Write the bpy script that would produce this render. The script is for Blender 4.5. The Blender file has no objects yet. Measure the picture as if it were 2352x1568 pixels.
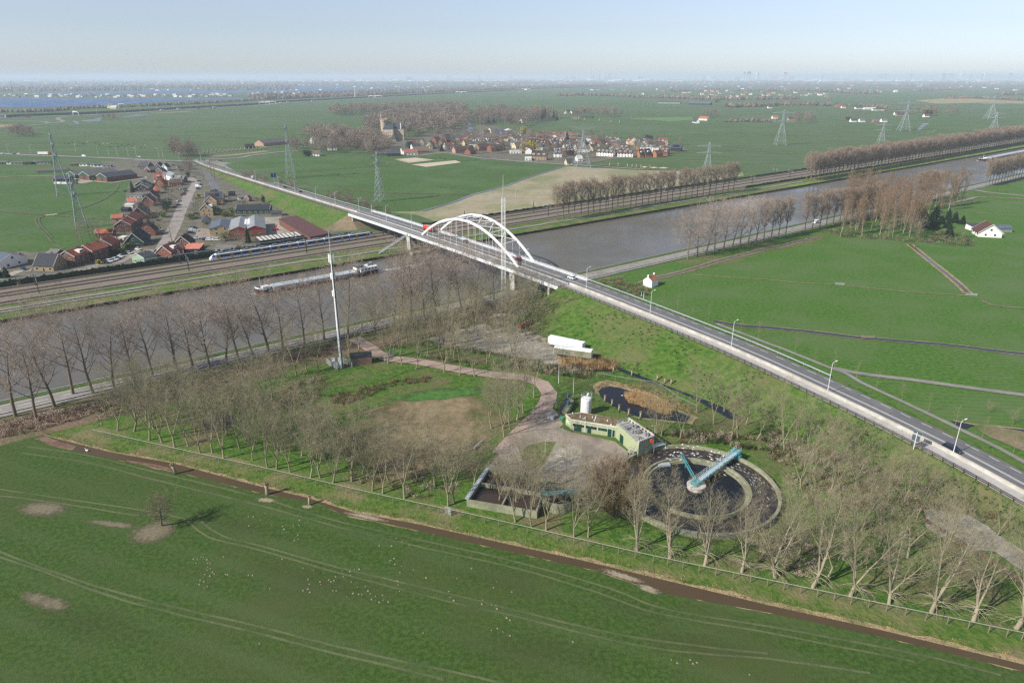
import bpy, math, random
import numpy as np
from mathutils import Vector as V
from math import cos, sin
from mathutils.geometry import tessellate_polygon
S = bpy.context.scene
COL = S.collection
H = 95.0
FPX = 1568.0                       # focal length in the 2352-wide reference grid
PITCH = math.atan((784 - 176) / FPX)
# ------------------------------------------------------------ camera, sky, sun, exposure
cam = bpy.data.cameras.new('camera'); camo = bpy.data.objects.new('camera', cam); COL.objects.link(camo)
camo.location = (0,0, H); camo.rotation_euler = (math.pi / 2 - PITCH, 0,0)
cam.sensor_width = 36; cam.lens = 36 * FPX / 2352; cam.clip_start = 1; cam.clip_end = 90000
S.camera = camo
SUN_AZ, SUN_EL = math.radians(239), math.radians(36.3)     # azimuth from +Y towards +X, where the sun stands
W = bpy.data.worlds.new('World'); S.world = W; W.use_nodes = True
nt = W.node_tree; bg = nt.nodes['Background']
sky = nt.nodes.new('ShaderNodeTexSky'); sky.sky_type = 'NISHITA'; sky.sun_disc = False
sky.sun_elevation = SUN_EL; sky.sun_rotation = SUN_AZ
sky.altitude = 0; sky.air_density = 1.0; sky.dust_density = 0.35; sky.ozone_density = 3.0
hs = nt.nodes.new('ShaderNodeHueSaturation'); hs.inputs['Saturation'].default_value = 0.5
nt.links.new(sky.outputs[0], hs.inputs['Color']); tint = nt.nodes.new('ShaderNodeMix'); tint.data_type = 'RGBA'; tint.blend_type = 'MULTIPLY'; tint.inputs['Factor'].default_value = 1; tint.inputs['B'].default_value = (.91,.985,1.14,1)
nt.links.new(hs.outputs[0], tint.inputs['A']); nt.links.new(tint.outputs['Result'], bg.inputs['Color'])
bg.inputs['Strength'].default_value = 0.092
sl = bpy.data.lights.new('sun', 'SUN'); sl.energy = 5.0; sl.angle = math.radians(0.53); sl.color = (1.0,0.93,0.83)
so = bpy.data.objects.new('sun', sl); COL.objects.link(so)
sd = V((sin(SUN_AZ) * cos(SUN_EL), cos(SUN_AZ) * cos(SUN_EL), sin(SUN_EL)))
so.rotation_euler = sd.to_track_quat('Z', 'Y').to_euler()
S.view_settings.view_transform = 'Standard'; S.view_settings.look = 'None'
S.view_settings.exposure = 0.38; S.view_settings.gamma = 1.0
S.cycles.use_denoising = False
S.cycles.max_bounces = 6; S.cycles.diffuse_bounces = 3; S.cycles.glossy_bounces = 3
S.cycles.transmission_bounces = 3; S.cycles.transparent_max_bounces = 8; S.cycles.volume_bounces = 1
S.cycles.pixel_filter_type = 'BLACKMAN_HARRIS'; S.cycles.filter_width = 1.4
# ------------------------------------------------------------ placing: a point of the survey grid -> a point on the land
def G(x, y, z=0.0):
 dx, dy = (x - 1176) / FPX, -(y - 784) / FPX
 d = (dx, cos(PITCH) + dy * sin(PITCH),-sin(PITCH) + dy * cos(PITCH))
 t = (z - H) / d[2]
 return V((d[0] * t, d[1] * t, z))
def GL(pts, z=0.0): return [G(p[0], p[1], z) for p in pts]
# sub-grids the survey was read in
def q(r, c):
 oy = (143.55,430.65,784.4,1176.0)[r - 1]; ox = (c - 1) * 588.0
 return lambda x, y: (ox + x / 4, oy + y / 4)
Q = {r * 10 + c: q(r, c) for r in (1,2,3,4) for c in (1,2,3,4)}
def QL(k, pts): return [Q[k](*p) for p in pts]
def gA(x, y): return (x / 6.827,321.6 + y / 6.827)
def gB(x, y): return (321.6 + x / 6.827,367.5 + y / 6.827)
def gC(x, y): return (x / 6.827,528.3 + y / 6.827)
def gD(x, y): return (344.5 + x / 5.12,229.7 + y / 5.12)
def gE(x, y): return (803.9 + x / 5.12,229.7 + y / 5.12)
def gF(x, y): return (1205.9 + x / 5.12,229.7 + y / 5.12)
# canal frame: s along the canal, t across (0 = far quay, negative towards the camera)
CO = V((-214.31,269.25,0)); CD = V((0.79174,0.61085,0)); CN = V((-0.61085,0.79174,0))
CANG = math.atan2(CD.y, CD.x)
def ST(s, t, z=0.0): return CO + CD * s + CN * t + V((0,0, z))
def toST(p): v = V((p[0], p[1], 0)) - CO; return v.dot(CD), v.dot(CN)
# ------------------------------------------------------------ materials
MATS = {}
def srgb(c):
 if isinstance(c, str):
  c = [int(c[i:i + 2], 16) / 255 for i in (1,3,5)]
 return tuple(((v / 12.92) if v <= 0.04045 else ((v + 0.055) / 1.055) ** 2.4) for v in c)
def mat(name, c1, c2=None, scale=1.0, rough=0.8, bump=0.0, metal=0.0, detail=4, c3=None, scale3=0.02, spec=0.3, coat=0, stripes=None, bscale=None, lo=.35, hi=.65, world=False):
 """noise-varied colour, optional slow third colour, optional stripes=(angle, width_m, colour, amount)"""
 if name in MATS: return MATS[name]
 m = bpy.data.materials.new(name); m.use_nodes = True; n = m.node_tree.nodes; l = m.node_tree.links
 b = n['Principled BSDF']; b.inputs['Roughness'].default_value = rough; b.inputs['Metallic'].default_value = metal
 b.inputs['Specular IOR Level'].default_value = spec
 if coat: b.inputs['Coat Weight'].default_value = coat; b.inputs['Coat Roughness'].default_value = 0.08
 c1 = tuple(c1) + (1,)
 if c2 is None: c2 = tuple(min(1, v * 0.82) for v in c1[:3])
 c2 = tuple(c2) + (1,)
 g = n.new('ShaderNodeNewGeometry') if world else n.new('ShaderNodeTexCoord'); out = g.outputs['Position'] if world else g.outputs['Object']
 nz = n.new('ShaderNodeTexNoise'); nz.inputs['Scale'].default_value = scale; nz.inputs['Detail'].default_value = detail; nz.inputs['Roughness'].default_value = .62
 l.new(out, nz.inputs['Vector'])
 r = n.new('ShaderNodeValToRGB'); r.color_ramp.elements[0].position = lo; r.color_ramp.elements[1].position = hi
 r.color_ramp.elements[0].color = c1; r.color_ramp.elements[1].color = c2
 l.new(nz.outputs['Fac'], r.inputs['Fac']); cur = r.outputs['Color']
 def mix(a, colour, fac):
  mx = n.new('ShaderNodeMix'); mx.data_type = 'RGBA'; l.new(a, mx.inputs['A']); mx.inputs['B'].default_value = tuple(colour) + (1,)
  l.new(fac, mx.inputs['Factor']); return mx.outputs['Result']
 def ramp(src, a, bb, k=1.0):
  mr = n.new('ShaderNodeMapRange'); mr.inputs['From Min'].default_value = a; mr.inputs['From Max'].default_value = bb; mr.inputs['To Max'].default_value = k
  l.new(src, mr.inputs['Value']); return mr.outputs['Result']
 if c3 is not None:
  n3 = n.new('ShaderNodeTexNoise'); n3.inputs['Scale'].default_value = scale3; n3.inputs['Detail'].default_value = 5; n3.inputs['Roughness'].default_value = .6
  l.new(out, n3.inputs['Vector']); cur = mix(cur, c3, ramp(n3.outputs['Fac'], .45,.68))
 if stripes:
  ang, wid, cc, amt = stripes
  mp = n.new('ShaderNodeMapping'); mp.inputs['Rotation'].default_value = (0,0,-ang); l.new(out, mp.inputs['Vector'])
  wv = n.new('ShaderNodeTexWave'); wv.wave_type = 'BANDS'; wv.bands_direction = 'Y'; wv.inputs['Scale'].default_value = 0.314 / wid
  wv.inputs['Distortion'].default_value = 1.2; wv.inputs['Detail'].default_value = 2; wv.inputs['Detail Scale'].default_value = .35
  l.new(mp.outputs[0], wv.inputs['Vector'])
  n4 = n.new('ShaderNodeTexNoise'); n4.inputs['Scale'].default_value = .03; l.new(out, n4.inputs['Vector'])
  mm = n.new('ShaderNodeMath'); mm.operation = 'MULTIPLY'; l.new(ramp(wv.outputs['Fac'], .55,1, amt), mm.inputs[0]); l.new(ramp(n4.outputs['Fac'], .3,.6), mm.inputs[1])
  cur = mix(cur, cc, mm.outputs[0])
 l.new(cur, b.inputs['Base Color'])
 if bump:
  bn = n.new('ShaderNodeTexNoise'); bn.inputs['Scale'].default_value = bscale or scale * 2; bn.inputs['Detail'].default_value = 5; l.new(out, bn.inputs['Vector'])
  bb = n.new('ShaderNodeBump'); bb.inputs['Strength'].default_value = 0.9; bb.inputs['Distance'].default_value = bump
  l.new(bn.outputs['Fac'], bb.inputs['Height']); l.new(bb.outputs[0], b.inputs['Normal'])
 MATS[name] = m; return m
def pm(name, hexc, rough=.6, var=.88, scale=.8, **k):
 c = srgb(hexc); return mat(name, c, tuple(v * var for v in c), scale=scale, rough=rough, **k)
# ------------------------------------------------------------ meshes
class MB:
 def __init__(s): s.v = []; s.f = []; s.m = []; s.cm = 0
 def add(s, vs, fs, mi=None):
  o = len(s.v); s.v += [tuple(p) for p in vs]; s.f += [tuple(i + o for i in f) for f in fs]; s.m += [s.cm if mi is None else mi] * len(fs); return s
 def box(s, c, d, rz=0.0, mi=None, taper=1.0):
  hx, hy, hz = d[0] / 2, d[1] / 2, d[2] / 2; ca, sa = cos(rz), sin(rz); vs = []
  for z, k in ((-hz, 1),(hz, taper)):
   for x, y in ((-hx, -hy),(hx, -hy),(hx, hy),(-hx, hy)):
    x *= k; y *= k; vs.append((c[0] + x * ca - y * sa, c[1] + x * sa + y * ca, c[2] + z))
  return s.add(vs, [(3,2,1,0),(4,5,6,7),(0,1,5,4),(1,2,6,5),(2,3,7,6),(3,0,4,7)], mi)
 def prism(s, poly, z0, z1, mi=None, cap=True):
  n = len(poly); P = [V((p[0], p[1], 0)) for p in poly]
  if sum(P[i].x * P[(i + 1) % n].y - P[(i + 1) % n].x * P[i].y for i in range(n)) < 0: P.reverse()
  a = [(p.x, p.y, z0) for p in P] + [(p.x, p.y, z1) for p in P]
  fs = [(i, (i + 1) % n, n + (i + 1) % n, n + i) for i in range(n)]
  if cap:
   for t in tessellate_polygon([P]):
    t = list(t)
    if (P[t[1]] - P[t[0]]).cross(P[t[2]] - P[t[0]]).z < 0: t.reverse()
    fs.append(tuple(i + n for i in t)); fs.append(tuple(reversed(t)))
  return s.add(a, fs, mi)
 def sheet(s, poly, z=0.0, mi=None):
  P = [V((p[0], p[1], 0)) for p in poly]; fs = []
  for t in tessellate_polygon([P]):
   t = list(t)
   if (P[t[1]] - P[t[0]]).cross(P[t[2]] - P[t[0]]).z < 0: t.reverse()
   fs.append(tuple(t))
  return s.add([(p[0], p[1], z) for p in poly], fs, mi)
 def tube(s, pts, r, n=6, mi=None, cap=True):
  pts = [V(p) for p in pts]; k = len(pts); rs = r if isinstance(r, (list, tuple)) else [r] * k; vs = []
  for i, p in enumerate(pts):
   d = (pts[min(i + 1, k - 1)] - pts[max(i - 1,0)]).normalized()
   u = d.cross(V((0,0,1)));
   if u.length < 1e-3: u = d.cross(V((1,0,0)))
   u.normalize(); w = d.cross(u)
   for j in range(n):
    a = 2 * math.pi * j / n + .3; vs.append(p + (u * cos(a) + w * sin(a)) * rs[i])
  fs = [(i * n + j, (i + 1) * n + j, (i + 1) * n + (j + 1) % n, i * n + (j + 1) % n) for i in range(k - 1) for j in range(n)]
  if cap: fs += [tuple(range(n)), tuple(range((k - 1) * n, k * n))[::-1]]
  return s.add(vs, fs, mi)
 def beam(s, a, b, w, h=None, mi=None):
  a, b = V(a), V(b); d = (b - a).normalized(); h = h or w
  u = d.cross(V((0,0,1)))
  if u.length < 1e-3: u = V((1,0,0))
  u.normalize(); v = u.cross(d); vs = []
  for p in (a, b):
   for x, y in ((-1,-1),(1,-1),(1,1),(-1,1)): vs.append(p + u * x * w / 2 + v * y * h / 2)
  return s.add(vs, [(0,1,2,3),(7,6,5,4),(0,4,5,1),(1,5,6,2),(2,6,7,3),(3,7,4,0)], mi)
 def lathe(s, prof, n=16, c=(0,0,0), mi=None):
  vs = [(c[0] + r * cos(2 * math.pi * j / n), c[1] + r * sin(2 * math.pi * j / n), c[2] + z) for r, z in prof for j in range(n)]
  fs = [(i * n + j, i * n + (j + 1) % n, (i + 1) * n + (j + 1) % n, (i + 1) * n + j) for i in range(len(prof) - 1) for j in range(n)]
  return s.add(vs, fs, mi)
 def ribbon(s, line, a, b, z=None, mi=None, zo=0.0):
  """strip between offsets a and b (left positive) of a centre line of Vectors"""
  n = len(line); vs = []
  for i, p in enumerate(line):
   d = (line[min(i + 1, n - 1)] - line[max(i - 1,0)]); d = V((d.x, d.y, 0)).normalized(); nn = V((-d.y, d.x, 0))
   for o in (a, b):
    w = p + nn * o; vs.append((w.x, w.y, (w.z if z is None else z) + zo))
  fs = [(2 * i, 2 * i + 1,2 * i + 3,2 * i + 2) if a > b else (2 * i, 2 * i + 2,2 * i + 3,2 * i + 1) for i in range(n - 1)]
  return s.add(vs, fs, mi)
 def wallrib(s, line, a, b, z0, z1, mi=None):
  """solid strip of height z0..z1 above the line, between offsets a and b"""
  n = len(line); vs = []
  for i, p in enumerate(line):
   d = (line[min(i + 1, n - 1)] - line[max(i - 1,0)]); d = V((d.x, d.y, 0)).normalized(); nn = V((-d.y, d.x, 0))
   for o, z in ((a, z0),(b, z0),(b, z1),(a, z1)):
    w = p + nn * o; vs.append((w.x, w.y, w.z + z))
  fs = [(4 * i + j, 4 * i + (j + 1) % 4,4 * i + 4 + (j + 1) % 4,4 * i + 4 + j) for i in range(n - 1) for j in range(4)]
  return s.add(vs, fs + [(0,3,2,1), tuple(4 * (n - 1) + j for j in range(4))], mi)
 def off(s, o):
  s.v = [(p[0] - o[0], p[1] - o[1], p[2] - o[2]) for p in s.v]; return s
 def build(s, name, mats, parent=None, smooth=False, world=False):
  if world and parent is not None: s.off(parent.location)
  me = bpy.data.meshes.new(name); me.from_pydata(s.v, [], s.f)
  for m in (mats if isinstance(mats, (list, tuple)) else [mats]): me.materials.append(m)
  if any(s.m): me.polygons.foreach_set('material_index', s.m)
  if smooth: me.polygons.foreach_set('use_smooth', [True] * len(me.polygons))
  me.update()
  o = bpy.data.objects.new(name, me); COL.objects.link(o)
  if parent is not None: o.parent = parent
  return o
def tag(o, label=None, cat=None, group=None, kind=None):
 if label: o['label'] = label
 if cat: o['category'] = cat
 if group: o['group'] = group
 if kind: o['kind'] = kind
 return o
def thing(name, label, cat, loc=(0,0,0), rz=0.0, group=None):
 o = bpy.data.objects.new(name, None); COL.objects.link(o); o.location = loc; o.rotation_euler = (0,0, rz); o.empty_display_size = .5
 return tag(o, label, cat, group)
def dup(root, loc, rz=0.0, label=None, group=None, sc=None):
 c = root.copy(); COL.objects.link(c); c.location = loc; c.rotation_euler = (0,0, rz)
 if sc is not None: c.scale = sc if isinstance(sc, (tuple, list)) else (sc, sc, sc)
 if label: c['label'] = label
 if group: c['group'] = group
 for ch in KIDS.get(root.name) or [k for k in root.children]:
  d = ch.copy(); COL.objects.link(d); d.parent = c
  for g in KIDS.get(ch.name) or [k for k in ch.children]:
   e = g.copy(); COL.objects.link(e); e.parent = d
 return c
KIDS = {}
def remember(root):                       # children lookup is slow in a big file: keep it
 KIDS[root.name] = list(root.children)
 for c in root.children: KIDS[c.name] = list(c.children)
 return root
ONES = 'zeroth first second third fourth fifth sixth seventh eighth ninth tenth eleventh twelfth thirteenth fourteenth fifteenth sixteenth seventeenth eighteenth nineteenth'.split()
TENS = ['', '', 'twent', 'thirt', 'fort', 'fift', 'sixt', 'sevent', 'eight', 'ninet']
def ordn(k):
 if k < 20: return ONES[k]
 if k >= 100: return 'one hundred and ' + ordn(k - 100) if k > 100 else 'hundredth'
 t, u = divmod(k, 10); return TENS[t] + ('ieth' if u == 0 else 'y-' + ONES[u])
def smooth_line(pts, step=6.0):
 """Catmull-Rom through Vectors, resampled"""
 out = []; n = len(pts)
 for i in range(n - 1):
  p0, p1, p2, p3 = pts[max(i - 1,0)], pts[i], pts[i + 1], pts[min(i + 2, n - 1)]
  k = max(1, int((p2 - p1).length / step))
  for j in range(k):
   t = j / k
   out.append(0.5 * ((2 * p1) + (p2 - p0) * t + (2 * p0 - 5 * p1 + 4 * p2 - p3) * t * t + (3 * p1 - p0 - 3 * p2 + p3) * t ** 3))
 out.append(pts[-1].copy()); return out
def struct(mb, name, m, label=None): return tag(mb.build(name, m), label, None, None, 'structure')
def proj(p):
 v = V(p) - V((0,0, H)); yc = v.y * sin(PITCH) + v.z * cos(PITCH); zc = v.y * cos(PITCH) - v.z * sin(PITCH)
 return 1176 + FPX * v.x / zc, 784 - FPX * yc / zc, zc
def inside(p, poly):
 x, y = p[0], p[1]; c = False; n = len(poly); j = n - 1
 for i in range(n):
  xi, yi, xj, yj = poly[i][0], poly[i][1], poly[j][0], poly[j][1]
  if (yi > y) != (yj > y) and x < (xj - xi) * (y - yi) / (yj - yi) + xi: c = not c
  j = i
 return c
# ============================================================ THE LAND
R = random.Random(7)
grass_dk = mat('grass_near_field', (.030,.068,.011),(.060,.102,.020), lo=.42, hi=.6, scale=1.1, rough=.9, bump=.12, bscale=3.5, c3=(.060,.082,.024), scale3=.035, world=True, spec=.15, detail=7, stripes=(math.radians(-22),9.0,(.075,.11,.04),.35))
grass_mid = mat('grass_meadow', (.038,.106,.011),(.080,.156,.024), lo=.4, hi=.62, scale=.7, rough=.9, bump=.1, bscale=2.0, c3=(.085,.135,.045), scale3=.03, world=True, spec=.15, detail=7, stripes=(math.radians(-6),2.6,(.105,.16,.05),.5))
grass_mid2 = mat('grass_meadow_west', (.040,.096,.016),(.078,.135,.030), scale=.3, rough=.9, c3=(.085,.135,.05), scale3=.02, world=True, spec=.15, detail=6, stripes=(math.radians(32),7,(.022,.058,.02),.6))
grass_far = mat('grass_polder', (.050,.098,.028),(.078,.124,.042), scale=.02, rough=.95, c3=(.085,.125,.062), scale3=.004, world=True, spec=.1, detail=8, stripes=(math.radians(-4),38,(.11,.14,.075),.5))
grass_bank = mat('grass_verge', (.050,.110,.014),(.105,.150,.030), lo=.42, hi=.6, scale=.7, rough=.9, bump=.3, bscale=1.4, c3=(.19,.16,.085), scale3=.09, world=True, spec=.15, detail=8)
grass_lush = mat('grass_lush', (.040,.100,.012),(.088,.150,.026), lo=.42, hi=.6, scale=.5, rough=.9, bump=.5, bscale=.9, c3=(.13,.125,.055), scale3=.05, world=True, spec=.15, detail=8)
wood_floor = mat('wood_floor_grass', (.042,.112,.013),(.092,.150,.028), lo=.42, hi=.6, scale=.5, rough=.95, bump=.4, bscale=1.2, c3=(.15,.12,.07), scale3=.06, world=True, spec=.1, detail=8)
litter = mat('leaf_litter', (.13,.095,.062),(.20,.155,.105), scale=.8, rough=.95, bump=.3, c3=(.07,.10,.03), scale3=.07, world=True, spec=.1, detail=8)
bare = mat('bare_soil', (.19,.145,.095),(.27,.21,.14), scale=.5, rough=.95, bump=.15, c3=(.09,.12,.04), scale3=.055, world=True, spec=.1, detail=8)
stubble = mat('stubble', (.27,.235,.16),(.36,.315,.22), scale=.2, rough=.95, c3=(.16,.19,.075), scale3=.02, world=True, spec=.1, detail=7, stripes=(math.radians(52),2.4,(.20,.20,.11),.7))
sand = mat('riding_sand', (.50,.43,.32),(.42,.36,.27), scale=.5, rough=.95, world=True)
reedm = mat('reed_ground', (.36,.28,.16),(.24,.18,.10), scale=1.2, rough=.95, bump=.3, world=True, c3=(.13,.15,.05), scale3=.15)
asphalt = mat('asphalt', (.115,.117,.122),(.14,.142,.147), scale=.6, rough=.85, world=True, c3=(.16,.16,.16), scale3=.12, stripes=(math.radians(-54),1.7,(.09,.09,.095),.6))
asphalt_lt = mat('asphalt_pale', (.20,.19,.175),(.26,.245,.225), scale=.5, rough=.9, world=True, c3=(.16,.15,.14), scale3=.05)
concrete = mat('concrete', (.52,.50,.45),(.40,.38,.34), scale=.7, rough=.85, world=True, c3=(.33,.31,.27), scale3=.18, spec=.3)
concrete_old = mat('concrete_weathered', (.30,.29,.22),(.19,.20,.13), scale=.8, rough=.9, world=True, c3=(.14,.15,.09), scale3=.3)
brickpave = mat('brick_paving', (.23,.195,.16),(.31,.265,.22), scale=1.3, rough=.9, world=True, c3=(.165,.145,.115), scale3=.12)
gravel = mat('gravel_yard', (.36,.33,.28),(.28,.255,.21), scale=.8, rough=.95, world=True, c3=(.20,.19,.14), scale3=.08)
mud = mat('ditch_mud', (.16,.085,.055),(.10,.06,.04), scale=1.0, rough=.8, world=True, c3=(.20,.15,.10), scale3=.4)
white_line = mat('road_paint', (.72,.72,.70),(.60,.60,.58), scale=3, rough=.7, world=True)
def water(name, col, bump, scale, rough=.12, spec=.5, stretch=None):
 m = mat(name, col, tuple(v * .85 for v in col), scale=.05, rough=rough, world=True, spec=spec)
 n = m.node_tree.nodes; l = m.node_tree.links; b = n['Principled BSDF']
 gw = n.new('ShaderNodeNewGeometry'); wn = n.new('ShaderNodeTexNoise'); wn.inputs['Scale'].default_value = .018; wn.inputs['Detail'].default_value = 4; l.new(gw.outputs['Position'], wn.inputs['Vector'])
 wr = n.new('ShaderNodeMapRange'); wr.inputs['From Min'].default_value = .35; wr.inputs['From Max'].default_value = .65; wr.inputs['To Min'].default_value = rough * .45; wr.inputs['To Max'].default_value = min(1, rough * 1.7); l.new(wn.outputs['Fac'], wr.inputs['Value']); l.new(wr.outputs['Result'], b.inputs['Roughness'])
 g = n.new('ShaderNodeNewGeometry'); mp = n.new('ShaderNodeMapping'); mp.inputs['Rotation'].default_value = (0,0,-CANG - .35)
 mp.inputs['Scale'].default_value = stretch or (1,1,1)
 nz = n.new('ShaderNodeTexNoise'); nz.inputs['Scale'].default_value = scale; nz.inputs['Detail'].default_value = 6; nz.inputs['Roughness'].default_value = .65
 bp = n.new('ShaderNodeBump'); bp.inputs['Strength'].default_value = 1; bp.inputs['Distance'].default_value = bump
 l.new(g.outputs['Position'], mp.inputs['Vector']); l.new(mp.outputs[0], nz.inputs['Vector']); l.new(nz.outputs['Fac'], bp.inputs['Height']); l.new(bp.outputs[0], b.inputs['Normal'])
 return m
w_canal = water('canal_water', (.118,.106,.080),.08,.4,.3,.34,(1,2.4,1))
w_ditch = water('ditch_water', (.085,.060,.034),.02,1.5,.25,.18)
w_pond = water('pond_water', (.008,.010,.014),.004,1.5,.05,.3)
w_pale = water('pale_ditch_water', (.13,.15,.17),.05,1.5,.4,.2)
w_lake = water('lake_water', (.045,.10,.22),.8,.08,.5,.1)
SF, SN = -260,2600                      # the canal from off the left edge to far right
def bank_far(s): return 0.0 + max(0, s - 300) * 0.0105 + max(0, s - 700) * .006
def bank_near(s): return -92.7 + max(0, s - 500) * 0.008
ss = [-260,-100,0,150,200,300,500,700,900,1100,1300,1600,2000,2600]
farq = [ST(s, bank_far(s)) for s in ss]; nearq = [ST(s, bank_near(s)) for s in ss]
GX = 45000
g = MB(); g.sheet(farq + [ST(2600,60), V((GX, 9000,0)), V((GX, GX, 0)), V((-GX, GX, 0)), V((-GX, 400,0)), V((-2500,0,0)), ST(-260,400)])
struct(g, 'ground', grass_far, 'green polder land north of the canal')
g = MB(); g.sheet(nearq[::-1] + [V((-900,-100,0)), V((0,-300,0)), V((GX, -300,0)), V((GX, 8999,0)), ST(2600,59)])
struct(g, 'ground', grass_mid, 'green land on the near side of the canal')
g = MB(); g.sheet([ST(-400,60), ST(-400,-150), ST(2700,-150), ST(2700,60)], -1.1)
struct(g, 'canal_water', w_canal, 'broad grey canal')
Z = [0.0]
def patch(name, pts, m, world=False, label=None, z=None):
 if z is None:
  Z[0] += .003; z = Z[0] + .02
 P = pts if world else GL(pts, z)
 b = MB(); b.sheet(P, z); return struct(b, name, m, label)
def strip(name, pts, w, m, closed=False, z=None, world=False, step=8, wig=0):
 if z is None:
  Z[0] += .003; z = Z[0] + .02
 L = pts if world else GL(pts, z)
 L = smooth_line(L, step)
 if wig:
  for i, p in enumerate(L): p.x += R.uniform(-wig, wig); p.y += R.uniform(-wig, wig)
 b = MB(); b.ribbon(L, w / 2,-w / 2, z=z); return struct(b, name, m)
def rough_poly(pts, m, name, amp=1.0, step=2.5, z=None, label=None):
 """a patch with an uneven edge"""
 L = GL(pts); out = []; n = len(L)
 for i in range(n):
  a, b = L[i], L[(i + 1) % n]; k = max(1, int((b - a).length / step))
  for j in range(k): out.append(a.lerp(b, j / k) + V((R.uniform(-amp, amp), R.uniform(-amp, amp),0)))
 return patch(name, out, m, True, label, z)
def softm(name, c1, c2, sc=1.5, edge=.45, nsc=.35, amt=1.0):
 m = mat(name, c1, c2, scale=sc, rough=.95, world=True, bump=.08); n = m.node_tree.nodes; l = m.node_tree.links; b = n['Principled BSDF']
 tc = n.new('ShaderNodeTexCoord'); ln = n.new('ShaderNodeVectorMath'); ln.operation = 'LENGTH'; l.new(tc.outputs['Object'], ln.inputs[0])
 g = n.new('ShaderNodeNewGeometry'); nz = n.new('ShaderNodeTexNoise'); nz.inputs['Scale'].default_value = nsc; nz.inputs['Detail'].default_value = 9; nz.inputs['Roughness'].default_value = .7; l.new(g.outputs['Position'], nz.inputs['Vector'])
 a = n.new('ShaderNodeMath'); a.operation = 'MULTIPLY_ADD'; l.new(nz.outputs['Fac'], a.inputs[0]); a.inputs[1].default_value = -1.5; l.new(ln.outputs['Value'], a.inputs[2])
 mr = n.new('ShaderNodeMapRange'); mr.inputs['From Min'].default_value = .18; mr.inputs['From Max'].default_value = .18 - edge * .6; mr.inputs['To Max'].default_value = amt; l.new(a.outputs[0], mr.inputs['Value']); l.new(mr.outputs['Result'], b.inputs['Alpha']); return m
def soft(name, x, y, rx, ry, m, ang=0.0, label=None):
 # worn ground with a ragged edge: centre and half axes read in the survey grid
 Z[0] += .003; z = Z[0] + .02; c = G(x, y, z); u = G(x + rx * cos(ang), y + rx * sin(ang), z) - c; v = G(x - ry * sin(ang), y + ry * cos(ang), z) - c
 b = MB(); b.sheet([(1.15 * cos(k * .19635),1.15 * sin(k * .19635)) for k in range(32)]); o = struct(b, name, m, label); o.location = c
 o.rotation_euler = (0,0, math.atan2(u.y, u.x)); o.scale = (u.length, max(.5, abs(v.dot(V((-u.y, u.x, 0)).normalized()))),1); return o
# ---- fields ----
patch('field', [(0,1005),(100,1002),(300,1058),(588,1122),(800,1178),(1176,1259),(1526,1347),(2014,1451),(2400,1545),(2500,1700),(1176,2400),(-600,1700),(-300,1010)], grass_dk, label='dark green meadow in the foreground')
patch('field', [(0,372),(310,418),(300,560),(150,585),(0,575),(-900,560),(-700,380)], grass_mid2, label='green field left of the village')
patch('field', [(545,372),(700,352),(850,356),(1290,378),(1175,440),(975,488),(905,485),(800,455),(620,398)], grass_mid2, label='green field between bridge road and village')
patch('field', QL(12, [(1240,1375),(1500,1365),(1820,1275),(2351,1110)]) + QL(13, [(500,952),(1150,990),(2120,1010),(2130,1040),(0,1370), ]) + QL(12, [(1900,1440),(1700,1480),(1480,1400)]), stubble, label='pale stubble field beside the railway')
patch('wood_floor', [(0,925),(120,900),(600,800),(1100,700),(1290,668),(1500,740),(1850,900),(2400,1180),(2400,1460),(1764,1335),(1176,1205),(588,1072),(211,990),(130,985),(0,990)], wood_floor)
# grass verge between mesh fence and ditch
patch('verge', [(100,985),(211,975),(588,1062),(1176,1196),(1764,1326),(2400,1465),(2400,1538),(2014,1444),(1764,1389),(1526,1331),(1326,1284),(1176,1251),(963,1204),(813,1176),(588,1114),(400,1064),(250,1037),(150,1015),(100,999)], grass_bank)
ditch_far = [(60,988),(100,999),(175,1018),(250,1037),(400,1064),(588,1114),(713,1144),(813,1176),(963,1203.5),(1176,1251),(1326,1283.5),(1526,1331),(1764,1388.5),(2014,1443.5),(2352,1525),(2500,1562)]
ditch_near = [(2500,1580),(2352,1541),(2014,1458.5),(1764,1406),(1526,1362),(1488,1351),(1376,1311),(1176,1267),(938,1213),(788,1181),(738,1159),(588,1129),(425,1088),(300,1062),(162,1034),(85,1007),(50,995)]
def offs(pts, d): return [(x, y + d) for x, y in pts]
rough_poly([(x, y - 3 - (y - 980) * .012) for x, y in ditch_far] + ditch_near, reedm, 'ditch_bank', .45,2)
patch('ditch', ditch_far + ditch_near, w_ditch, label='brown ditch along the foreground meadow')
patch('ditch_mud', QL(31, [(340,890),(400,862),(560,920),(700,960),(660,1000),(500,965),(420,935)]), mud)
patch('ditch_mud', QL(31, [(1150,1085),(1400,1120),(1600,1165),(1560,1180),(1400,1150),(1180,1105)]), mud)
# ditch on the left, between canal road and meadow
rough_poly([(-40,985),(0,960),(100,930),(170,915),(300,885),(300,905),(185,955),(110,985),(60,1000),(0,1017),(-40,1020)], litter, 'road_bank', .5)
patch('ditch', QL(31, [(-100,945),(0,915),(250,860),(500,800),(760,735),(1150,630),(1160,640),(800,745),(600,790),(350,870),(0,935),(-100,960)]), w_ditch)
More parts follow.
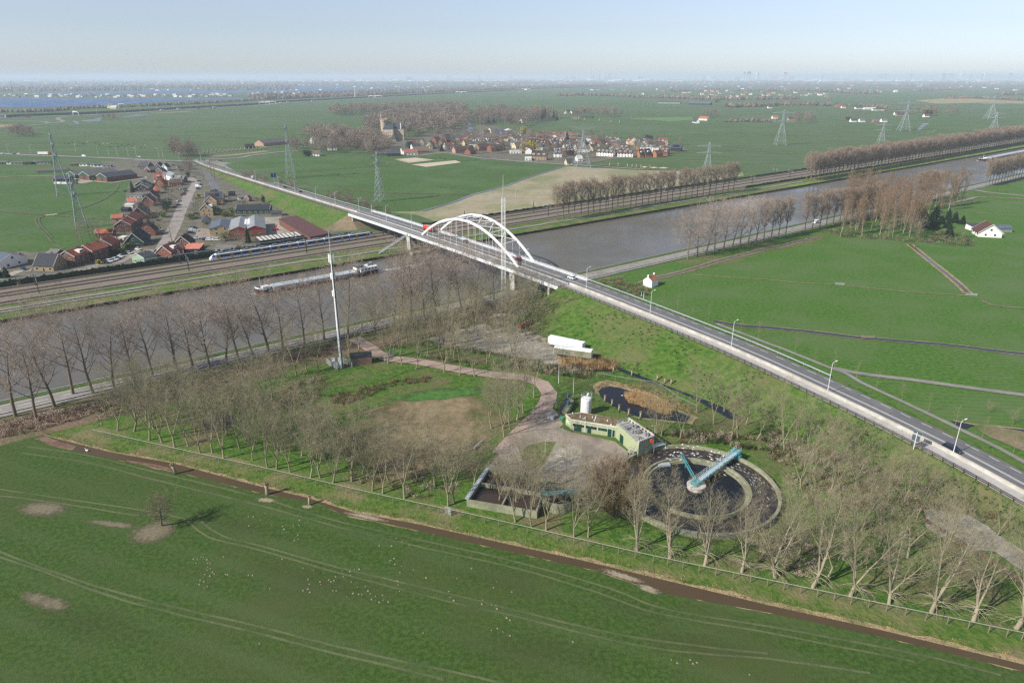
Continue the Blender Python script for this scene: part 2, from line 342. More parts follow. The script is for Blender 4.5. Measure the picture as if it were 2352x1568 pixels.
# meadow marks: tyre tracks, worn patches
track = mat('tyre_track', (.082,.102,.042),(.12,.135,.06), scale=1.4, rough=.95, world=True, c3=(.045,.075,.026), scale3=.09, bump=.1)
T1 = [(-20,1258),(60,1290),(130,1315),(250,1354),(400,1393),(588,1436),(760,1480),(900,1512),(1100,1555),(1180,1575)]
T2 = [(-20,1272),(100,1312),(250,1367),(400,1408),(588,1452),(760,1497),(900,1530),(1020,1560)]
T3 = [(430,1195),(480,1233),(588,1260),(760,1310),(900,1347),(1060,1388),(1176,1412),(1400,1468),(1560,1495),(1764,1512),(2000,1545)]
T4 = [(455,1192),(510,1230),(588,1262 - 12),(780,1303),(950,1343),(1176,1398),(1400,1452),(1600,1482),(1764,1500)]
T5 = [(60,1025),(200,1045),(350,1082),(588,1140),(760,1192),(950,1236),(1176,1287),(1400,1350),(1500,1390),(1620,1415),(1764,1437),(2100,1500),(2300,1550)]
T6 = [(50,1040),(200,1062),(350,1100),(588,1158),(760,1205),(950,1252),(1176,1302),(1380,1362),(1480,1400),(1620,1428),(1764,1452),(2100,1518)]
for T in (T1, T2, T3, T4, T5, T6): strip('tyre_track', T, .5, track, wig=.06, step=3)
strip('tyre_track', [(-20,1120),(100,1138),(330,1172),(430,1192)], .5, track, wig=.06, step=3); strip('tyre_track', [(-20,1136),(100,1150),(320,1184)], .5, track, wig=.06, step=3)
worn = mat('worn_earth', (.17,.135,.10),(.24,.20,.15), scale=1.5, rough=.95, world=True, c3=(.08,.095,.04), scale3=.25, bump=.1)
pale_earth = mat('pale_earth', (.25,.22,.16),(.17,.145,.105), scale=1.6, rough=.95, world=True, bump=.08)
s_worn = softm('worn_earth_edge', (.125,.11,.065),(.19,.165,.11),1.5,.9,.8); s_pale = softm('pale_earth_edge', (.33,.29,.21),(.21,.18,.12),2.2,.8,1.3); s_bare = softm('bare_soil_edge', (.15,.13,.06),(.27,.20,.125),.35,.9,.16,.95); s_lush = softm('lush_edge', (.030,.105,.016),(.075,.165,.030),.4,.6,.2); s_brn = softm('brown_sward', (.06,.072,.03),(.085,.085,.04),.9,1.6,.08,.2); s_grv = softm('gravel_edge', (.36,.33,.28),(.27,.245,.20),1.0,.4,.3)
soft('worn_patch', 98,1168,66,24, s_worn, .1); soft('worn_patch', 92,1377,52,22, s_worn, .35); soft('worn_patch', 122,1387,42,22, s_worn, .3); soft('worn_patch', 360,1219,42,24, s_pale, -.1, 'pale worn ground round the lone tree'); soft('worn_patch', 350,1222,62,30, s_worn, -.1); soft('worn_patch', 258,1203,75,9, s_worn, .12); soft('eroded_bank', 1490,1352,34,9, s_pale, .35); soft('eroded_bank', 1430,1322,60,8, s_pale, .3)
soft('worn_patch', 612,1148,26,7, s_pale, .1); soft('worn_patch', 706,1163,16,5, s_pale, .1); soft('worn_patch', 840,1186,60,6, s_pale, .2)
for x, y, rx, ry, a in ((700,1330,240,60,.25),(200,1430,260,60,.2),(1250,1500,300,60,.1),(1150,1330,150,40,.2),(1620,1480,220,40,.1),(560,1210,160,30,.25),(1440,1400,120,30,.3)): soft('sward', x, y, rx, ry, s_brn, a)
# molehills
b = MB()
hills = [(41, x, y) for x, y in [(1780,430),(1815,428),(1850,410),(1870,412),(1905,435),(1912,465),(1935,470),(1805,468),(1912,505),(1905,533),(1935,517),(1955,548),(1970,568),(1885,570),(1932,585),(1843,623),(1878,637),(1833,662),(1880,698),(1907,682),(2073,567),(2093,572),(2285,578),(2323,580),(2057,410),(2285,40),(2330,40),(2250,55),(2290,125)]]
hills += [(42, x, y) for x, y in [(85,10),(40,72),(148,118),(247,130),(262,155),(280,178),(345,122),(395,118),(403,72),(385,35),(388,208),(388,247),(355,260),(128,703),(245,428),(435,512),(530,533),(480,618),(490,660),(500,660),(590,640),(597,663),(672,622),(735,592),(720,627),(690,637),(805,590),(870,578),(878,640),(865,542),(905,525),(950,523),(932,690),(1008,680),(1052,748),(1032,722),(945,753),(975,757),(895,745),(840,777),(740,720),(708,720),(435,720),(480,705),(498,735),(1100,770),(1165,760),(1172,805),(1135,825),(1218,825),(1065,800),(1225,447),(1240,440),(1270,425),(1278,477),(1337,495),(1325,552),(1305,632),(1310,665),(1320,725),(1450,527),(1135,307),(1248,310),(1407,300),(1565,600),(1567,605),(1288,238),(1345,272),(1848,605),(1775,727),(1787,780),(1820,810),(1983,515),(2083,805),(2078,843),(2167,852),(2207,857),(2217,887),(2305,970),(2335,990),(2220,1067),(2270,1097),(2335,1133),(2165,1083),(1538,1107),(2183,693),(2212,640),(35,1205)]]
hills += [(43, x, y) for x, y in [(562,1190),(0,733),(1640,1355),(1665,1390),(1700,1380),(1465,1355),(1520,1385),(885,198),(918,253),(965,180),(985,240),(1065,245),(1090,235),(1130,228),(2183,1490)]]
for k, x, y in hills:
 c = G(*Q[k](x, y)); r = R.uniform(.15,.29) * (1.6 if (k, x) == (42,1565) else 1)
 b.lathe([(r, .02),(r * .8, r * .3),(r * .35, r * .55),(0.01, r * .6)], 7,(c.x, c.y, .03))
tag(b.build('molehills', pale_earth), 'small pale molehills strewn over the foreground meadow', None, None, 'stuff')
# ---- near treatment plant ----
rough_poly(QL(32, [(780,600),(1000,520),(1500,430),(2050,330),(2250,350),(2230,420),(1800,470),(1300,560),(900,650)]), grass_lush, 'lawn', .5)
soft('bare_ground', 985,985,205,105, s_bare, -.12, 'brown worn clearing in the wood'); soft('bare_ground', 1010,935,150,60, s_bare, -.1); soft('bare_ground', 930,1060,110,60, s_bare, .2); soft('grass_patch', 1010,905,130,16, s_lush, -.1)
rough_poly(QL(32, [(650,230),(1000,200),(1500,160),(2300,250),(1900,330),(1500,250),(1100,380),(700,430),(560,420)]), grass_lush, 'lawn', .5)
rough_poly([(1238,860),(1300,850),(1370,865),(1530,900),(1600,960),(1560,1020),(1440,1000),(1300,985),(1262,960),(1280,915)], grass_lush, 'lawn', .5)
rough_poly([(1440,1180),(1790,1230),(1850,1250),(1850,1310),(1500,1260),(1290,1215),(1330,1175)], grass_lush, 'lawn', .5)
rough_poly([(1820,1090),(1900,1150),(2080,1290),(2352,1440),(2200,1410),(1850,1320),(1830,1200)], grass_lush, 'lawn', .6)
rough_poly([(1620,1015),(1760,1050),(1850,1110),(1830,1180),(1790,1090),(1700,1035)], grass_lush, 'lawn', .4)
# driveways and yard
drive = smooth_line(GL([(813,778),(850,800),(885,822),(963,832),(1040,847),(1088,855),(1150,864),(1205,868),(1245,882),(1262,905),(1248,940),(1215,975),(1180,1010),(1150,1045)]),4)
b = MB(); b.ribbon(drive, 2.6,-2.6, z=.32); struct(b, 'driveway', mat('drive_brick', (.29,.215,.18),(.37,.285,.24), scale=1.3, rough=.9, world=True, c3=(.22,.17,.135), scale3=.12))
patch('yard', [(1195,1005),(1230,965),(1262,930),(1282,950),(1290,968),(1312,992),(1412,1013),(1440,1035),(1450,1060),(1430,1120),(1330,1130),(1290,1110),(1180,1095),(1140,1085),(1120,1075),(1150,1035)], brickpave, z=.324, label='brick paved yard of the works')
patch('parking_bay', QL(33, [(405,920),(640,960),(640,1100),(560,1190),(280,1170)]), gravel, z=.328)
patch('lawn', QL(33, [(250,925),(300,915),(405,920),(350,1020),(300,1110),(240,1175),(170,1150),(110,1100),(80,1050),(100,990),(150,950)]), grass_lush, z=.335, label='leaf shaped lawn in the yard')
patch('lawn', QL(33, [(440,790),(470,755),(540,800),(545,825)]), grass_lush, z=.335)
for (a, c) in (((430,1000),(520,1015)),((390,1040),(500,1058)),((330,1075),(480,1100)),((320,1120),(455,1142))):
 strip('bay_line', QL(33, [a, c]),.18, white_line, z=.34, step=50)
# container yard under the lattice mast, gravel lot right-bottom
rough_poly([(980,780),(1100,745),(1180,735),(1225,760),(1260,780),(1340,815),(1330,840),(1250,835),(1160,815),(1060,800)], gravel, 'gravel_yard', .5, label='pale gravel yard beside the lattice mast')
strip('path', QL(23, [(60,1110),(140,1160),(260,1200),(400,1280),(560,1380),(740,1480),(960,1580),(1200,1690),(1500,1760)]),1.0, gravel)
rough_poly([(2120,1170),(2200,1165),(2290,1225),(2360,1270),(2360,1320),(2290,1270),(2200,1250),(2130,1215)], gravel, 'gravel_yard', .6, label='pale gravel lot under trees at the right edge')
strip('dirt_path', [(2120,1190),(2240,1265),(2310,1310),(2360,1345)], 1.6, mud)
# pond and stream
def ell(cx, cy, rx, ry, n=30, a=0, j=.04):
 return [(cx + rx * cos(t) * cos(a) - ry * sin(t) * sin(a) + R.uniform(-j, j) * rx, cy + rx * cos(t) * sin(a) + ry * sin(t) * cos(a) + R.uniform(-j, j) * ry) for t in [2 * math.pi * i / n for i in range(n)]]
pond = QL(33, [(795,450),(830,420),(900,408),(1000,425),(1100,455),(1250,500),(1380,560),(1500,630),(1640,690),(1600,740),(1400,720),(1250,705),(1150,690),(1060,655),(960,610),(870,550),(810,500)])
pc = (sum(p[0] for p in pond) / len(pond), sum(p[1] for p in pond) / len(pond))
rough_poly([(pc[0] + (x - pc[0]) * 1.13, pc[1] + (y - pc[1]) * 1.22 - 3) for x, y in pond], reedm, 'pond_bank', .5,1.5)
patch('pond_water', pond, w_pond, label='black pond behind the green building')
strm = GL(QL(33, [(700,245),(900,262),(960,215),(1010,250),(1100,290),(1200,325),(1300,360),(1420,400),(1500,425),(1700,510),(1900,620),(2050,700)]))
b = MB(); b.ribbon(smooth_line(strm, 4),2.9,-2.9, z=.03); struct(b, 'stream_bank', reedm)
b = MB(); b.ribbon(smooth_line(strm, 4),1.9,-1.9, z=.04); struct(b, 'stream', w_pond)
patch('pond_water', ell(503,968,38,20, a=-.1), w_pond, label='dark pool among the trees at left')
# ---- right side meadows and ditches ----
def ditch(pts, w, bank=1.2, m=w_ditch, **k):
 strip('ditch_bank', pts, w + bank, reedm, wig=.15, step=4, **k); strip('ditch', pts, w, m, step=4, **k)
ditch(QL(23, [(1180,880),(1330,830),(1500,790),(1700,735),(1950,660),(2351,560)]) + QL(24, [(100,545),(300,490),(480,458)]),3.0,1.6)
ditch(QL(24, [(1300,520),(1370,575),(1500,680),(1650,800),(1780,910),(1840,975)]),2.0,2.4)
ditch(QL(24, [(1950,1035),(2050,1075),(2200,1095),(2400,1110)]),1.0,.8)
ditch(QL(23, [(1850,1225),(2000,1255),(2200,1275),(2351,1285)]) + QL(24, [(200,1305),(500,1335),(850,1380),(1000,1390),(1300,1415),(1700,1450),(2100,1500),(2400,1532)]),2.6,1.0, w_pond)
strip('ditch', QL(23, [(1650,800),(2000,825),(2351,845)]) + QL(24, [(300,875),(620,890),(1000,930),(1400,965),(1830,990)]),.7, reedm, wig=.1)
patch('ditch', QL(34, [(1680,725),(1880,760),(2351,805),(2351,825),(1870,775),(1820,800),(1760,785)]), w_pond)
strip('ditch_bank', QL(34, [(1700,722),(1880,755),(2100,775),(2351,800)]),.7, reedm, wig=.1)
rough_poly(QL(34, [(1870,770),(2000,770),(2360,830),(2360,1010),(2150,930),(1950,840)]), bare, 'sand_patch', .3)
strip('path', QL(23, [(1880,1250),(2030,1305),(2200,1370),(2351,1430)]) + QL(34, [(100,50),(300,130),(560,235),(720,290),(850,370),(1000,440),(1230,545),(1400,625),(1600,720),(1800,820),(1950,890),(2150,990),(2400,1130)]),1.7, asphalt_lt)
strip('path', QL(34, [(600,240),(760,275),(950,305),(1300,345),(1700,400),(2100,455),(2450,500)]),2.6, asphalt_lt)
# far field edges in the right meadow (behind the wood)
ditch(QL(14, [(1640,1310),(1750,1280),(1930,1235),(2100,1245),(2360,1250)]),2.0,2.5)
strip('ditch_bank', QL(24, [(1830,225),(2100,245),(2400,270)]),1.0, reedm, wig=.2)
strip('path', QL(14, [(1900,1170),(2000,1190),(2360,1225)]),5, asphalt_lt)
strip('dirt_path', QL(24, [(480,372),(600,400)]),2.5, mud)
# ---- north bank: verge, path, ballast ----
def stline(t, s0, s1, step=25, f=lambda s: 0): return [ST(s, t + f(s)) for s in range(int(s0), int(s1) + 1, step)]
bend = lambda s: max(0, s - 300) * 0.0105 + max(0, s - 700) * .006
b = MB(); b.ribbon(stline(0,-260,2600,20, bend),23.5,0.0, z=.03); struct(b, 'canal_verge', grass_bank)
b = MB(); b.ribbon(stline(0,-260,2600,20, bend),60 - 0.0,23.5, z=.28)
ball = mat('ballast', (.215,.175,.145),(.155,.130,.105), scale=.9, rough=.95, world=True, c3=(.145,.15,.08), scale3=.05)
struct(b, 'railway_bed', ball)
b = MB(); b.ribbon(stline(0,-260,640,20, lambda s: bend(s) + (3.0 if s < 150 else 0)),14.8,11.6, z=.30); struct(b, 'towpath', asphalt_lt)
b = MB(); b.ribbon(stline(0,-260,60,20, lambda s: (0 - s) * .012),12.6,10.6, z=.305); struct(b, 'towpath', asphalt_lt)
yellow = mat('flowering_verge', (.16,.21,.03),(.07,.13,.022), scale=.35, rough=.9, bump=.4, bscale=1, world=True, c3=(.24,.26,.04), scale3=.12)
b = MB(); b.ribbon(stline(0,600,2600,20, bend),9.0,1.5, z=.07); struct(b, 'flowering_verge', yellow)
# ---- near bank road ----
nr = lambda t: [ST(s, t + max(0, s - 500) * .008) for s in range(-260,2600,20)]
b = MB(); b.ribbon(nr(-92.9),0,-13.0, z=.03); struct(b, 'canal_verge', grass_bank)
b = MB(); b.ribbon(nr(-100.9),3.6,-3.4, z=.30); struct(b, 'canal_road', asphalt_lt, 'pale asphalt road along the canal')
b = MB(); b.ribbon(nr(-106.0),1.0,-1.0, z=.30); struct(b, 'cycle_path', asphalt_lt)
b = MB()
for s in range(-240,1500,12):
 b.ribbon([ST(s, -101.0 + max(0, s - 500) * .008), ST(s + 8,-101.0 + max(0, s + 8 - 500) * .008)], .10,-.10, z=.306)
b.ribbon(nr(-104.0),.08,-.08, z=.306); b.ribbon(nr(-97.9),.08,-.08, z=.306)
struct(b, 'road_marking', white_line)
b = MB(); b.ribbon([ST(s, -126) for s in range(300,760,20)], 17,-4, z=.026); struct(b, 'canal_verge', grass_lush)
b = MB(); b.ribbon([ST(s, -118) for s in range(-60,190,10)], 9,-9, z=.09 - .03); struct(b, 'road_bank', litter)
# ============================================================ VILLAGE GROUND, MAIN ROAD, MOTORWAY, LAKES
garden = mat('garden_ground', (.07,.078,.04),(.14,.125,.095), scale=.35, rough=.95, world=True, c3=(.17,.15,.12), scale3=.12, detail=8)
rough_poly([(230,372),(330,366),(440,380),(520,395),(600,430),(700,482),(790,545),(860,540),(600,582),(300,630),(150,645),(0,668),(-120,690),(-120,580),(150,578),(260,540),(300,415)], garden, 'village_ground', 1.0,8)
rough_poly([(690,340),(790,330),(880,355),(960,358),(1040,352),(1180,372),(1320,380),(1420,365),(1580,346),(1560,335),(1440,322),(1300,318),(1180,300),(1120,285),(1000,300),(900,330),(760,325)], garden, 'village_ground', 2.0,20)
def mroad(name, pts, w, m=asphalt_lt, z=.30): strip(name, pts, w, m, z=z, step=12)
strt = [gB(330,1440), gB(430,1250), gB(560,1000), gB(640,800), gB(720,640), gB(770,520), gB(850,420), gB(880,350), gB(800,300), gB(740,270)]
mroad('village_street', strt, 8, mat('street_pavers', (.25,.225,.205),(.31,.28,.25), scale=.8, rough=.9, world=True, c3=(.20,.185,.165), scale3=.1))
mroad('village_street', [gC(-200,820), gC(0,770), gC(300,640), gC(500,620)], 5, gravel); mroad('village_street', [gC(1200,640), gC(1500,560), gC(1800,520), gC(2000,420), gC(2200,300), gB(330,1440)], 7, brickpave)
patch('parking_yard', [gB(*p) for p in ((890,1070),(1100,1080),(1110,1160),(1400,1165),(1330,1270),(860,1225))], brickpave, z=.31)
patch('works_yard', [gB(*p) for p in ((1940,900),(2200,890),(2352,1010),(2352,1140),(1960,1180))] , gravel, z=.31)
mroad('junction_road', [gB(700,30), gB(900,80), gB(1030,190), gB(1120,330), gB(1190,460), gB(1240,600)], 7, asphalt)
mroad('main_road', [gA(-300,195), gA(0,212), gA(600,240), gA(1300,265), gA(1900,290), gA(2350,315), gB(900,20), gB(1150,30), gB(1400,60)], 10, asphalt_lt, .3)
mroad('main_road', [gB(1100,10), gB(1250,130), gB(1420,220), gB(1560,290)], 20, asphalt_lt, .36)
mroad('junction_road', [gD(650,690), gD(900,690), gD(1050,680), gD(1200,650), gD(1400,625), gD(1600,605), gD(1750,600)], 8, asphalt_lt, .33)
mroad('lane', [gD(560,640), gD(700,630), gD(850,608), gD(1100,580), gD(1300,560), gD(1500,540)], 5, asphalt_lt, .3)
mroad('village_lane', [gE(720,660), gE(900,640), gE(1100,620), gE(1250,640), gE(1500,680), gE(1800,705), gF(0,725), gF(350,750), gF(700,770), gF(1000,790), gF(1400,815)], 7, asphalt_lt, .3)
for P_ in ([(520,698),(770,678),(1000,705),(690,742)], [(1240,710),(1310,735),(900,788),(720,760)]): patch('riding_arena', [gE(*p) for p in P_], sand, z=.31)
patch('field', [gE(*p) for p in ((700,645),(1090,625),(1500,690),(1540,705),(1330,715),(1000,680))], grass_mid2, z=.29)
for x0, y0, w_ in ((1365,790,80),(1460,797,110),(1560,800,130)): patch('sand_heap', [gF(x0, y0), gF(x0 + w_ / 2, y0 - 12), gF(x0 + w_, y0 - 2), gF(x0 + w_ / 2, y0 + 8)], sand, z=.33)
strip('ditch', QL(12, [(1530,1365),(1830,1275),(1990,1215),(2351,1115)]) + QL(13, [(0,1110),(200,1040),(500,950)]),3.2, w_pale, z=.3)
for L_, k in (([(0,1028),(400,1003),(900,965),(1320,935)], 12),([(800,1160),(1100,1195),(1450,1200),(1960,1215)], 12)): strip('ditch_bank', QL(k, L_),1.6, mud, z=.3)
strip('ditch_bank', [gA(*p) for p in ((0,1115),(400,1150),(900,1180),(1200,1215),(1720,1245))], 1.4, mud, z=.3); strip('dirt_path', [gA(*p) for p in ((715,1180),(900,1160))], 3, sand, z=.31)
strip('tyre_track', [gA(*p) for p in ((560,1220),(560,1290),(640,1400),(760,1530),(860,1640),(1000,1700))], 1.2, track, z=.3); strip('tyre_track', [gA(*p) for p in ((720,1180),(620,1220),(610,1290),(700,1400),(820,1530))], 1.2, track, z=.3)
strip('tyre_track', [gA(*p) for p in ((1780,680),(1850,710),(1800,800),(1600,940),(1300,1060),(900,1160))], 1.6, track, z=.3)
strip('dirt_path', [gA(*p) for p in ((0,590),(300,560),(840,570))], 3.0, reedm, z=.3)
rough_poly([gA(*p) for p in ((1220,610),(1500,640),(1750,665),(2000,620),(2300,570),(2300,600),(2000,640),(1760,680),(1450,655),(1270,690),(1200,680),(850,700),(830,640),(1000,600))], gravel, 'farm_yard', .8,6)
strip('reed_strip', [gD(720,665), gD(1000,645), gD(1380,600)], 14, reedm, z=.27)
# polder lines: pale field edges and thin ditches
for k, L_ in ((13, [(700,680),(1250,700),(1750,740),(2351,800)]),(14, [(0,590),(350,605),(800,640),(1170,655)]),(14, [(0,650),(300,665),(750,685)]),(14, [(0,825),(390,842)]),(13, [(1750,785),(2100,805),(2351,820)]),(13, [(1500,895),(2000,925),(2351,945)]),(14, [(1350,660),(1450,655),(1540,625)]),(12, [(0,510),(300,545),(650,500)]),(12, [(400,520),(700,525),(1000,535)]),(11, [(0,860),(600,855)]),(11, [(900,625),(1500,660),(2351,690)]),(11, [(700,680),(1400,700),(2200,745)]),(11, [(1250,560),(1700,590),(2300,605)]),(11, [(1500,690),(1900,650),(2250,630)]),(12, [(0,600),(320,610)]),(13, [(700,235),(1100,240)]),(13, [(1480,500),(1700,510)]),(13, [(0,595),(350,590)])):
 strip('field_edge', QL(k, L_),3.0 if k != 13 else 2.6, mat('field_edge', (.20,.22,.11),(.13,.17,.07), scale=.05, rough=.95, world=True), z=.28, step=40)
for L_ in ([(0,623),(300,608),(650,575),(720,560)], [(650,530),(780,520),(920,510),(1100,490),(1350,482)]): strip('ditch', QL(11, L_),7, w_ditch, z=.3, step=30)
patch('reed_pool', QL(11, [(740,535),(860,520),(930,510),(920,545),(800,545)]), w_pale, z=.31); patch('reed_pool', QL(11, [(1120,495),(1250,480),(1370,475),(1370,485),(1150,508)]), w_pale, z=.31); patch('reed_pool', QL(11, [(680,535),(700,540),(730,560),(720,572),(690,570),(700,555),(670,542)]), w_pale, z=.31)
strip('reed_strip', QL(11, [(1400,470),(1560,462),(1760,448)]),22, reedm, z=.3, step=40); rough_poly(QL(11, [(-100,575),(150,570),(215,577),(150,588),(0,598),(-100,600)]), reedm, 'reed_patch', 3,20)
rough_poly(QL(14, [(1345,350),(1640,330),(1900,335),(2360,360),(2360,382),(2000,372),(1700,378),(1550,382)]), reedm, 'reed_patch', 4,25, z=.31); rough_poly(QL(14, [(0,250),(300,245),(310,262),(0,268)]), sand, 'bare_field', 4,40, z=.31)
patch('river', QL(12, [(1925,545),(1960,545),(1985,580),(2005,625),(1960,640),(1935,620),(1950,600),(1920,565)]), w_pale, z=.31); patch('pool', QL(14, [(1370,615),(1420,560),(1478,560),(1400,622)]), w_pale, z=.31)
rough_poly(QL(13, [(1050,515),(1650,500),(1680,530),(1450,545),(1100,520)]), mat('bright_field', (.08,.16,.04),(.11,.19,.05), scale=.05, rough=.9, world=True), 'field', 4,30, z=.31)
# lakes and motorway
patch('lake', QL(11, [(-1500,330),(0,322),(600,330),(1200,330),(1700,327),(2400,330)]) + QL(12, [(0,326),(200,322)]) + QL(12, [(100,330),(0,335)]) + QL(11, [(2200,345),(1600,352),(1300,375),(700,400),(400,415),(0,418),(-1500,470)]), w_lake, z=.31, label='blue lake beyond the motorway')
patch('lake', QL(11, [(300,280),(800,272),(1300,258),(2351,260)]) + QL(12, [(0,232),(700,226),(1300,232),(1600,240),(1100,252),(800,262),(600,280),(300,275),(0,278)]) + QL(11, [(2000,286),(1300,292),(700,296),(300,292)]), w_lake, z=.31, label='second blue lake farther away')
patch('lake', QL(12, [(0,243 - 12),(150,228),(250,230),(200,236)]), w_lake, z=.35)
mw = [V((-4000,1500,.4))] + GL(QL(11, [(-200,500),(0,512),(250,500),(700,485),(1200,462),(1800,425),(2351,395)]) + QL(12, [(300,368),(900,335),(1600,298),(2351,262)]) + QL(13, [(300,243),(900,225)]),.4)
mw = smooth_line([V((p.x, p.y, .4)) for p in mw], 60); mway = mw
b = MB(); b.ribbon(mw, 20,-16, z=.4); struct(b, 'motorway', asphalt_lt, 'wide pale motorway crossing the far left')
for o in (-6,10): b = MB(); b.ribbon(mw, o + 2, o - 2, z=.42); struct(b, 'motorway_verge', grass_far)
mroad('slip_road', QL(11, [(-100,605),(150,592),(350,570),(440,560),(400,545),(200,538),(-100,535)]),9, asphalt_lt, .36); mroad('slip_road', QL(11, [(440,562),(560,548),(575,535),(530,520),(560,505),(700,492),(1000,475)]),9, asphalt_lt, .36)
# ============================================================ BRIDGE ROAD
M = pm
white_p = pm('white_paint', '#e8e8e6', .45,.93); white_old = pm('white_steel', '#d9dcdd', .5,.9)
galv = pm('galvanised_steel', '#b9c2c4', .45,.88, metal=.35); dksteel = pm('dark_steel', '#3a4144', .6)
mast_g = pm('mast_grey', '#8f9a9c', .55); black = pm('black_rubber', '#1b1b1c', .8); glass = pm('window_glass', '#232b33', .12,.8, spec=.6)
wood_dk = pm('dark_wood', '#4a3a30', .9); wood_gr = pm('grey_wood', '#8a7f70', .9)
RD = [(460,372,.4),(500,388,1.2),(560,405,3),(650,432,5.5),(750,463,8),(875,497,10)]
rd_pts = [G(*p) for p in RD] + [V((-46.8,389.5,11)), V((4.2,322.3,11.1))] + [G(*p) for p in [(1331,650.7,10.6),(1401,677,10.2),(1501,717,9.5),(1601,755.7,8.8),(1701,795.7,8),(1764,823,7.4),(1914,892,6),(2096.5,978,4.7),(2214,1034.4,4),(2352,1109,3)]]
e = (rd_pts[-1] - rd_pts[-2]).normalized(); rd_pts.append(rd_pts[-1] + e * 60 + V((0,0,-1)))
for _ in range(3):                                            # ease the surveyed heights and bends
 rd_pts = [rd_pts[0]] + [(rd_pts[i - 1] + rd_pts[i] * 6 + rd_pts[i + 1]) / 8 for i in range(1, len(rd_pts) - 1)] + [rd_pts[-1]]
road = smooth_line(rd_pts, 5)
TT = [toST(p)[1] for p in road]
iN = min(i for i, t in enumerate(TT) if t < 88); iS = min(i for i, t in enumerate(TT) if t < -128)      # the two abutments
spanN, deck, spanS = road[:iN + 1], road[iN:iS + 1], road[iS:]
def offv(line, i, o, z=0):
 d = line[min(i + 1, len(line) - 1)] - line[max(i - 1,0)]; d = V((d.x, d.y, 0)).normalized()
 return line[i] + V((-d.y, d.x, 0)) * o + V((0,0, z))          # + is the north-east side
def embank(line, near_k, far_k, name, endcap):
 b = MB(); pr = []
 L = list(line)
 for i, p in enumerate(L):
  k = [offv(L, i, -10.3 - near_k * max(p.z, .05)), offv(L, i, -10.3), offv(L, i, 7.6), offv(L, i, 7.6 + far_k * max(p.z, .05))]
  k[0].z = -.05; k[3].z = -.05; k[1].z = k[2].z = p.z - .06
  m1 = k[0].lerp(k[1], .5) + V((R.uniform(-.4,.4), R.uniform(-.4,.4),-.35 + R.uniform(-.15,.15)))
  pr.append([k[0], m1, k[1], k[2], k[3]])
 vs = [v for r in pr for v in r]; n = len(pr)
 fs = [(i * 5 + j, i * 5 + j + 1, i * 5 + j + 6, i * 5 + j + 5) for i in range(n - 1) for j in range(4)]
 fs = [tuple(reversed(f)) if (V(vs[f[1]]) - V(vs[f[0]])).cross(V(vs[f[2]]) - V(vs[f[0]])).z < 0 else f for f in fs]
 b.add(vs, fs)
 ends = pr[-1] if endcap > 0 else pr[0]
 d = (line[-1] - line[-2]) if endcap > 0 else (line[0] - line[1]); d = V((d.x, d.y, 0)).normalized()
 zt = ends[2].z; foot = [ends[0], ends[1] + d * zt * .6, ends[2] + d * zt * 1.25, ends[3] + d * zt * 1.25, ends[4]]
 for f in foot: f.z = -.05
 v = [ends[0], ends[1], ends[2], ends[3], ends[4]] + foot
 fs = [(1,2,7,6),(2,3,8,7),(3,4,8),(0,1,6)]
 fs = [tuple(reversed(f)) if (V(v[f[1]]) - V(v[f[0]])).cross(V(v[f[2]]) - V(v[f[0]])).z < 0 else f for f in fs]
 b.add(v, fs, 1)
 tag(b.build(name, [grass_lush, bare]), 'green embankment carrying the bridge road', None, None, 'structure')
embank(spanN, 2.3,2.0, 'embankment', 1); embank(spanS, 2.6,1.7, 'embankment', -1)
b = MB(); b.ribbon(road, 5.3,-4.0, zo=.0); struct(b, 'road', asphalt, 'dark two lane road over the bridge')
b = MB(); b.ribbon(spanN, -4.5,-9.0, zo=.0); struct(b, 'cycle_path', asphalt_lt)
b = MB(); b.ribbon(spanS, -4.5,-9.1, zo=.0); struct(b, 'cycle_path', gravel if 0 else mat('path_concrete', (.42,.41,.385),(.34,.335,.32), scale=.5, rough=.9, world=True))
b = MB()
b.ribbon(road, .32,.14, zo=.012); b.ribbon(road, -.14,-.32, zo=.012); b.ribbon(road, -3.55,-3.75, zo=.012)
fine = smooth_line(rd_pts, 1.0); k = 0
while k < len(fine) - 4:
 b.ribbon(fine[k:k + 4], 4.25,4.42 - .34, zo=.012); k += 6
struct(b, 'road_marking', white_line)
# concrete barrier (embankment stretches), guard rail on the far side
for L, lab in ((spanN, 'long pale concrete barrier beside the road north of the bridge'),(spanS, 'long pale concrete barrier beside the road between bridge and right edge')):
 b = MB(); b.wallrib(L, -4.0,-4.5,-.05,.95); tag(b.build('concrete_barrier', concrete), lab, 'barrier', 'concrete road barriers')
def posts(t, P, h, w, m):
 # the hundred nearest posts each a part of its own, any others one part
 P = sorted(P, key=lambda p: (p - camo.location).length); b = MB(); b.beam((0,0,0),(0,0, h), w); o = b.build('post', m, t); o.location = P[0] - t.location
 for p in P[1:100]: c = o.copy(); COL.objects.link(c); c.location = p - t.location
 if len(P) > 100:
  b = MB()
  for p in P[100:]: b.beam(p, p + V((0,0, h)), w)
  tag(b.build('post_row', m, t, world=True), None, None, None, 'stuff')
def railing(line, o, h, name, lab, mpost, mrail, step=1, rails=(1.0,), w=.07, group=None, cat='railing', pw=.1):
 t = thing(name, lab, cat, line[0].copy(),0, group); b2 = MB(); posts(t, [offv(line, i, o) for i in range(0, len(line), step)], h, pw, mpost)
 for r in rails:
  for i in range(len(line) - 1):
   b2.beam(offv(line, i, o, h * r), offv(line, i + 1, o, h * r), w)
 b2.build('rails', mrail, t, world=True); return t
dense = lambda L, s: smooth_line(L[::3] + ([L[-1]] if (len(L) - 1) % 3 else []), s)
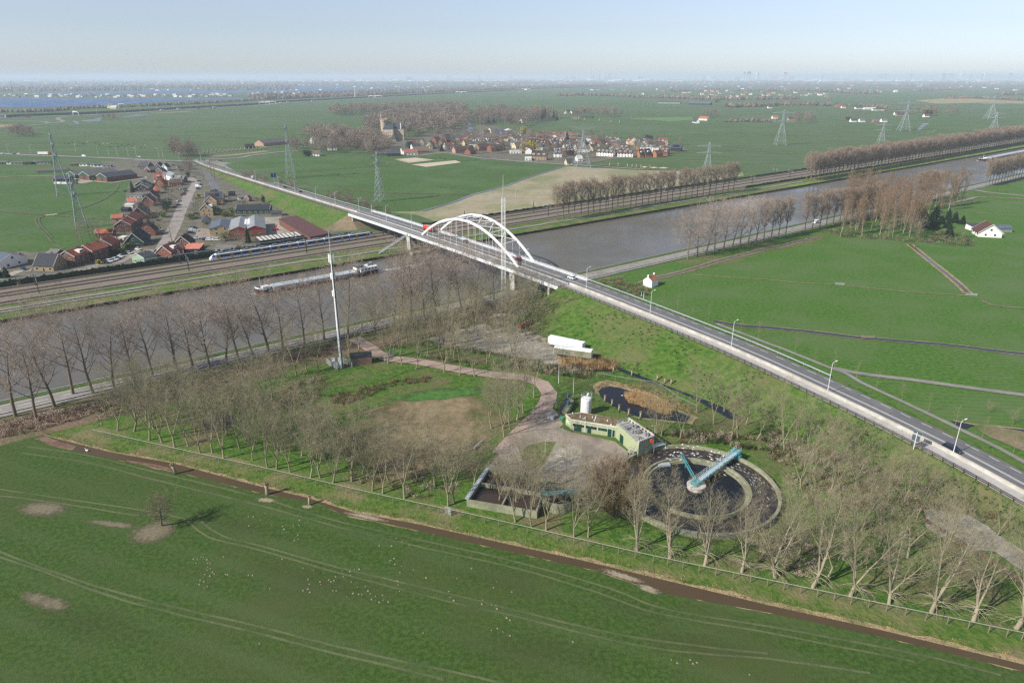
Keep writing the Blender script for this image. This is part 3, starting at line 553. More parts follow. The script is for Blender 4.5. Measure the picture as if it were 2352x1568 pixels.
railing(dense(spanS, 2.6),-9.5,1.15, 'wooden_fence', 'long dark wooden fence beside the cycle path on the right embankment', wood_dk, wood_dk, 1,(1.0,.55),.13, 'wooden embankment fences', 'fence', .16)
railing(dense(spanN, 2.6),-9.5,1.15, 'wooden_fence', 'dark wooden fence on the embankment north of the bridge', wood_dk, wood_dk, 1,(1.0,.55),.13, 'wooden embankment fences', 'fence', .16)
railing(dense(spanS[:22], 4),6.0,.75, 'guard_rail', 'pale guard rail on the far side of the road right of the bridge', galv, galv, 1,(1.0,),.3, None, 'guard rail')
railing(dense(spanN[-40:], 4),6.0,.75, 'guard_rail', 'pale guard rail on the far side of the road left of the bridge', galv, galv, 1,(1.0,),.3, None, 'guard rail')
# bridge
br = thing('arch_bridge', 'white steel tied-arch bridge carrying a road over the canal', 'bridge', ST(200,-45,0))
def bpart(b, n, m, p=None, **k):
 o = b.build(n, m, p or br, world=False); return o
def rel(b, root): b.off(root.location); return b
b = MB(); b.wallrib(deck, 5.3,-10.9,-1.0,-.03); bpart(rel(b, br), 'deck', pm('deck_concrete', '#8d8c86', .85))
b = MB(); b.wallrib(deck, -4.7,-10.6,-.03,.06); bpart(rel(b, br), 'cycle_path', asphalt_lt)
b = MB(); b.wallrib(deck, -10.9,-11.15,-1.35,.18); b.wallrib(deck, 7.4,7.15,-1.35,.18); b.wallrib(deck, 7.15,5.3,-.9,.1)
for i in range(0, len(deck)):
 b.beam(offv(deck, i, -10.9,-1.3), offv(deck, i, 7.2,-1.3),.35,.5)
bpart(rel(b, br), 'edge_girder', white_old)
aN0, aS0 = V((-51.27,385.98,0)), V((3.09,314.15,0)); aN1, aS1 = V((-41.84,399.1,0)), V((10.82,324.19,0))
dz = 11.0; rise = 15.2
def arch_pt(A, B, t): p = A.lerp(B, t); p.z = dz - .3 + rise * 4 * t * (1 - t); return p
NA = 36
for (A, B) in ((aN0, aS0),(aN1, aS1)):
 b = MB(); pts = [arch_pt(A, B, i / NA) for i in range(NA + 1)]; dd = (B - A).normalized(); nn = V((-dd.y, dd.x, 0)); vs = []
 for i, p in enumerate(pts):
  tg = (pts[min(i + 1, NA)] - pts[max(i - 1,0)]).normalized(); up = nn.cross(tg); up = up if up.z > 0 else -up
  for x, y in ((-1,-1),(1,-1),(1,1),(-1,1)): vs.append(p + nn * x * .36 + up * y * .52)
 fs = [(4 * i + j, 4 * i + (j + 1) % 4,4 * i + 4 + (j + 1) % 4,4 * i + 4 + j) for i in range(NA) for j in range(4)]
 b.add(vs, fs + [(0,3,2,1),(4 * NA, 4 * NA + 1,4 * NA + 2,4 * NA + 3)]); bpart(rel(b, br), 'arch', white_p)
 for k in range(1,15):
  b = MB(); p = arch_pt(A, B, k / 15); b.tube([V((p.x, p.y, dz - .3)), p], .075,5); bpart(rel(b, br), 'hanger', white_p)
b = MB(); ts = [.16,.27,.38,.5,.62,.73,.84]
for i, t in enumerate(ts):
 p, r_ = arch_pt(aN0, aS0, t), arch_pt(aN1, aS1, t); b.tube([p, r_], .28,6)
 if i < len(ts) - 1:
  u = ts[i + 1]; m = arch_pt(aN0, aS0,(t + u) / 2).lerp(arch_pt(aN1, aS1,(t + u) / 2),.5)
  for a in (p, r_, arch_pt(aN0, aS0, u), arch_pt(aN1, aS1, u)): b.tube([a, m], .2,5)
bpart(rel(b, br), 'wind_bracing', white_p)
for o, nm in ((-10.85, 'outer'),(-5.6, 'inner'),(6.2, 'far')):
 b = MB(); D2 = smooth_line(deck, 2.5)
 for i in range(0, len(D2)): p = offv(D2, i, o); b.beam(p, p + V((0,0,1.1)),.08)
 for i in range(len(D2) - 1):
  for h in ((1.1,.75,.4) if o != -5.6 else (.85,.55)): b.beam(offv(D2, i, o, h), offv(D2, i + 1, o, h),.07 if h < 1 and o != -5.6 else .11)
 bpart(rel(b, br), 'railing', white_old if o != -10.85 else mast_g)
for t_ in (5.5,-97.5):
 i = min(range(len(deck)), key=lambda j: abs(toST(deck[j])[1] - t_))
 for o in (-8.2,4.2):
  b = MB(); c = offv(deck, i, o); b.prism([ST(toST(c)[0] + x * .9, toST(c)[1] + y * 1.9) for x, y in ((-1,-1),(1,-1),(1,1),(-1,1))], -1,4)
  b.box((c.x, c.y, (4 + c.z - 1.3) / 2 + .0),(2.0,3.6, c.z - 1.3 - 4), CANG, None, 1.15); bpart(rel(b, br), 'pier', concrete)
for L_, i in ((deck, 1),(deck, len(deck) - 2)):
 b = MB(); a, c = offv(L_, i, -10.6), offv(L_, i, 6.9); b.beam(V((a.x, a.y, a.z - 4)), V((c.x, c.y, c.z - 4)),1.2,5.6); bpart(rel(b, br), 'abutment', concrete)
b = MB(); b.beam(ST(195,-2,-.4), ST(213,-2,-.4),5.0,1.3); bpart(rel(b, br), 'pier_foot', concrete_old)
# stairs
def stair(a, z_, w, name, lab, m):
 t = thing(name, lab, 'stairs', z_.copy()); b = MB(); n = 34; d = a - z_
 side = V((-d.y, d.x, 0)).normalized()
 for i in range(n):
  p = z_ + d * ((i + .5) / n); b.beam(p - side * w / 2, p + side * w / 2,.5,.12)
 for s_ in (-1,1): b.beam(z_ + side * s_ * w / 2, a + side * s_ * w / 2,.12,.35)
 b.off(z_).build('steps', m, t)
 b = MB()
 for s_ in (-1,1):
  b.beam(z_ + side * s_ * w / 2 + V((0,0,1.1)), a + side * s_ * w / 2 + V((0,0,1.1)),.09)
  b.beam(z_ + side * s_ * w / 2 + V((0,0,.6)), a + side * s_ * w / 2 + V((0,0,.6)),.06)
  for i in range(0, n, 3):
   p = z_ + d * (i / n) + side * s_ * w / 2; b.beam(p, p + V((0,0,1.1)),.07)
 b.off(z_).build('handrail', galv, t); return t
stair(G(938,538,10.9), G(870,582,.1),2.0, 'steel_stairs', 'pale steel stairs from the bridge down to the towpath', galv)
stair(G(1294,664,9.9), G(1228,717,.3),1.6, 'wooden_stairs', 'steep wooden stairs on the embankment beside the bridge end', wood_gr)
# street lamps along the road
def lamp(h=9.2, arm=1.5, w=.085, name='street_lamp', mm=None, double=False, head=None):
 t = thing(name, 'x', 'street lamp'); b = MB()
 b.tube([(0,0,0),(0,0, h * .5),(0,0, h - .5)], [w * 1.25, w, w * .8], 6)
 for s_ in ((1,-1) if double else (1,)):
  b.tube([(0,0, h - .5),(s_ * arm * .35,0, h - .08),(s_ * arm, 0, h)], [w * .8, w * .6, w * .5], 5)
 b.build('pole', mm or white_old, t); 
 for s_ in ((1,-1) if double else (1,)):
  b = MB(); b.box((s_ * (arm + .35),0, h),(.8,.3,.16),0); b.build('lamp_head', head or white_p, t)
 return remember(t)
lp0 = lamp(); usedl = [False]
lamp_pos = [((1909,899.4), 'sixth', 'beside the right embankment path junction'),((2195,1040.6),0,0)]
LAMPS = [(535,397,2.1),(592,418.5,3.8),(640,435,5.2),(679,446.5,6.2),(722.5,462,7.2),(770.5,474,8.3),(824,490,9.3),(883.5,509,10.2),(946,526,11),(1224.5,612,11),(1347,667,10.4),(1501,723,9.4),(1686,798,8.1),(1909,899.4,6),(2195,1040.6,4.1)]
ldesc = {0: 'first lamp of the bridge road, nearest the road junction', 9: 'street lamp at the near end of the white arches', 8: 'street lamp just left of where the white arches begin', 10: 'street lamp on the barrier nearest the white car on the bridge end', 13: 'street lamp on the barrier between the last two at the right', 14: 'street lamp on the barrier beside the dark car at the right'}
for i, (x, y, z) in enumerate(LAMPS):
 p = G(x, y, z); j = min(range(len(road)), key=lambda k: (road[k] - p).length); d = road[min(j + 1, len(road) - 1)] - road[max(j - 1,0)]; q_ = offv(road, j, -4.25)
 lab = ldesc.get(i) or ('tall street lamp, %s from the junction along the bridge road barrier' % ordn(i + 1))
 a = math.atan2(d.y, d.x) + math.pi / 2
 p = V((q_.x, q_.y, road[j].z + (.9 if i != 9 else 0)))
 p = p + (G(x, y, z) - p).project(V((d.x, d.y, 0)).normalized())
 hgt = 1.0
 if i == 0: lp0.location = p; lp0.rotation_euler = (0,0, a); tag(lp0, lab, 'street lamp', 'street lamps of the bridge road')
 else: dup(lp0, p, a, lab, 'street lamps of the bridge road')
# ============================================================ QUAYS, RAILWAY
b = MB(); s = -60.0; rr = random.Random(3)
while s < 2500:
 st_ = .8 if s < 240 else 3.0; j = rr.uniform(-.12,.12)
 b.beam(ST(s, bank_far(s) - .25 + j, -.5), ST(s + st_ * .93, bank_far(s) - .25 + j, -.5),.4,1.5 + rr.uniform(-.1,.15)); s += st_
tag(b.build('sheet_piling', pm('rusty_piling', '#3a2e27', .9,.7)), 'long dark sheet piling along the far side of the canal', 'quay wall')
b = MB()
for s in range(-60,1600,6): b.beam(ST(s, bank_near(s) + .15,-.55), ST(s + 6, bank_near(s + 6) + .15,-.55),.3,1.2)
tag(b.build('quay_edging', concrete_old), 'low concrete quay edging on the near side of the canal', 'quay wall')
gl_ = [ST(s, -95.2 + max(0, s - 500) * .008,0) for s in range(-60,1400,4)]
for L_, w_ in ((gl_[:64], 'left of the bridge'),(gl_[66:], 'right of the bridge')):
 railing(L_, 0,.85, 'guard_rail', 'long steel guard rail between canal and pale road ' + w_, galv, mast_g, 1,(.9,),.32, None, 'guard rail')
steel = pm('rail_steel', '#5a4a42', .5,.9)
sleep = mat('sleepers', (.055,.045,.04),(.09,.075,.062), scale=2.5, rough=.95, world=True)
tracks = [(27.3,0),(38.8,0),(44.2,.018),(53.0,.012)]
def tr_t(k, s): t0, g_ = tracks[k]; return t0 + g_ * max(0, min(s, 300)) + bend(s)
for k in range(4):
 S_ = list(range(-260,2401,20)); t = thing('railway_track', ['track nearest the canal', 'second track from the canal', 'track the train stands on', 'track farthest from the canal, along the ivy wall'][k] + ', brown rails and sleepers', 'railway track', ST(0, tr_t(k, 0),.3),0, 'parallel railway tracks')
 line = [ST(s, tr_t(k, s),.29) for s in S_]
 b = MB(); b.ribbon(line, 1.3,-1.3, zo=.05); b.off(t.location).build('sleeper_bed', sleep, t)
 for o in (-.76,.76):
  b = MB(); b.wallrib(line, o - .05, o + .05,.05,.22); b.off(t.location).build('rail', steel, t)
# low fence between railway and towpath, dark ivy wall, dark hedge on the far side further right
b = MB()
for s in range(-60,700,3): b.beam(ST(s, 22.5 + bend(s),.2), ST(s, 22.5 + bend(s),1.3),.09)
tag(b.build('trackside_fence', dksteel), 'low dark post fence between the railway and the towpath', 'fence')
ivy = mat('ivy', (.012,.028,.012),(.03,.05,.022), scale=1.5, rough=.95, world=True, bump=.4, bscale=2)
w = thing('ivy_wall', 'long ivy covered noise wall with a pale top rail behind the tracks', 'noise wall', ST(0,57,0))
b = MB(); rr = random.Random(5)
for s in range(-200,186,1):
 h = 3.0 + rr.uniform(-.25,.3) + (.5 if s % 7 == 0 else 0); b.beam(ST(s, 57 + rr.uniform(-.15,.15), h / 2), ST(s + 1.05,57, h / 2),.7, h)
b.off(w.location).build('ivy', ivy, w)
posts(w, [ST(s, 57.1,0) for s in range(-200,186,6)], 4.1,.14, dksteel)
b = MB(); b.beam(ST(-200,57.1,4.1), ST(186,57.1,4.1),.22,.28); b.off(w.location).build('top_rail', galv, w)
b = MB()
for s in range(228,800,2):
 h = 1.5 + rr.uniform(-.3,.5); b.beam(ST(s, 60.5 + bend(s) + rr.uniform(-.3,.3), h / 2), ST(s + 2.1,60.5 + bend(s), h / 2),1.2, h)
tag(b.build('hedge', ivy), 'long dark low hedge between the railway and the stubble field', 'hedge')
b = MB()
for s in range(560,1500,3):
 h = 1.8 + rr.uniform(-.3,.5); b.beam(ST(s, 23.5 + bend(s) + rr.uniform(-.3,.3), h / 2), ST(s + 3.1,23.5 + bend(s), h / 2),1.2, h)
tag(b.build('hedge', ivy), 'long dark hedge between the railway and the dense poplar row', 'hedge')
# overhead line masts
def ohl():
 t = thing('catenary_mast', 'x', 'catenary mast'); b = MB()
 for x, y in ((-.2,-.2),(.2,-.2),(.2,.2),(-.2,.2)): b.beam((x, y, 0),(x * .7, y * .7,8.2),.09)
 for i in range(12):
  z = i * .68; s_ = 1 if i % 2 else -1
  for x in (-.2,.2): b.beam((x, -.2 * s_, z),(x, .2 * s_, z + .68),.06)
  for y in (-.2,.2): b.beam((-.2 * s_, y, z),(.2 * s_, y, z + .68),.06)
 b.build('mast', dksteel, t)
 for s_ in (-1,1):
  b = MB(); b.beam((0, s_ * .2,7.4),(0, s_ * 3.2,7.7),.09); b.beam((0, s_ * .2,5.9),(0, s_ * 3.0,6.1),.07); b.beam((0, s_ * .2,7.4),(0, s_ * 2.9,6.1),.06); b.beam((0, s_ * 3,5.6),(0, s_ * 3,7.7),.05)
  b.build('cantilever', galv, t)
 return remember(t)
m0 = ohl(); first = True; n_ = 0
for s in [17,83,147,205,268,330,392,455,520,585,650,715,780,845,910]:
 for t_, w_ in ((33.3, 'canal'),(50.4, 'village')):
  p = ST(s, t_ + bend(s),.25); n_ += 1
  lab = 'dark lattice catenary mast, %s along the tracks from the left, on the %s side' % (ordn((n_ + 1) // 2), w_)
  if first: m0.location = p; m0.rotation_euler = (0,0, CANG); tag(m0, lab, None, 'catenary masts'); first = False
  else: dup(m0, p, CANG, lab, 'catenary masts')
# ============================================================ VEHICLES
def paint(hexc, nm): return pm('car_paint_' + nm, hexc, .3,.95, coat=.5, spec=.5)
PAINT = dict(white=paint('#e4e6e6', 'white'), black=paint('#14161a', 'black'), grey=paint('#6c7276', 'grey'), silver=paint('#b4babd', 'silver'), blue=paint('#1d3558', 'blue'), red=paint('#a3201c', 'red'), dark=paint('#1a2030', 'navy'))
lampm = pm('headlight', '#d8d8d0', .2); taill = pm('tail_light', '#a01810', .3)
def extr(b, prof, w, mi=None, win=0):
 """profile (x,z) extruded across y, narrowed by win at the upper points"""
 zmx = max(z for x, z in prof); zmn = min(z for x, z in prof); n = len(prof); vs = []
 for s_ in (-1,1):
  for x, z in prof: vs.append((x, s_ * (w / 2 - win * (z - zmn) / max(.01, zmx - zmn)), z))
 fs = [(i, (i + 1) % n, n + (i + 1) % n, n + i) for i in range(n)] + [tuple(range(n))[::-1], tuple(range(n, 2 * n))]
 return b.add(vs, fs, mi)
WHEEL = {}
def vehicle(kind, col):
 t = thing({'car': 'parked_car', 'estate': 'parked_car', 'van': 'van'}[kind], 'x', 'van' if kind == 'van' else 'car')
 p = PAINT[col]
 if kind == 'van':
  L_, W_, bp = 5.4,2.0, [(-2.7,.4),(2.6,.4),(2.7,.9),(2.5,1.25),(1.75,1.45),(1.2,2.3),(.9,2.4),(-2.6,2.4),(-2.7,2.2)]; gp = [(1.3,1.45),(1.82,1.47),(1.24,2.2),(.9,2.22),(.5,2.2),(.5,1.45)]
 elif kind == 'estate':
  L_, W_, bp = 4.7,1.82, [(-2.35,.35),(2.3,.35),(2.35,.62),(2.2,.82),(1.2,.98),(-2.3,1.0),(-2.35,.7)]; gp = [(1.25,.96),(.45,1.45),(-1.9,1.47),(-2.25,.98)]
 else:
  L_, W_, bp = 4.1,1.75, [(-2.05,.35),(2.0,.35),(2.05,.6),(1.9,.82),(1.05,.96),(-1.95,1.0),(-2.05,.7)]; gp = [(1.1,.94),(.4,1.45),(-1.25,1.48),(-1.9,.98)]
 extr(MB(), bp, W_, win=.12 if kind == 'van' else .05)
 b = MB(); extr(b, bp, W_, win=.12 if kind == 'van' else .06); b.build('body', p, t)
 b = MB(); extr(b, gp, W_ - (.16 if kind == 'van' else .14) + (.2 if kind == 'van' else 0), win=.12); b.build('windows', glass, t)
 if kind != 'van':
  zt = gp[1][1]; x0, x1 = gp[2][0], gp[1][0]; b = MB(); b.box(((x0 + x1) / 2,0, zt + .03),(x1 - x0 + .1, W_ - .36,.06),0); b.build('roof', p, t)
 for x in (L_ * .3,-L_ * .3):
  for y in (-W_ / 2 + .1, W_ / 2 - .1):
   b = MB(); b.tube([(x, y - .1,.33),(x, y + .1,.33)], .33,10); b.build('wheel', black, t)
 for y in (-W_ * .36, W_ * .36):
  b = MB(); b.box((bp[2][0] - .06, y, bp[2][1] + .06),(.14,.3,.14)); b.build('headlight', lampm, t)
  b = MB(); b.box((-L_ / 2 + .03, y, .85),(.12,.22,.16)); b.build('tail_light', taill, t)
 return remember(t)
VP = {}
def car_at(kind, col, p, az, label, group=None):
 k = (kind, col)
 if k not in VP:
  t = vehicle(kind, col); VP[k] = t; t.location = p; t.rotation_euler = (0,0, az); tag(t, label, None, group); return t
 return dup(VP[k], p, az, label, group)
def road_az(p, back=False):
 j = min(range(len(road)), key=lambda k: (road[k] - p).length_squared); d = road[min(j + 1, len(road) - 1)] - road[max(j - 1,0)]
 return math.atan2(d.y, d.x) + (math.pi if back else 0), j
def on_road(kind, col, xy, z, o, label, back=False):
 az, j = road_az(G(xy[0], xy[1], z), back); g_ = G(xy[0], xy[1], road[j].z); a_ = road_az(g_)[1]
 d = road[min(a_ + 1, len(road) - 1)] - road[max(a_ - 1,0)]; d = V((d.x, d.y, 0)).normalized()
 p = offv(road, a_, o); p += d * (g_ - p).dot(d); p.z = road[a_].z + .02
 return car_at(kind, col, p, az, label)
def az_of(k, a, c, z=0): v = G(*k(*c), z) - G(*k(*a), z); return math.atan2(v.y, v.x)
on_road('estate', 'dark', (2190,1030),4.1,-1.9, 'dark blue estate car driving on the road at the right edge')
on_road('car', 'white', (1315,640),10.7,2.0, 'white car with black roof just past the arches', True)
on_road('car', 'red', (1193,597),11,2.4, 'red car on the bridge under the far arch foot', True)
on_road('car', 'black', (1076,556),11,2.4, 'black car under the middle of the arches', True)
on_road('car', 'black', (689,442),6.2,2.2, 'black car on the embankment road, nearer the bridge of two', True)
on_road('car', 'dark', (652,431.5),5.4,2.2, 'dark car beside the blue motorway sign', True)
on_road('van', 'white', (577,410),3.2,2.0, 'white van near the start of the concrete barrier', True)
nr_az = math.atan2(CD.y, CD.x)
car_at('van', 'white', G(*Q[14](440,1478),.32), nr_az + math.pi, 'white van on the canal road beneath the poplars at right')
car_at('car', 'dark', G(1340 - 294 + 0,1,0) if 0 else G(*Q[22](1780,1310),.3),.3, 'dark car parked under trees beside the gravel yard')
car_at('car', 'black', G(*Q[22](1900,1290),.3),.4, 'black car parked behind the trees of the gravel yard')
# red tipper lorry
def lorry(name, label, p, az, cab, box, L_=9.0, bh=2.2, tip=True, group=None):
 t = thing(name, label, 'lorry', p, az, group)
 b = MB(); extr(b, [(L_ / 2 - 2.2,.7),(L_ / 2,.7),(L_ / 2,1.7),(L_ / 2 - .2,3.0),(L_ / 2 - 1.8,3.05),(L_ / 2 - 2.2,2.9)], 2.5, win=.08); b.build('cab', cab, t)
 b = MB(); b.box((L_ / 2 - .02,0,2.2),(.1,2.1,.7)); b.build('windscreen', glass, t)
 b = MB(); b.box((-1.2,0,.85),(L_ - 2.6,1.2,.3)); b.build('chassis', dksteel, t)
 b = MB(); x0, x1 = -L_ / 2, L_ / 2 - 2.5
 extr(b, [(x0,1.1),(x1,1.1),(x1,1.1 + bh),(x0,1.1 + bh)], 2.5, win=-.04 if tip else 0); b.build('tipper_body' if tip else 'cargo_box', box, t)
 for x in [L_ / 2 - 1.3] + ([-L_ / 2 + 1,-L_ / 2 + 2.3] if L_ < 11 else [-L_ / 2 + 1,-L_ / 2 + 2.3,-L_ / 2 + 3.6,1.5]):
  for y in (-1.15,1.15): b = MB(); b.tube([(x, y - .15,.5),(x, y + .15,.5)], .5,10); b.build('wheel', black, t)
 return t
redp = paint('#c42a18', 'orange_red'); g_ = G(1005,528,11.0); az, j = road_az(g_)
g_ = offv(road, j, 2.2) + V((0,0,.05)); tr_ = lorry('tipper_lorry', 'red tipper lorry with yellow front lettering on the bridge', g_, az + math.pi, redp, redp, 10,1.9)
b = MB(); b.box((3.2,0,2.62),(.9,2.52,.5)); b.build('yellow_panel', pm('yellow_paint', '#e2b21c', .4), tr_)
b = MB(); extr(b, [(-4.6,3.0),(1.8,3.0),(1.4,3.35),(-4.2,3.35)], 2.2, win=.3); b.build('load_cover', pm('tarpaulin_grey', '#8a8684', .8), tr_)
b = MB(); 
for y in (-1.3,1.3):
 for k, x in enumerate((-2.6,-1.7,-.8,.1)): b.box((x, y, 2.1),(.5,.03,.55)); b.box((x + .0, y, 2.1),(.18,.05,.75))
b.build('lettering', MATS['yellow_paint'], tr_)
# ---- train ----
tz = .62; tw, th = 2.9,4.1
blue_t = pm('train_blue', '#17306e', .5,.95); yel_t = pm('train_yellow', '#e0a81c', .4); whi_t = pm('train_white', '#d4d9de', .45,.95); roof_t = pm('train_roof', '#6d757c', .7)
train = thing('train', 'white and blue electric train with yellow doors on the railway', 'train', ST(97, tr_t(2,140), tz), CANG + .012)
lens = [17.2,16.4,16.4,16.4,16.4,17.2]; x = 0.0
def sect(b, xs, prof, mi=None, cap=True):
 n = len(prof[0]); vs = [(xs[i], y, z) for i in range(len(xs)) for y, z in prof[i]]
 fs = [(i * n + j, i * n + (j + 1) % n, (i + 1) * n + (j + 1) % n, (i + 1) * n + j) for i in range(len(xs) - 1) for j in range(n)]
 if cap: fs += [tuple(range(n))[::-1], tuple(range((len(xs) - 1) * n, len(xs) * n))]
 return b.add(vs, fs, mi)
def csec(w_, z0, z1, k=.35): return [(-w_, z0),(w_, z0),(w_, z1 - k),(w_ - k, z1),(-w_ + k, z1),(-w_, z1 - k)]
for ci, L_ in enumerate(lens):
 a, e_ = x + .25, x + L_ - .25; b = MB(); xs = [a, e_]; pf = [csec(1.42,.2,3.55)] * 2
 if ci == 0: xs = [a, a + 1.0, a + 2.4, a + 3.6, e_]; pf = [csec(1.1,.35,1.5,.2), csec(1.35,.2,2.3,.3), csec(1.42,.2,3.2), csec(1.42,.2,3.55), csec(1.42,.2,3.55)]
 if ci == 5: xs = [a, e_ - 3.6, e_ - 2.4, e_ - 1.0, e_]; pf = [csec(1.42,.2,3.55), csec(1.42,.2,3.55), csec(1.42,.2,3.2), csec(1.35,.2,2.3,.3), csec(1.1,.35,1.5,.2)]
 sect(b, xs, pf); c = b.build('carriage', whi_t, train)
 lo, hi = (a + 3.4 if ci == 0 else a + .1),(e_ - 3.4 if ci == 5 else e_ - .1)
 b = MB()
 for y in (-1.43,1.43): b.box(((lo + hi) / 2, y, 2.22),(hi - lo, .05,1.7))
 b.build('blue_band', blue_t, c)
 b = MB()
 d1, d2 = a + L_ * .27, a + L_ * .68
 for y in (-1.46,1.46):
  for w0, w1 in ((lo + .4, d1 - 1.0),(d1 + 1.0, d2 - 1.0),(d2 + 1.0, hi - .4)):
   if w1 - w0 > .6: b.box(((w0 + w1) / 2, y, 2.25),(w1 - w0,.05,.8))
 b.build('window_band', glass, c)
 for dx in (d1, d2):
  b = MB()
  for y in (-1.475,1.475): b.box((dx, y, 1.75),(1.5,.05,2.3))
  b.build('door', yel_t, c)
  b = MB()
  for y in (-1.505,1.505):
   for o in (-.36,.36): b.box((dx + o, y, 2.15),(.42,.03,1.0))
  b.build('door_glass', glass, c)
 b = MB(); b.box(((lo + hi) / 2,0,3.66),(hi - lo - .4,2.1,.22)); b.box((lo + 3,0,3.95),(2.6,1.6,.5)); b.box((hi - 4,0,3.9),(3.4,1.7,.4))
 if ci in (2,4): b.beam((lo + 7,-.8,4.1),(lo + 7,.8,4.1),.1); b.beam((lo + 7,0,3.8),(lo + 8.2,0,4.5),.08); b.beam((lo + 8.2,-.9,4.5),(lo + 8.2,.9,4.5),.1)
 b.build('roof_equipment', roof_t, c)
 b = MB(); b.box(((a + e_) / 2,0,.12),(L_ - 4,2.3,.5)); 
 for wx in (a + 1.2, e_ - 1.2): b.box((wx, 0,.0),(2.4,2.1,.62))
 b.build('underframe', dksteel, c)
 if ci in (0,5):
  b = MB(); k_ = 1 if ci == 0 else -1; ex = a if ci == 0 else e_
  vs = [(ex + k_ * 1.02,-1.2,2.22),(ex + k_ * 1.02,1.2,2.22),(ex + k_ * 2.45,1.15,3.27),(ex + k_ * 2.45,-1.15,3.27),(ex + k_ * .2,-.95,1.66),(ex + k_ * .2,.95,1.66)]
  b.add(vs, [(0,1,2,3),(4,5,1,0)]); b.build('windscreen', glass, c)
  b = MB(); [b.box((ex + k_ * 1.9, y, 2.6),(1.8,.05,.9)) for y in (-1.41,1.41)]; b.build('cab_side', blue_t, c)
 x += L_
# ============================================================ BARGES
hullm = pm('hull_black', '#22232a', .5); hullr = pm('hull_red', '#8a2a22', .6); deckg = pm('hatch_grey', '#a9b2b6', .5,.9)
def barge(label, loc, az, L_=68.0, Wd=7.4, grp=None, copy=None):
 t = thing('cargo_barge', label, 'barge', loc, az, grp); b = MB(); n = 14; vs = []; sec = []
 def hw(u):          # half width along the hull, bow at +x
  if u > .93: return Wd / 2 * math.sqrt(max(.02,1 - ((u - .93) / .07) ** 2))
  if u < .05: return Wd / 2 * (.72 + .28 * u / .05)
  return Wd / 2
 us = [0,.02,.05,.1,.3,.5,.7,.85,.93,.95,.97,.985,1.0]
 top = [2.2 if u < .12 else (1.15 if u < .88 else 1.15 + (u - .88) / .12 * 1.5) for u in us]
 xs = [L_ * (u - .5) for u in us]
 sect(b, xs, [[(-hw(u) * .9,-.6),(hw(u) * .9,-.6),(hw(u), tp),(-hw(u), tp)] for u, tp in zip(us, top)]); b.build('hull', hullm, t)
 b = MB(); sect(b, xs, [[(-hw(u) - .04,.35),(hw(u) + .04,.35),(hw(u) + .04,.6),(-hw(u) - .04,.6)] for u in us]); b.build('red_stripe', hullr, t)
 b = MB(); 
 for i in range(11):
  xx = -L_ * .31 + i * L_ * .062; b.box((xx + L_ * .031,0,1.75),(L_ * .0615, Wd - 1.9,1.3),0); b.box((xx + L_ * .031,0,2.45),(L_ * .058, Wd - 1.6,.16),0)
 b.build('hatch_covers', deckg, t)
 b = MB(); b.box((-L_ * .41,0,2.9),(L_ * .15, Wd - 1.4,2.4)); b.box((-L_ * .335,0,4.2),(3.6,4.4,2.4)); h_ = b.build('superstructure', white_p, t)
 b = MB(); b.box((-L_ * .335,0,4.75),(3.7,4.5,.8))
 for i in range(5): 
  for y in (-(Wd - 1.4) / 2 - .02,(Wd - 1.4) / 2 + .02): b.box((-L_ * .47 + i * 1.9, y, 3.1),(1.0,.05,.7))
 b.build('windows', glass, h_)
 b = MB(); b.box((-L_ * .335,0,5.5),(4.6,5.2,.16)); b.beam((-L_ * .335,0,5.5),(-L_ * .335,0,8),.12); b.beam((-L_ * .335,-1,7),(-L_ * .335,1,7),.1); b.build('wheelhouse_roof', pm('roof_grey', '#5b6266', .6), h_)
 b = MB(); b.box((L_ * .42,0,2.2),(3.6,3.4,1.3)); b.build('fore_cabin', white_p, t)
 b = MB(); b.beam((L_ * .455,0,1.8),(L_ * .455,0,7.5),.14); b.beam((L_ * .455,0,7),(L_ * .44,0,2.3),.06); b.build('fore_mast', white_p, t)
 b = MB(); b.wallrib([V((x_, hw(u), tp)) for x_, u, tp in zip(xs, us, top)][8:], 0,-.1,0,.7); b.wallrib([V((x_, -hw(u), tp)) for x_, u, tp in zip(xs, us, top)][8:], 0,.1,0,.7); b.build('bulwark', white_p, t)
 return t
A_, B_ = G(586,673,-.8), G(866,623,-.8); v = A_ - B_; mid = (A_ + B_) / 2; baz = math.atan2(v.y, v.x)
bl = v.length
bg1 = barge('long grey cargo barge with white wheelhouse on the canal', V((mid.x, mid.y, -1.0)), baz, bl)
dk_ = V((mid.x, mid.y, 3.1)) - v.normalized() * bl * .44
car_at('car', 'silver', dk_, baz + .1, 'silver car parked on the stern roof of the cargo barge')
A2, B2 = G(*Q[14](1945,905),-.8), G(*Q[14](2351 + 130,800),-.8); v2 = A2 - B2; m2 = (A2 + B2) / 2
barge('cargo vessel with white bow and wave, far right on the canal', V((m2.x, m2.y, -1.0)), math.atan2(v2.y, v2.x), v2.length, 9.5)
foam = pm('foam', '#c4c6c2', .8)
def wake(p, az, L_, w0, w1, name, n=260, seed=1):
 rr = random.Random(seed); b = MB(); ca, sa = cos(az), sin(az)
 for i in range(n):
  u = rr.random() ** 1.6; x_ = u * L_; y_ = rr.gauss(0,1) * (w0 + (w1 - w0) * u) * .45; r = rr.uniform(.12,.5) * (1.2 - u * .7)
  X, Y = p.x + x_ * ca - y_ * sa, p.y + x_ * sa + y_ * ca
  pts = [(X + r * rr.uniform(.6,1.5) * cos(a) * 1.6, Y + r * rr.uniform(.5,1) * sin(a)) for a in (0,1.2,2.5,3.8,5.1)]
  b.sheet(pts, -1.07 + (i % 40) * .0012)
 return tag(b.build(name, foam), 'white water stirred up by a vessel on the canal', None, None, 'stuff')
wake(B_ - v.normalized() * .5, baz + math.pi, 42,1.2,3.2, 'foam', 420)
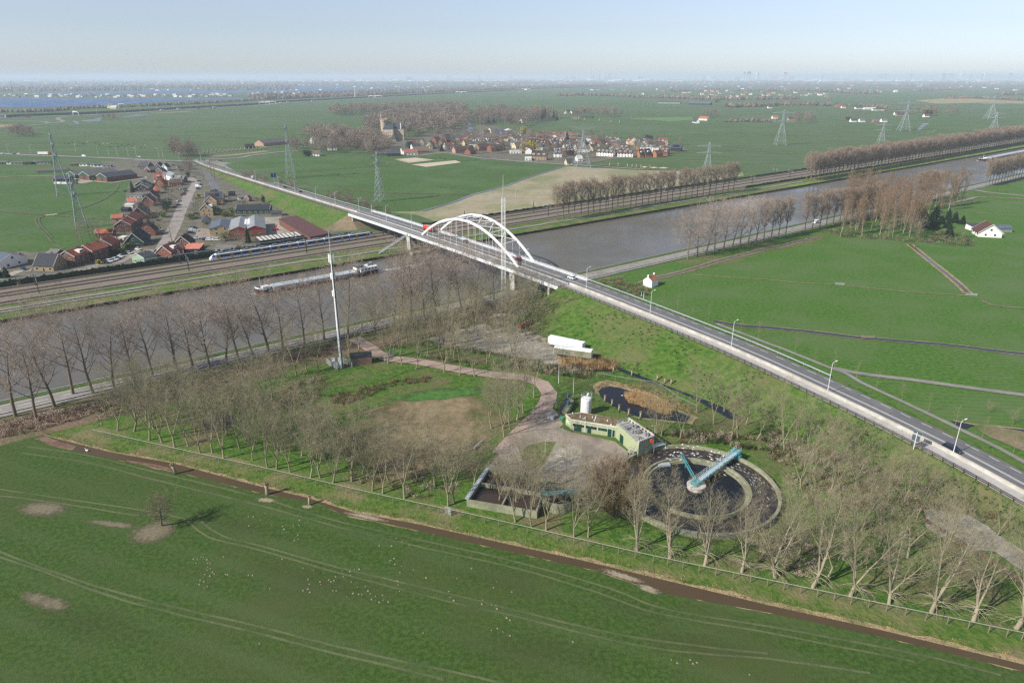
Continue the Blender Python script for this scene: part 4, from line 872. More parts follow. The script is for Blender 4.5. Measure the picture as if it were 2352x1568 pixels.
wake(A_ + v.normalized() * 1.0, baz + math.pi + .35,9,.8,1.6, 'foam', 130,2); wake(A_ + v.normalized() * 1.0, baz + math.pi - .35,9,.8,1.6, 'foam', 130,3)
wake(A2 + v2.normalized() * 2, math.atan2(v2.y, v2.x) + math.pi + .2,16,2.5,5, 'foam', 500,4); wake(A2 + v2.normalized() * 2, math.atan2(v2.y, v2.x) + math.pi - .2,16,2.5,5, 'foam', 500,5)
# ============================================================ PYLONS AND MASTS
def lattice(b, base, top, z0, z1, n, w=.14, wb=.09, cx=0, cy=0):
 cor = ((-1,-1),(1,-1),(1,1),(-1,1))
 def c(i, z): k = (z - z0) / (z1 - z0); h = base + (top - base) * k; return V((cx + cor[i][0] * h, cy + cor[i][1] * h, z))
 zs = [z0 + (z1 - z0) * (1 - (1 - i / n) ** 1.35) if base > top * 1.8 else z0 + (z1 - z0) * i / n for i in range(n + 1)]
 for i in range(4):
  b.beam(c(i, z0), c(i, z1), w)
  for k in range(n):
   j = (i + 1) % 4
   b.beam(c(i, zs[k]), c(j, zs[k + 1]), wb); b.beam(c(j, zs[k]), c(i, zs[k + 1]), wb)
   if k % 2 == 0: b.beam(c(i, zs[k + 1]), c(j, zs[k + 1]), wb)
def pylon(xy, xyt, label, arms, az, foot=4.5, style='cross', w=.17, group='electricity pylons', waist=1.3):
 w *= .8 if w < .44 else .6
 p = G(*xy); lo, hi = 10,90                                # height from where the top stands
 for _ in range(40):
  m = (lo + hi) / 2
  if proj((p.x, p.y, m))[1] > xyt[1]: lo = m
  else: hi = m
 h = lo; t = thing('pylon', label, 'pylon', p, az, group); wb = w * .55
 b = MB(); lattice(b, foot, waist, 0, h * .62,6, w, wb); lattice(b, waist, .45, h * .62, h * (.97 if style != 'y' else .84),6, w * .8, wb)
 if style == 'cross': b.beam((0,-.4, h * .97),(0,-.4, h), w * .6); b.beam((0,.4, h * .97),(0,.4, h), w * .6)
 b.build('tower', mast_g, t)
 for z, hw_ in arms:
  z *= h
  for s_ in (-1,1):
   b = MB()
   for y in (-.55,.55):
    b.beam((0, y, z),(s_ * hw_, 0, z + (.0 if style != 'y' or z < h * .8 else h * .07)), w * .8); b.beam((0, y, z + h * .045),(s_ * hw_, 0, z + (.1 if style != 'y' or z < h * .8 else h * .07)), w * .6)
    for k in range(1,6):
     f = k / 6; x_ = s_ * hw_ * f; zz = z + h * .045 * (1 - f); b.beam((x_, y * (1 - f), z),(x_ - s_ * hw_ / 7, y * (1 - f), zz), wb)
   if style == 'y' and z > h * .8: b.beam((0,0, h * .86),(s_ * hw_, 0, z + h * .07), wb); b.beam((0,0, h),(s_ * hw_ * .45,0, z + h * .02), w * .6); b.beam((0,0, h),(0,0, z), w * .6)
   arm = b.build('crossarm', mast_g, t)
   b = MB()
   for f in (1.0,.62): b.tube([(s_ * hw_ * f, 0, z),(s_ * hw_ * f, 0, z - h * .05)], .16,5)
   b.build('insulator', dksteel, arm)
 return t
pa = math.radians
pylon((188,523),(163,395), 'dark steel pylon behind the brick terraces, nearer of two at left', [(.63,7.5),(.8,6),(.93,4)], pa(120),3.4, w=.42)
pylon((148,449),(115,297), 'tall pylon standing in the left field beside the farm barns', [(.62,9),(.78,8),(.92,6)], pa(118),5.2, w=.42)
pylon((669,409),(655.5,281), 'slender pylon on the field edge behind the embankment road', [(.66,7),(.9,5)], pa(95),4.2, w=.38)
pylon((872.5,463),(863,346), 'pylon between the embankment road and the riding arena', [(.75,9),(.9,8)], pa(60),3.4, w=.36)
pylon((1337,386),(1340,283.5), 'broad pylon with raised arms in front of the village', [(.60,11),(.86,14.5)], pa(6),8.5, 'y', w=.48)
pylon((1623,402),(1635,325), 'pylon with two flat crossarms behind the middle poplar row', [(.66,13),(.86,13)], pa(0),4.4, w=.45)
pylon((1791,333.5),(1801,251), 'large pylon in the polder left of the long poplar row', [(.66,17),(.9,17)], pa(-4),7.5, w=.6)
pylon((2023,327),(2033,281), 'smaller pylon behind the long poplar row, mid right', [(.62,13),(.86,13)], pa(-4),4.5, w=.55)
pylon((2075,300.5),(2089,232), 'large pylon before the far farmhouses, upper right', [(.66,21),(.92,21)], pa(-6),9, w=.75)
pylon((2282,296),(2291,256), 'pylon rising behind the poplars, lower of two at upper right', [(.62,17),(.88,17)], pa(-6),6, w=.7)
pylon((2274,273.5),(2286,221), 'farthest large pylon beyond the reed fields at upper right', [(.66,27),(.92,27)], pa(-6),11, w=.95)
wirem = pm('cable', '#6a7074', .5)
# lattice radio mast
t = thing('radio_mast', 'tall white lattice radio mast standing beside the canal bridge', 'mast', G(1157,716),.3)
b = MB(); lattice(b, .85,.6,0,49.0,42,.09,.045); b.build('lattice_tower', white_p, t)
b = MB(); b.tube([(0,0,48.5),(0,0,54),(0,0,58)], [.2,.13,.08], 6); b.build('top_antenna', galv, t)
for s_ in (-1,1):
 b = MB(); b.beam((0,0,48.8),(s_ * 5.4,0,48.6),.14); b.tube([(s_ * 5.4,0,47.8),(s_ * 5.4,0,52.4)], .11,5); b.build('side_antenna', galv, t)
b = MB(); b.box((0,0,.4),(3,3,.8)); b.build('footing', concrete_old, t)
# telecom monopole
mp = G(785,845); t = thing('telecom_mast', 'tall white single pole phone mast among the trees', 'mast', mp)
b = MB(); b.tube([(0,0,0),(0,0,12),(0,0,26),(0,0,38.5)], [.62,.5,.36,.26], 12)
for z in range(2,38,2):
 b.tube([(0,0, z),(0,0, z + .14)], .66 - z * .009,12)
b.build('pole', white_old, t, smooth=False)
b = MB(); b.tube([(0,0,38.4),(0,0,44),(0,0,49)], [.2,.14,.08], 8); b.build('top_rod', galv, t)
for z in (39.2,33.2,27.2):
 for k in range(3):
  a = k * 2.1 + .5; b = MB(); rr_ = .85 if z > 35 else .7; b.box((cos(a) * rr_, sin(a) * rr_, z),(.3,.5,2.9 if z > 35 else 2.0), a); b.beam((0,0, z),(cos(a) * rr_, sin(a) * rr_, z),.1); b.build('antenna_panel', white_p, t)
b = MB(); b.beam((.5,-.45,0),(.3,-.3,38),.28,.1); b.build('cable_ladder', dksteel, t)
for k, (x, y, s_) in enumerate(((738,240,1.3),(712,190,.9),(770,190,.9))):
 c = G(*Q[32](x, y)); t = thing('equipment_cabinet', ['white equipment cabinet, largest at the phone mast foot', 'small pale cabinet behind, left of the phone mast foot', 'small pale cabinet right behind the phone mast foot'][k], 'cabinet', c, .2, 'cabinets at the phone mast')
 b = MB(); b.box((0,0, s_ * .8 + .1),(s_ * 1.3, s_, s_ * 1.6)); b.build('housing', white_p, t); b = MB(); b.box((0,0, s_ * 1.6 + .14),(s_ * 1.4, s_ * 1.1,.08)); b.build('lid', galv, t)
t = thing('pump_house', 'small flat roofed brick hut with timber doors beside the phone mast', 'hut', G(*Q[32](970,195)),.22)
brick_p = mat('brick_purple', (.17,.095,.08),(.22,.135,.11), scale=3, rough=.9)
b = MB(); b.box((0,0,1.5),(7.2,4.0,3.0)); b.build('wall', brick_p, t)
b = MB(); b.box((0,0,3.05),(7.4,4.2,.14)); b.box((0,-2.1,3.2),(7.5,.12,.3)); b.box((0,2.1,3.2),(7.5,.12,.3)); b.box((-3.7,0,3.2),(.12,4.1,.3)); b.box((3.7,0,3.2),(.12,4.1,.3)); b.build('roof', dksteel, t)
b = MB(); b.box((-2.9,-2.03,1.2),(1.2,.06,2.2)); b.box((-1.6,-2.03,1.2),(1.2,.06,2.2)); b.build('door', wood_gr, t)
# ============================================================ FENCES
meshm = mat('mesh_fence', (.03,.10,.07),(.05,.13,.09), scale=2, rough=.6)
def seethrough(name, base, dens, scale=9.0):
 m = bpy.data.materials.new(name); m.use_nodes = True; n = m.node_tree.nodes; l = m.node_tree.links; b = n['Principled BSDF']
 b.inputs['Base Color'].default_value = base + (1,); b.inputs['Roughness'].default_value = .6
 b.inputs['Alpha'].default_value = dens
 MATS[name] = m; return m
wire = seethrough('wire_mesh', (.05,.10,.06),.07); wireg = seethrough('wire_mesh_grey', (.42,.46,.48),.4)
def mesh_fence(pts, h, lab, step=2.9, top=True, zt=0.0, m=wire, postm=None):
 L_ = smooth_line([G(x, y, zt) for x, y in pts], step)
 for p in L_: p.z = 0
 t = thing('mesh_fence', lab, 'fence', L_[0].copy()); b = MB(); b2 = MB(); b3 = MB()
 posts(t, L_, h + .12,.12, postm or wood_gr)
 for i in range(len(L_) - 1):
  a, c = L_[i], L_[i + 1]; b2.beam(a + V((0,0, h)), c + V((0,0, h)),.06)
  b3.add([a, c, c + V((0,0, h - .08)), a + V((0,0, h - .08))], [(0,1,2,3)])
 b2.build('top_rail', pm('rail_grey', '#aeb3aa', .6) if top else galv, t, world=True); b3.build('mesh', m, t, world=True); return t
mesh_fence([(211,985.6),(400,1028),(588,1069),(838,1127),(1023,1167)], 1.8, 'long green mesh fence with white top rail left of the small gate', zt=1.8)
mesh_fence([(1035,1169),(1176,1201),(1318.5,1233.5),(1501,1275),(1764,1330),(2039,1387),(2352,1452),(2460,1476)], 1.8, 'long green mesh fence with white top rail right of the small gate', zt=1.8)
mesh_fence([(368 / 2 + 1186,855),(1440,868),(1500,876),(1530,890),(1560,912),(1600,930)], 1.7, 'green mesh fence behind the black pond', zt=1.7, m=wire)
t = thing('fence_gate', 'small grey metal gate in the long mesh fence', 'gate', G(1029,1177)); b = MB(); a, c = G(1023,1180) - t.location, G(1035,1182.5) - t.location
for p in (a, c): b.beam(p, p + V((0,0,2.1)),.14)
for z in (.2,1.1,2.0): b.beam(a + V((0,0, z)), c + V((0,0, z)),.08)
b.build('frame', galv, t)
b = MB(); b.add([a + V((0,.02,.2)), c + V((0,.02,.2)), c + V((0,.02,2)), a + V((0,.02,2))], [(0,1,2,3)]); b.build('mesh', wireg, t)
t = mesh_fence(QL(32, [(1185,190),(1230,140),(1285,110)]),2.2, 'tall grey sliding gate across the driveway', 1.4, False, 0, wireg, galv); t.name = 'sliding_gate'; t['category'] = 'gate'
mesh_fence(QL(32, [(650,200),(690,230),(750,265)]),2.0, 'grey bar fence left of the phone mast', 1.4, False, 0, wireg, galv)
mesh_fence(QL(32, [(800,195),(850,210),(885,240)]),2.0, 'grey bar fence between phone mast and brick hut', 1.4, False, 0, wireg, galv)
def field_gate(k, a, c, lab, m=None):
 A1, C1 = G(*Q[k](*a)), G(*Q[k](*c)); t = thing('field_gate', lab, 'gate', A1); b = MB(); d = C1 - A1
 for p in (V((0,0,0)), d): b.beam(p, p + V((0,0,1.5)),.2)
 b.build('posts', wood_gr, t); b = MB()
 for z in (.3,.6,.9,1.2): b.beam(V((0,0, z)), d + V((0,0, z)),.1)
 b.beam(V((0,0,.3)), d + V((0,0,1.2)),.08); b.build('bars', m or galv, t)
field_gate(24,(860,1385),(970,1390), 'wooden field gate over the long right-hand ditch', wood_gr)
field_gate(24,(615,895),(700,900), 'steel field gate in the middle of the right meadow')
field_gate(24,(1815,990),(1920,1000), 'steel field gate where the slanting ditch ends')
field_gate(24,(1345,555),(1380,545), 'small wooden gate at the hedge below the farmhouse', wood_gr)
# ============================================================ WATER TREATMENT WORKS
green_w = mat('pale_green_panels', (.36,.41,.25),(.30,.35,.20), scale=1.2, rough=.8, world=True); green_d = pm('dark_green_door', '#1d3f38', .5); trim_w = pm('trim_white', '#cfd2c4', .6)
teal = pm('teal_paint', '#4a939c', .5,.8); teal_lt = pm('pale_grating', '#9fb6bd', .6)
moss = mat('moss_roof', (.16,.105,.06),(.10,.085,.05), scale=1.5, rough=.95, world=True, c3=(.22,.17,.10), scale3=.6, bump=.1)
def polyD(pts, z): return [G(x, y, z) for x, y in pts]
def wallpt(A1, B1, u, z, out=.04):
 d = (B1 - A1); n = V((d.y, -d.x, 0)).normalized() * out; p = A1 + d * u; return V((p.x, p.y, 0)) + n + V((0,0, z)), math.atan2(d.y, d.x)
hall = thing('works_building', 'low pale green works building with mossy brown flat roof', 'building', G(1360,985))
R1 = polyD(QL(33, [(495,672),(545,718),(955,785),(1025,735),(870,695),(640,655)]),3.3)
b = MB(); b.prism([(p.x, p.y) for p in R1], 0,3.25); b.build('wall', green_w, hall, world=True)
cx_, cy_ = sum(p.x for p in R1) / 6, sum(p.y for p in R1) / 6
b = MB(); b.prism([((p.x - cx_) * 1.015 + cx_, (p.y - cy_) * 1.03 + cy_) for p in R1], 3.253,3.5); b.build('roof', trim_w, hall, world=True)
b = MB(); b.prism([((p.x - cx_) * .985 + cx_, (p.y - cy_) * .94 + cy_) for p in R1], 3.4,3.56); rf = b.build('mossy_roof_covering', moss, hall, world=True)
for x, y in ((628,688),(770,692),(740,697),(765,710),(757,728),(877,728),(910,765),(558,660),(672,705)):
 p = G(*Q[33](x, y),3.56); b = MB(); b.tube([p, p + V((0,0,.35))], .16,6); b.build('roof_vent', white_p, hall, world=True)
FA, FB = R1[1], R1[2]; SA, SB = R1[0], R1[1]
for u, w_, h_, z_, mt, nm in ((.07,.9,.8,1.9, glass, 'window'),(.155,2.3,2.3,1.2, green_d, 'door'),(.265,.9,.8,1.9, glass, 'window'),(.355,.8,.8,1.9, glass, 'window'),(.415,1.2,2.3,1.2, green_d, 'door'),(.52,1.6,.9,1.9, glass, 'window'),(.64,.8,.9,1.9, green_d, 'window'),(.745,1.8,.9,1.9, green_d, 'window'),(.87,1.2,2.4,1.25, green_d, 'door'),(.955,.7,2.2,1.2, green_d, 'door')):
 p, a = wallpt(FA, FB, u, z_, .05); b = MB(); b.box(p, (w_, .08, h_), a); o = b.build(nm, mt, hall, world=True)
 b = MB(); b.box(p - V((0,0,0)) , (w_ + .16,.05, h_ + .16), a); b.off(hall.location).build('frame', trim_w, o)
 o2 = MB()
p, a = wallpt(SA, SB, .45,1.8,.05); b = MB(); b.box(p, (1.6,.08,1.0), a); b.build('window', trim_w, hall, world=True)
b = MB()
for u in [.0,.075 + .14,.31,.46,.6,.69,.83,.92,1.0]:
 p, a = wallpt(FA, FB, u, 1.62,.03); b.box(p, (.09,.06,3.2), a)
b.build('joint_strips', trim_w, hall, world=True)
R2 = polyD(QL(33, [(960,755),(1075,728),(1310,885),(1165,942)]),4.4)
tw_ = thing('screen_house', 'tall pale green block with cluttered concrete top beside the round tank', 'building', R2[0].copy()); tw_.location.z = 0
b = MB(); b.prism([(p.x, p.y) for p in R2], 0,4.4); b.build('wall', green_w, tw_, world=True)
b = MB(); c2 = sum((p for p in R2), V()) / 4; b.prism([c2 + (p - c2) * .96 for p in R2], 4.405,4.5); b.build('roof_slab', pm('slab_grey', '#a8a49a', .9), tw_, world=True)
E_ = R2
for i in range(4): pass
b = MB()
for (a1, c1) in ((R2[1], R2[2]),(R2[2], R2[3])):
 for k in range(9): 
  p = a1.lerp(c1, k / 8); b.box((p.x, p.y, 4.95),(.4,.5,1.0), CANG)
 b.beam(a1 + V((0,0,.8)), c1 + V((0,0,.8)),.35,.25)
b.build('parapet', concrete, tw_, world=True)
b = MB(); L4 = [R2[0], R2[3], R2[2]]
for a1, c1 in ((R2[0], R2[3]),(R2[0], R2[1]),(R2[3], R2[2])):
 for z in (.5,1.05): b.beam(a1 + V((0,0, z)), c1 + V((0,0, z)),.06)
 for k in range(8): p = a1.lerp(c1, k / 7); b.beam(p, p + V((0,0,1.05)),.06)
b.build('railing', galv, tw_, world=True)
rr = random.Random(9); b = MB()
for k in range(16):
 u, v_ = rr.uniform(.3,.95), rr.uniform(.15,.9); p = (R2[0].lerp(R2[3], u)).lerp(R2[1].lerp(R2[2], u), v_); b.box((p.x, p.y, 4.5 + .35),(rr.uniform(.4,1.6), rr.uniform(.3,.8), rr.uniform(.4,1.0)), rr.choice((CANG, CANG + 1.57,.3)))
for k in range(5):
 u = .1 + k * .1; a1 = R2[0].lerp(R2[3], u); c1 = R2[1].lerp(R2[2], u); b.beam(a1.lerp(c1,.15) + V((0,0,.2)), a1.lerp(c1,.85) + V((0,0,.2)),.35,.1)
b.build('machinery', pm('machine_grey', '#8b8f90', .6,.6), tw_, world=True)
p, a = wallpt(R2[0], R2[3], .27,1.3,.05); b = MB(); b.box(p, (1.9,.08,2.5), a); b.build('door', green_d, tw_, world=True)
p = G(*Q[33](1285,912),5); t = thing('lifebuoy', 'orange lifebuoy hanging on the railing near the round tank', 'lifebuoy', p); b = MB(); b.tube([(.42 * cos(k * .63),0,.42 * sin(k * .63)) for k in range(11)], .12,6); b.build('ring', pm('orange', '#d8481c', .5), t)
t = thing('lifebuoy', 'second orange lifebuoy low beside the tank walkway', 'lifebuoy', G(*Q[33](1095,1012),2)); b = MB(); b.tube([(.42 * cos(k * .63),0,.42 * sin(k * .63)) for k in range(11)], .12,6); b.build('ring', MATS['orange'], t)
# walkway along the tank rim
wk = thing('tank_walkway', 'grey railed walkway between green block and round tank', 'walkway', G(*Q[33](1240,980))); A1, C1 = G(*Q[33](1070,1015),2), G(*Q[33](1400,935),2)
b = MB(); b.beam(A1, C1,1.3,.15); b.build('deck', galv, wk, world=True); b = MB()
dn = (C1 - A1).normalized(); dn = V((-dn.y, dn.x, 0)) * .65
for s_ in (-1,1):
 for z in (.5,1.05): b.beam(A1 + dn * s_ + V((0,0, z)), C1 + dn * s_ + V((0,0, z)),.05)
 for k in range(12): p = A1.lerp(C1, k / 11) + dn * s_; b.beam(p, p + V((0,0,1.05)),.05)
 for k in range(4): p = A1.lerp(C1, k / 3) + dn * s_; b.beam(p, V((p.x, p.y, 0)),.12)
b.build('railing', galv, wk, world=True)
# silo
t = thing('white_silo', 'upright white silo with railed top behind the mossy roof', 'silo', G(*Q[33](677,664)),.4)
b = MB(); b.lathe([(1.75,0),(1.75,.15),(1.62,.15),(1.62,5.0),(1.4,5.45),(0.02,5.6)], 20); b.build('tank', white_p, t, smooth=False)
b = MB()
for k in range(12):
 a, a2 = k * math.pi / 6,(k + 1) * math.pi / 6
 b.beam((1.6 * cos(a),1.6 * sin(a),5.2),(1.6 * cos(a),1.6 * sin(a),6.6),.05)
 for z in (5.9,6.6): b.beam((1.6 * cos(a),1.6 * sin(a), z),(1.6 * cos(a2),1.6 * sin(a2), z),.05)
b.build('railing', galv, t); b = MB(); b.beam((1.75,.3,0),(1.75,.3,7.2),.06); b.beam((1.75,-.3,0),(1.75,-.3,7.2),.06); [b.beam((1.75,-.3, z * .4),(1.75,.3, z * .4),.05) for z in range(1,18)]; b.build('ladder', galv, t)
b = MB(); b.tube([(.3,0,5.5),(.3,0,6.3),(.7,0,6.8)], .22,8); b.build('vent_pipe', white_p, t)
# grit channel
Rg = polyD(QL(33, [(440,640),(500,655),(568,540),(520,515),(495,540)]),1.7)
t = thing('grit_channel', 'long raised concrete channel with railings left of the silo', 'concrete channel', Rg[0].copy()); t.location.z = 0
b = MB(); b.prism([(p.x, p.y) for p in Rg], 0,1.7); b.build('trough', concrete_old, t, world=True)
b = MB(); A1, C1 = G(*Q[33](425,655),1.9), G(*Q[33](505,520),1.9); b.beam(A1, C1,.8,.1)
for k in range(8): p = A1.lerp(C1, k / 7); b.beam(V((p.x, p.y, 0)), p + V((0,0,1)),.06)
for z in (.5,1.0): b.beam(A1 + V((0,0, z)), C1 + V((0,0, z)),.06)
b.build('walkway', dksteel, t, world=True)
for x, y in ((512,510),(515,575)): p = G(*Q[33](x, y),1.7); b = MB(); b.box(p + V((0,0,.6)),(1.0,.9,1.2),.9); b.build('drive_unit', pm('drive_blue', '#4f6c7c', .5), t, world=True)
t = thing('waste_container', 'grey wheeled waste container in the yard beside the channel', 'container', G(*Q[33](360,712)), CANG + 1.9)
b = MB(); b.box((0,0,.75),(2.0,1.2,1.1),0, None, 1.12); b.build('bin', galv, t); b = MB(); b.box((0,0,1.36),(2.3,1.4,.1)); b.build('lid', mast_g, t)
for x, y in ((-.8,-.4),(.8,-.4),(.8,.4),(-.8,.4)): b = MB(); b.tube([(x, y - .05,.1),(x, y + .05,.1)], .1,8); b.build('wheel', black, t)
# big round tank: outer ring, inner ring, centre, rotating bridge
TC = V((45.35,143.9,0)); t = thing('round_tank', 'huge round concrete settling tank with inner ring and dark water', 'tank', TC)
rimc = mat('tank_concrete', (.30,.30,.21),(.19,.20,.13), scale=.9, rough=.9, c3=(.16,.17,.10), scale3=.25)
b = MB(); b.lathe([(19.75,0),(19.75,1.45),(19.05,1.45),(19.05,-1)], 96); b.build('outer_wall', rimc, t)
b = MB(); b.lathe([(13.1,-1),(13.1,1.4),(12.6,1.4),(12.6,-1.2)], 80); b.build('inner_wall', rimc, t)
b = MB(); b.lathe([(12.6,.75),(11.9,.75),(11.9,.35),(11.6,.35),(11.6,-1)], 80); b.build('overflow_gutter', concrete_old, t)
sludge = water('activated_sludge', (.05,.032,.022),.03,1.2,.25)
frn = random.Random(6)
scum = mat('scum', (.018,.012,.010),(.032,.022,.018), scale=.4, rough=.25, world=True, c3=(.06,.05,.042), scale3=.35, spec=.5, detail=9)
_n = MATS['scum'].node_tree.nodes
b = MB(); b.lathe([(19.05,.55),(13.1,.55)], 96); b.build('outer_water', scum, t)
b = MB(); b.v = []
for _ in range(170):
 a = frn.gauss(.75,.62); r = 16 + frn.gauss(0,1.5); a += (r - 16) * .05
 if not 13.3 < r < 18.8: continue
 w_ = frn.uniform(.03,.09); l_ = frn.uniform(.2,1.1); b.sheet([((r + dr) * cos(a + da),(r + dr) * sin(a + da)) for dr, da in ((0,0),(-w_, l_ * .03),(w_ * .4, l_ * .07),(w_ * 1.2, l_ * .035))], .56 + (_ % 30) * .001)
tag(b.build('foam', pm('foam', '#c4c6c2', .8), t), None, None, None, 'stuff')
b = MB(); b.lathe([(11.6,.45),(0.05,.45)], 64); b.build('inner_water', w_pond, t)
b = MB(); b.lathe([(2.15,.4),(2.15,1.2),(2.0,1.3),(2.3,1.35),(2.3,1.55),(.05,1.62)], 28); b.build('centre_pier', concrete, t)
rb = thing('rotating_bridge', 'teal steel scraper bridge reaching across the round tank', 'scraper bridge', TC + V((0,0,1.6)))
end = G(2100 / 4 + 1176,785 + 985 / 4,2.2) - rb.location; end.z = 0; ed = end.normalized(); Lb = 21.2; e1 = ed * Lb; nn = V((-ed.y, ed.x, 0))
b = MB(); 
for s_ in (-1,1): b.beam(nn * s_ * .75 + V((0,0,.45)) - ed * 1.2, e1 + nn * s_ * .75 + V((0,0,.45)),.14,.6)
b.build('girder', teal, rb)
b = MB(); b.beam(-ed * 1.2 + V((0,0,.82)), e1 + V((0,0,.82)),1.3,.06); b.build('walkway', teal_lt, rb)
b = MB()
for s_ in (-1,1):
 for k in range(12): p = ed * (k * 1.75) + nn * s_ * .84; b.beam(p + V((0,0,.15)), p + ed * .88 + V((0,0,.75)),.06); b.beam(p + ed * .88 + V((0,0,.75)), p + ed * 1.75 + V((0,0,.15)),.06)
b.build('web_bracing', white_old, rb)
b = MB()
for s_ in (-1,1):
 for z in (1.35,1.9): b.beam(nn * s_ * .7 + V((0,0, z)) - ed, e1 + nn * s_ * .7 + V((0,0, z)),.05)
 for k in range(17): p = -ed + (e1 + ed) * (k / 16) + nn * s_ * .7; b.beam(p + V((0,0,.8)), p + V((0,0,1.9)),.05)
b.build('railing', white_old, rb)
b = MB(); b.box(e1 - ed * 1.0 + V((0,0,.5)),(1.7,2.4,1.1), math.atan2(ed.y, ed.x)); b.box(ed * 19.5 + V((0,0,-.1)),(1.2,3.2,.8), math.atan2(ed.y, ed.x)); b.build('drive_carriage', teal, rb)
b = MB(); b.box((0,0,.4),(2.2,2.0,1.0),.5); b.build('centre_bearing', teal, rb)
a2 = G(1567,1047,2.2) - rb.location; a2.z = 0; a2 = a2.normalized()
b = MB(); n2 = V((-a2.y, a2.x, 0))
for s_ in (-1,1): b.beam(n2 * s_ * .25 + V((0,0,.6)), a2 * 12.8 + n2 * s_ * .25 + V((0,0,.6)),.12,.5)
b.beam(a2 * 9.0 + V((0,0,.6)), a2 * 9.0 + V((0,0,-1.0)),.1); b.beam(a2 * 9.3 + V((0,0,.6)), a2 * 9.3 + V((0,0,-1.0)),.1)
b.build('scraper_arm', teal, rb)
b = MB(); k_ = G(*Q[33](1395,1135),.6) - t.location; b.box(k_ + V((0,0,.2)),(3.2,1.4,.5), CANG - .5); b.build('scum_chute', galv, t)
# rectangular tanks, lower left
RT = [G(*p, 2.0) for p in QL(32, [(2130,1165),(1935,1450)])] + [G(*p, 2.0) for p in QL(33, [(230,1560),(330,1260)])]
t = thing('open_tank', 'open rectangular concrete tank half hidden behind bare trees', 'tank', RT[0].copy()); t.location.z = 0
def ring(b, P, th, z0, z1):
 c = sum(P, V()) / len(P); I = []
 n = len(P)
 for i in range(n):
  d1 = (P[i] - P[i - 1]).normalized(); d2 = (P[(i + 1) % n] - P[i]).normalized(); bis = (d2 - d1).normalized()
  if (c - P[i]).dot(bis) < 0: bis = -bis
  I.append(P[i] + bis * th * 1.4)
 vs = [(p.x, p.y, z) for z in (z0, z1) for p in P] + [(p.x, p.y, z) for z in (z0, z1) for p in I]
 fs = []
 for i in range(n):
  j = (i + 1) % n; fs += [(i, j, n + j, n + i),(n + i, n + j, 3 * n + j, 3 * n + i),(2 * n + j, 2 * n + i, 3 * n + i, 3 * n + j)]
 b.add(vs, fs); return I
b = MB(); I = ring(b, RT, .35,0,2.0); b.build('wall', rimc, t, world=True)
b = MB(); m1, m2_ = RT[0].lerp(RT[1], .45), RT[3].lerp(RT[2], .45); b.beam(V((m1.x, m1.y, 1)), V((m2_.x, m2_.y, 1)),.35,1.9); m1, m2_ = RT[0].lerp(RT[3], .5), RT[1].lerp(RT[2], .5); b.beam(V((m1.x, m1.y, .9)), V((m2_.x, m2_.y, .9)),.35,1.9); b.build('partition', concrete_old, t, world=True)
b = MB(); b.sheet([(p.x, p.y) for p in I], .9); b.build('tank_water', sludge, t, world=True)
b = MB(); A1, C1 = RT[0] + V((0,0,.15)), RT[1] + V((0,0,.15)); b.beam(A1, C1,1.0,.12)
for (A1, C1) in ((RT[0], RT[1]),(RT[0], RT[3]),(RT[3], RT[2])):
 for z in (.6,1.1): b.beam(A1 + V((0,0, z)), C1 + V((0,0, z)),.06)
 for k in range(10): p = A1.lerp(C1, k / 9); b.beam(p, p + V((0,0,1.1)),.06)
b.build('walkway', galv, t, world=True)
tc = G(*Q[33](430,1450),1); t = thing('round_thickener', 'small round concrete tank with teal beam left of the bushy tree', 'tank', V((tc.x, tc.y, 0)))
b = MB(); b.lathe([(4.4,0),(4.4,2.6),(4.1,2.6),(4.1,0)], 32); b.build('wall', rimc, t); b = MB(); b.lathe([(4.1,1.7),(.05,1.7)], 32); b.build('tank_water', w_pond, t)
b = MB(); b.box((0,0,3.0),(9.4,1.2,.5),.1); b.build('teal_beam', teal, t)
b = MB()
for y in (-.6,.6):
 for z in (3.8,4.3): b.beam((-4.6, y, z),(4.6, y + .0, z),.05)
 for k in range(9): b.beam((-4.6 + k * 1.15, y, 3.2),(-4.6 + k * 1.15, y, 4.3),.05)
b.build('railing', galv, t)
# yard posts
for k, (a, c, lab) in enumerate((((1252,1042),1002, 'white yard lamp on the leaf shaped lawn'),((1277,936),905, 'yard lamp beside the brick driveway near the channel'),((1344,994),959, 'lamp post in front of the green doors'),((1502,1008),986, 'green lamp post at the edge of the round tank'),((1443,1010),975, 'thin lamp post on the cluttered concrete top'),((960 - 1,832),805, 'small lamp post beside the driveway gate'),((1134,850),822, 'lamp post beside the driveway between trees'))):
 p = G(*a); h = 4.2; t = dup(lp0, p, .4 + k, lab, 'lamps of the works yard', .47)
for k, (a, h, lab) in enumerate((((1316,921),7.6, 'white flagpole beside the concrete channel'),((1283,881),6.5, 'white flagpole on the lawn beside the driveway bend'))):
 t = thing('flagpole', lab, 'flagpole', G(*a),0, 'bare flagpoles'); b = MB(); b.tube([(0,0,0),(0,0, h)], [.1,.05], 6); b.build('pole', white_p, t); b = MB(); b.box((0,0, h + .06),(.16,.16,.12)); b.build('finial', white_p, t)
t = thing('route_sign', 'small green sign on a post at the yard entrance', 'sign', G(*Q[33](453,765))); b = MB(); b.tube([(0,0,0),(0,0,2.4)], .05,6); b.build('post', galv, t); b = MB(); b.box((0,-.05,2.4),(1.1,.06,.8),-.1); b.build('panel', pm('sign_green', '#2f9a7a', .5), t)
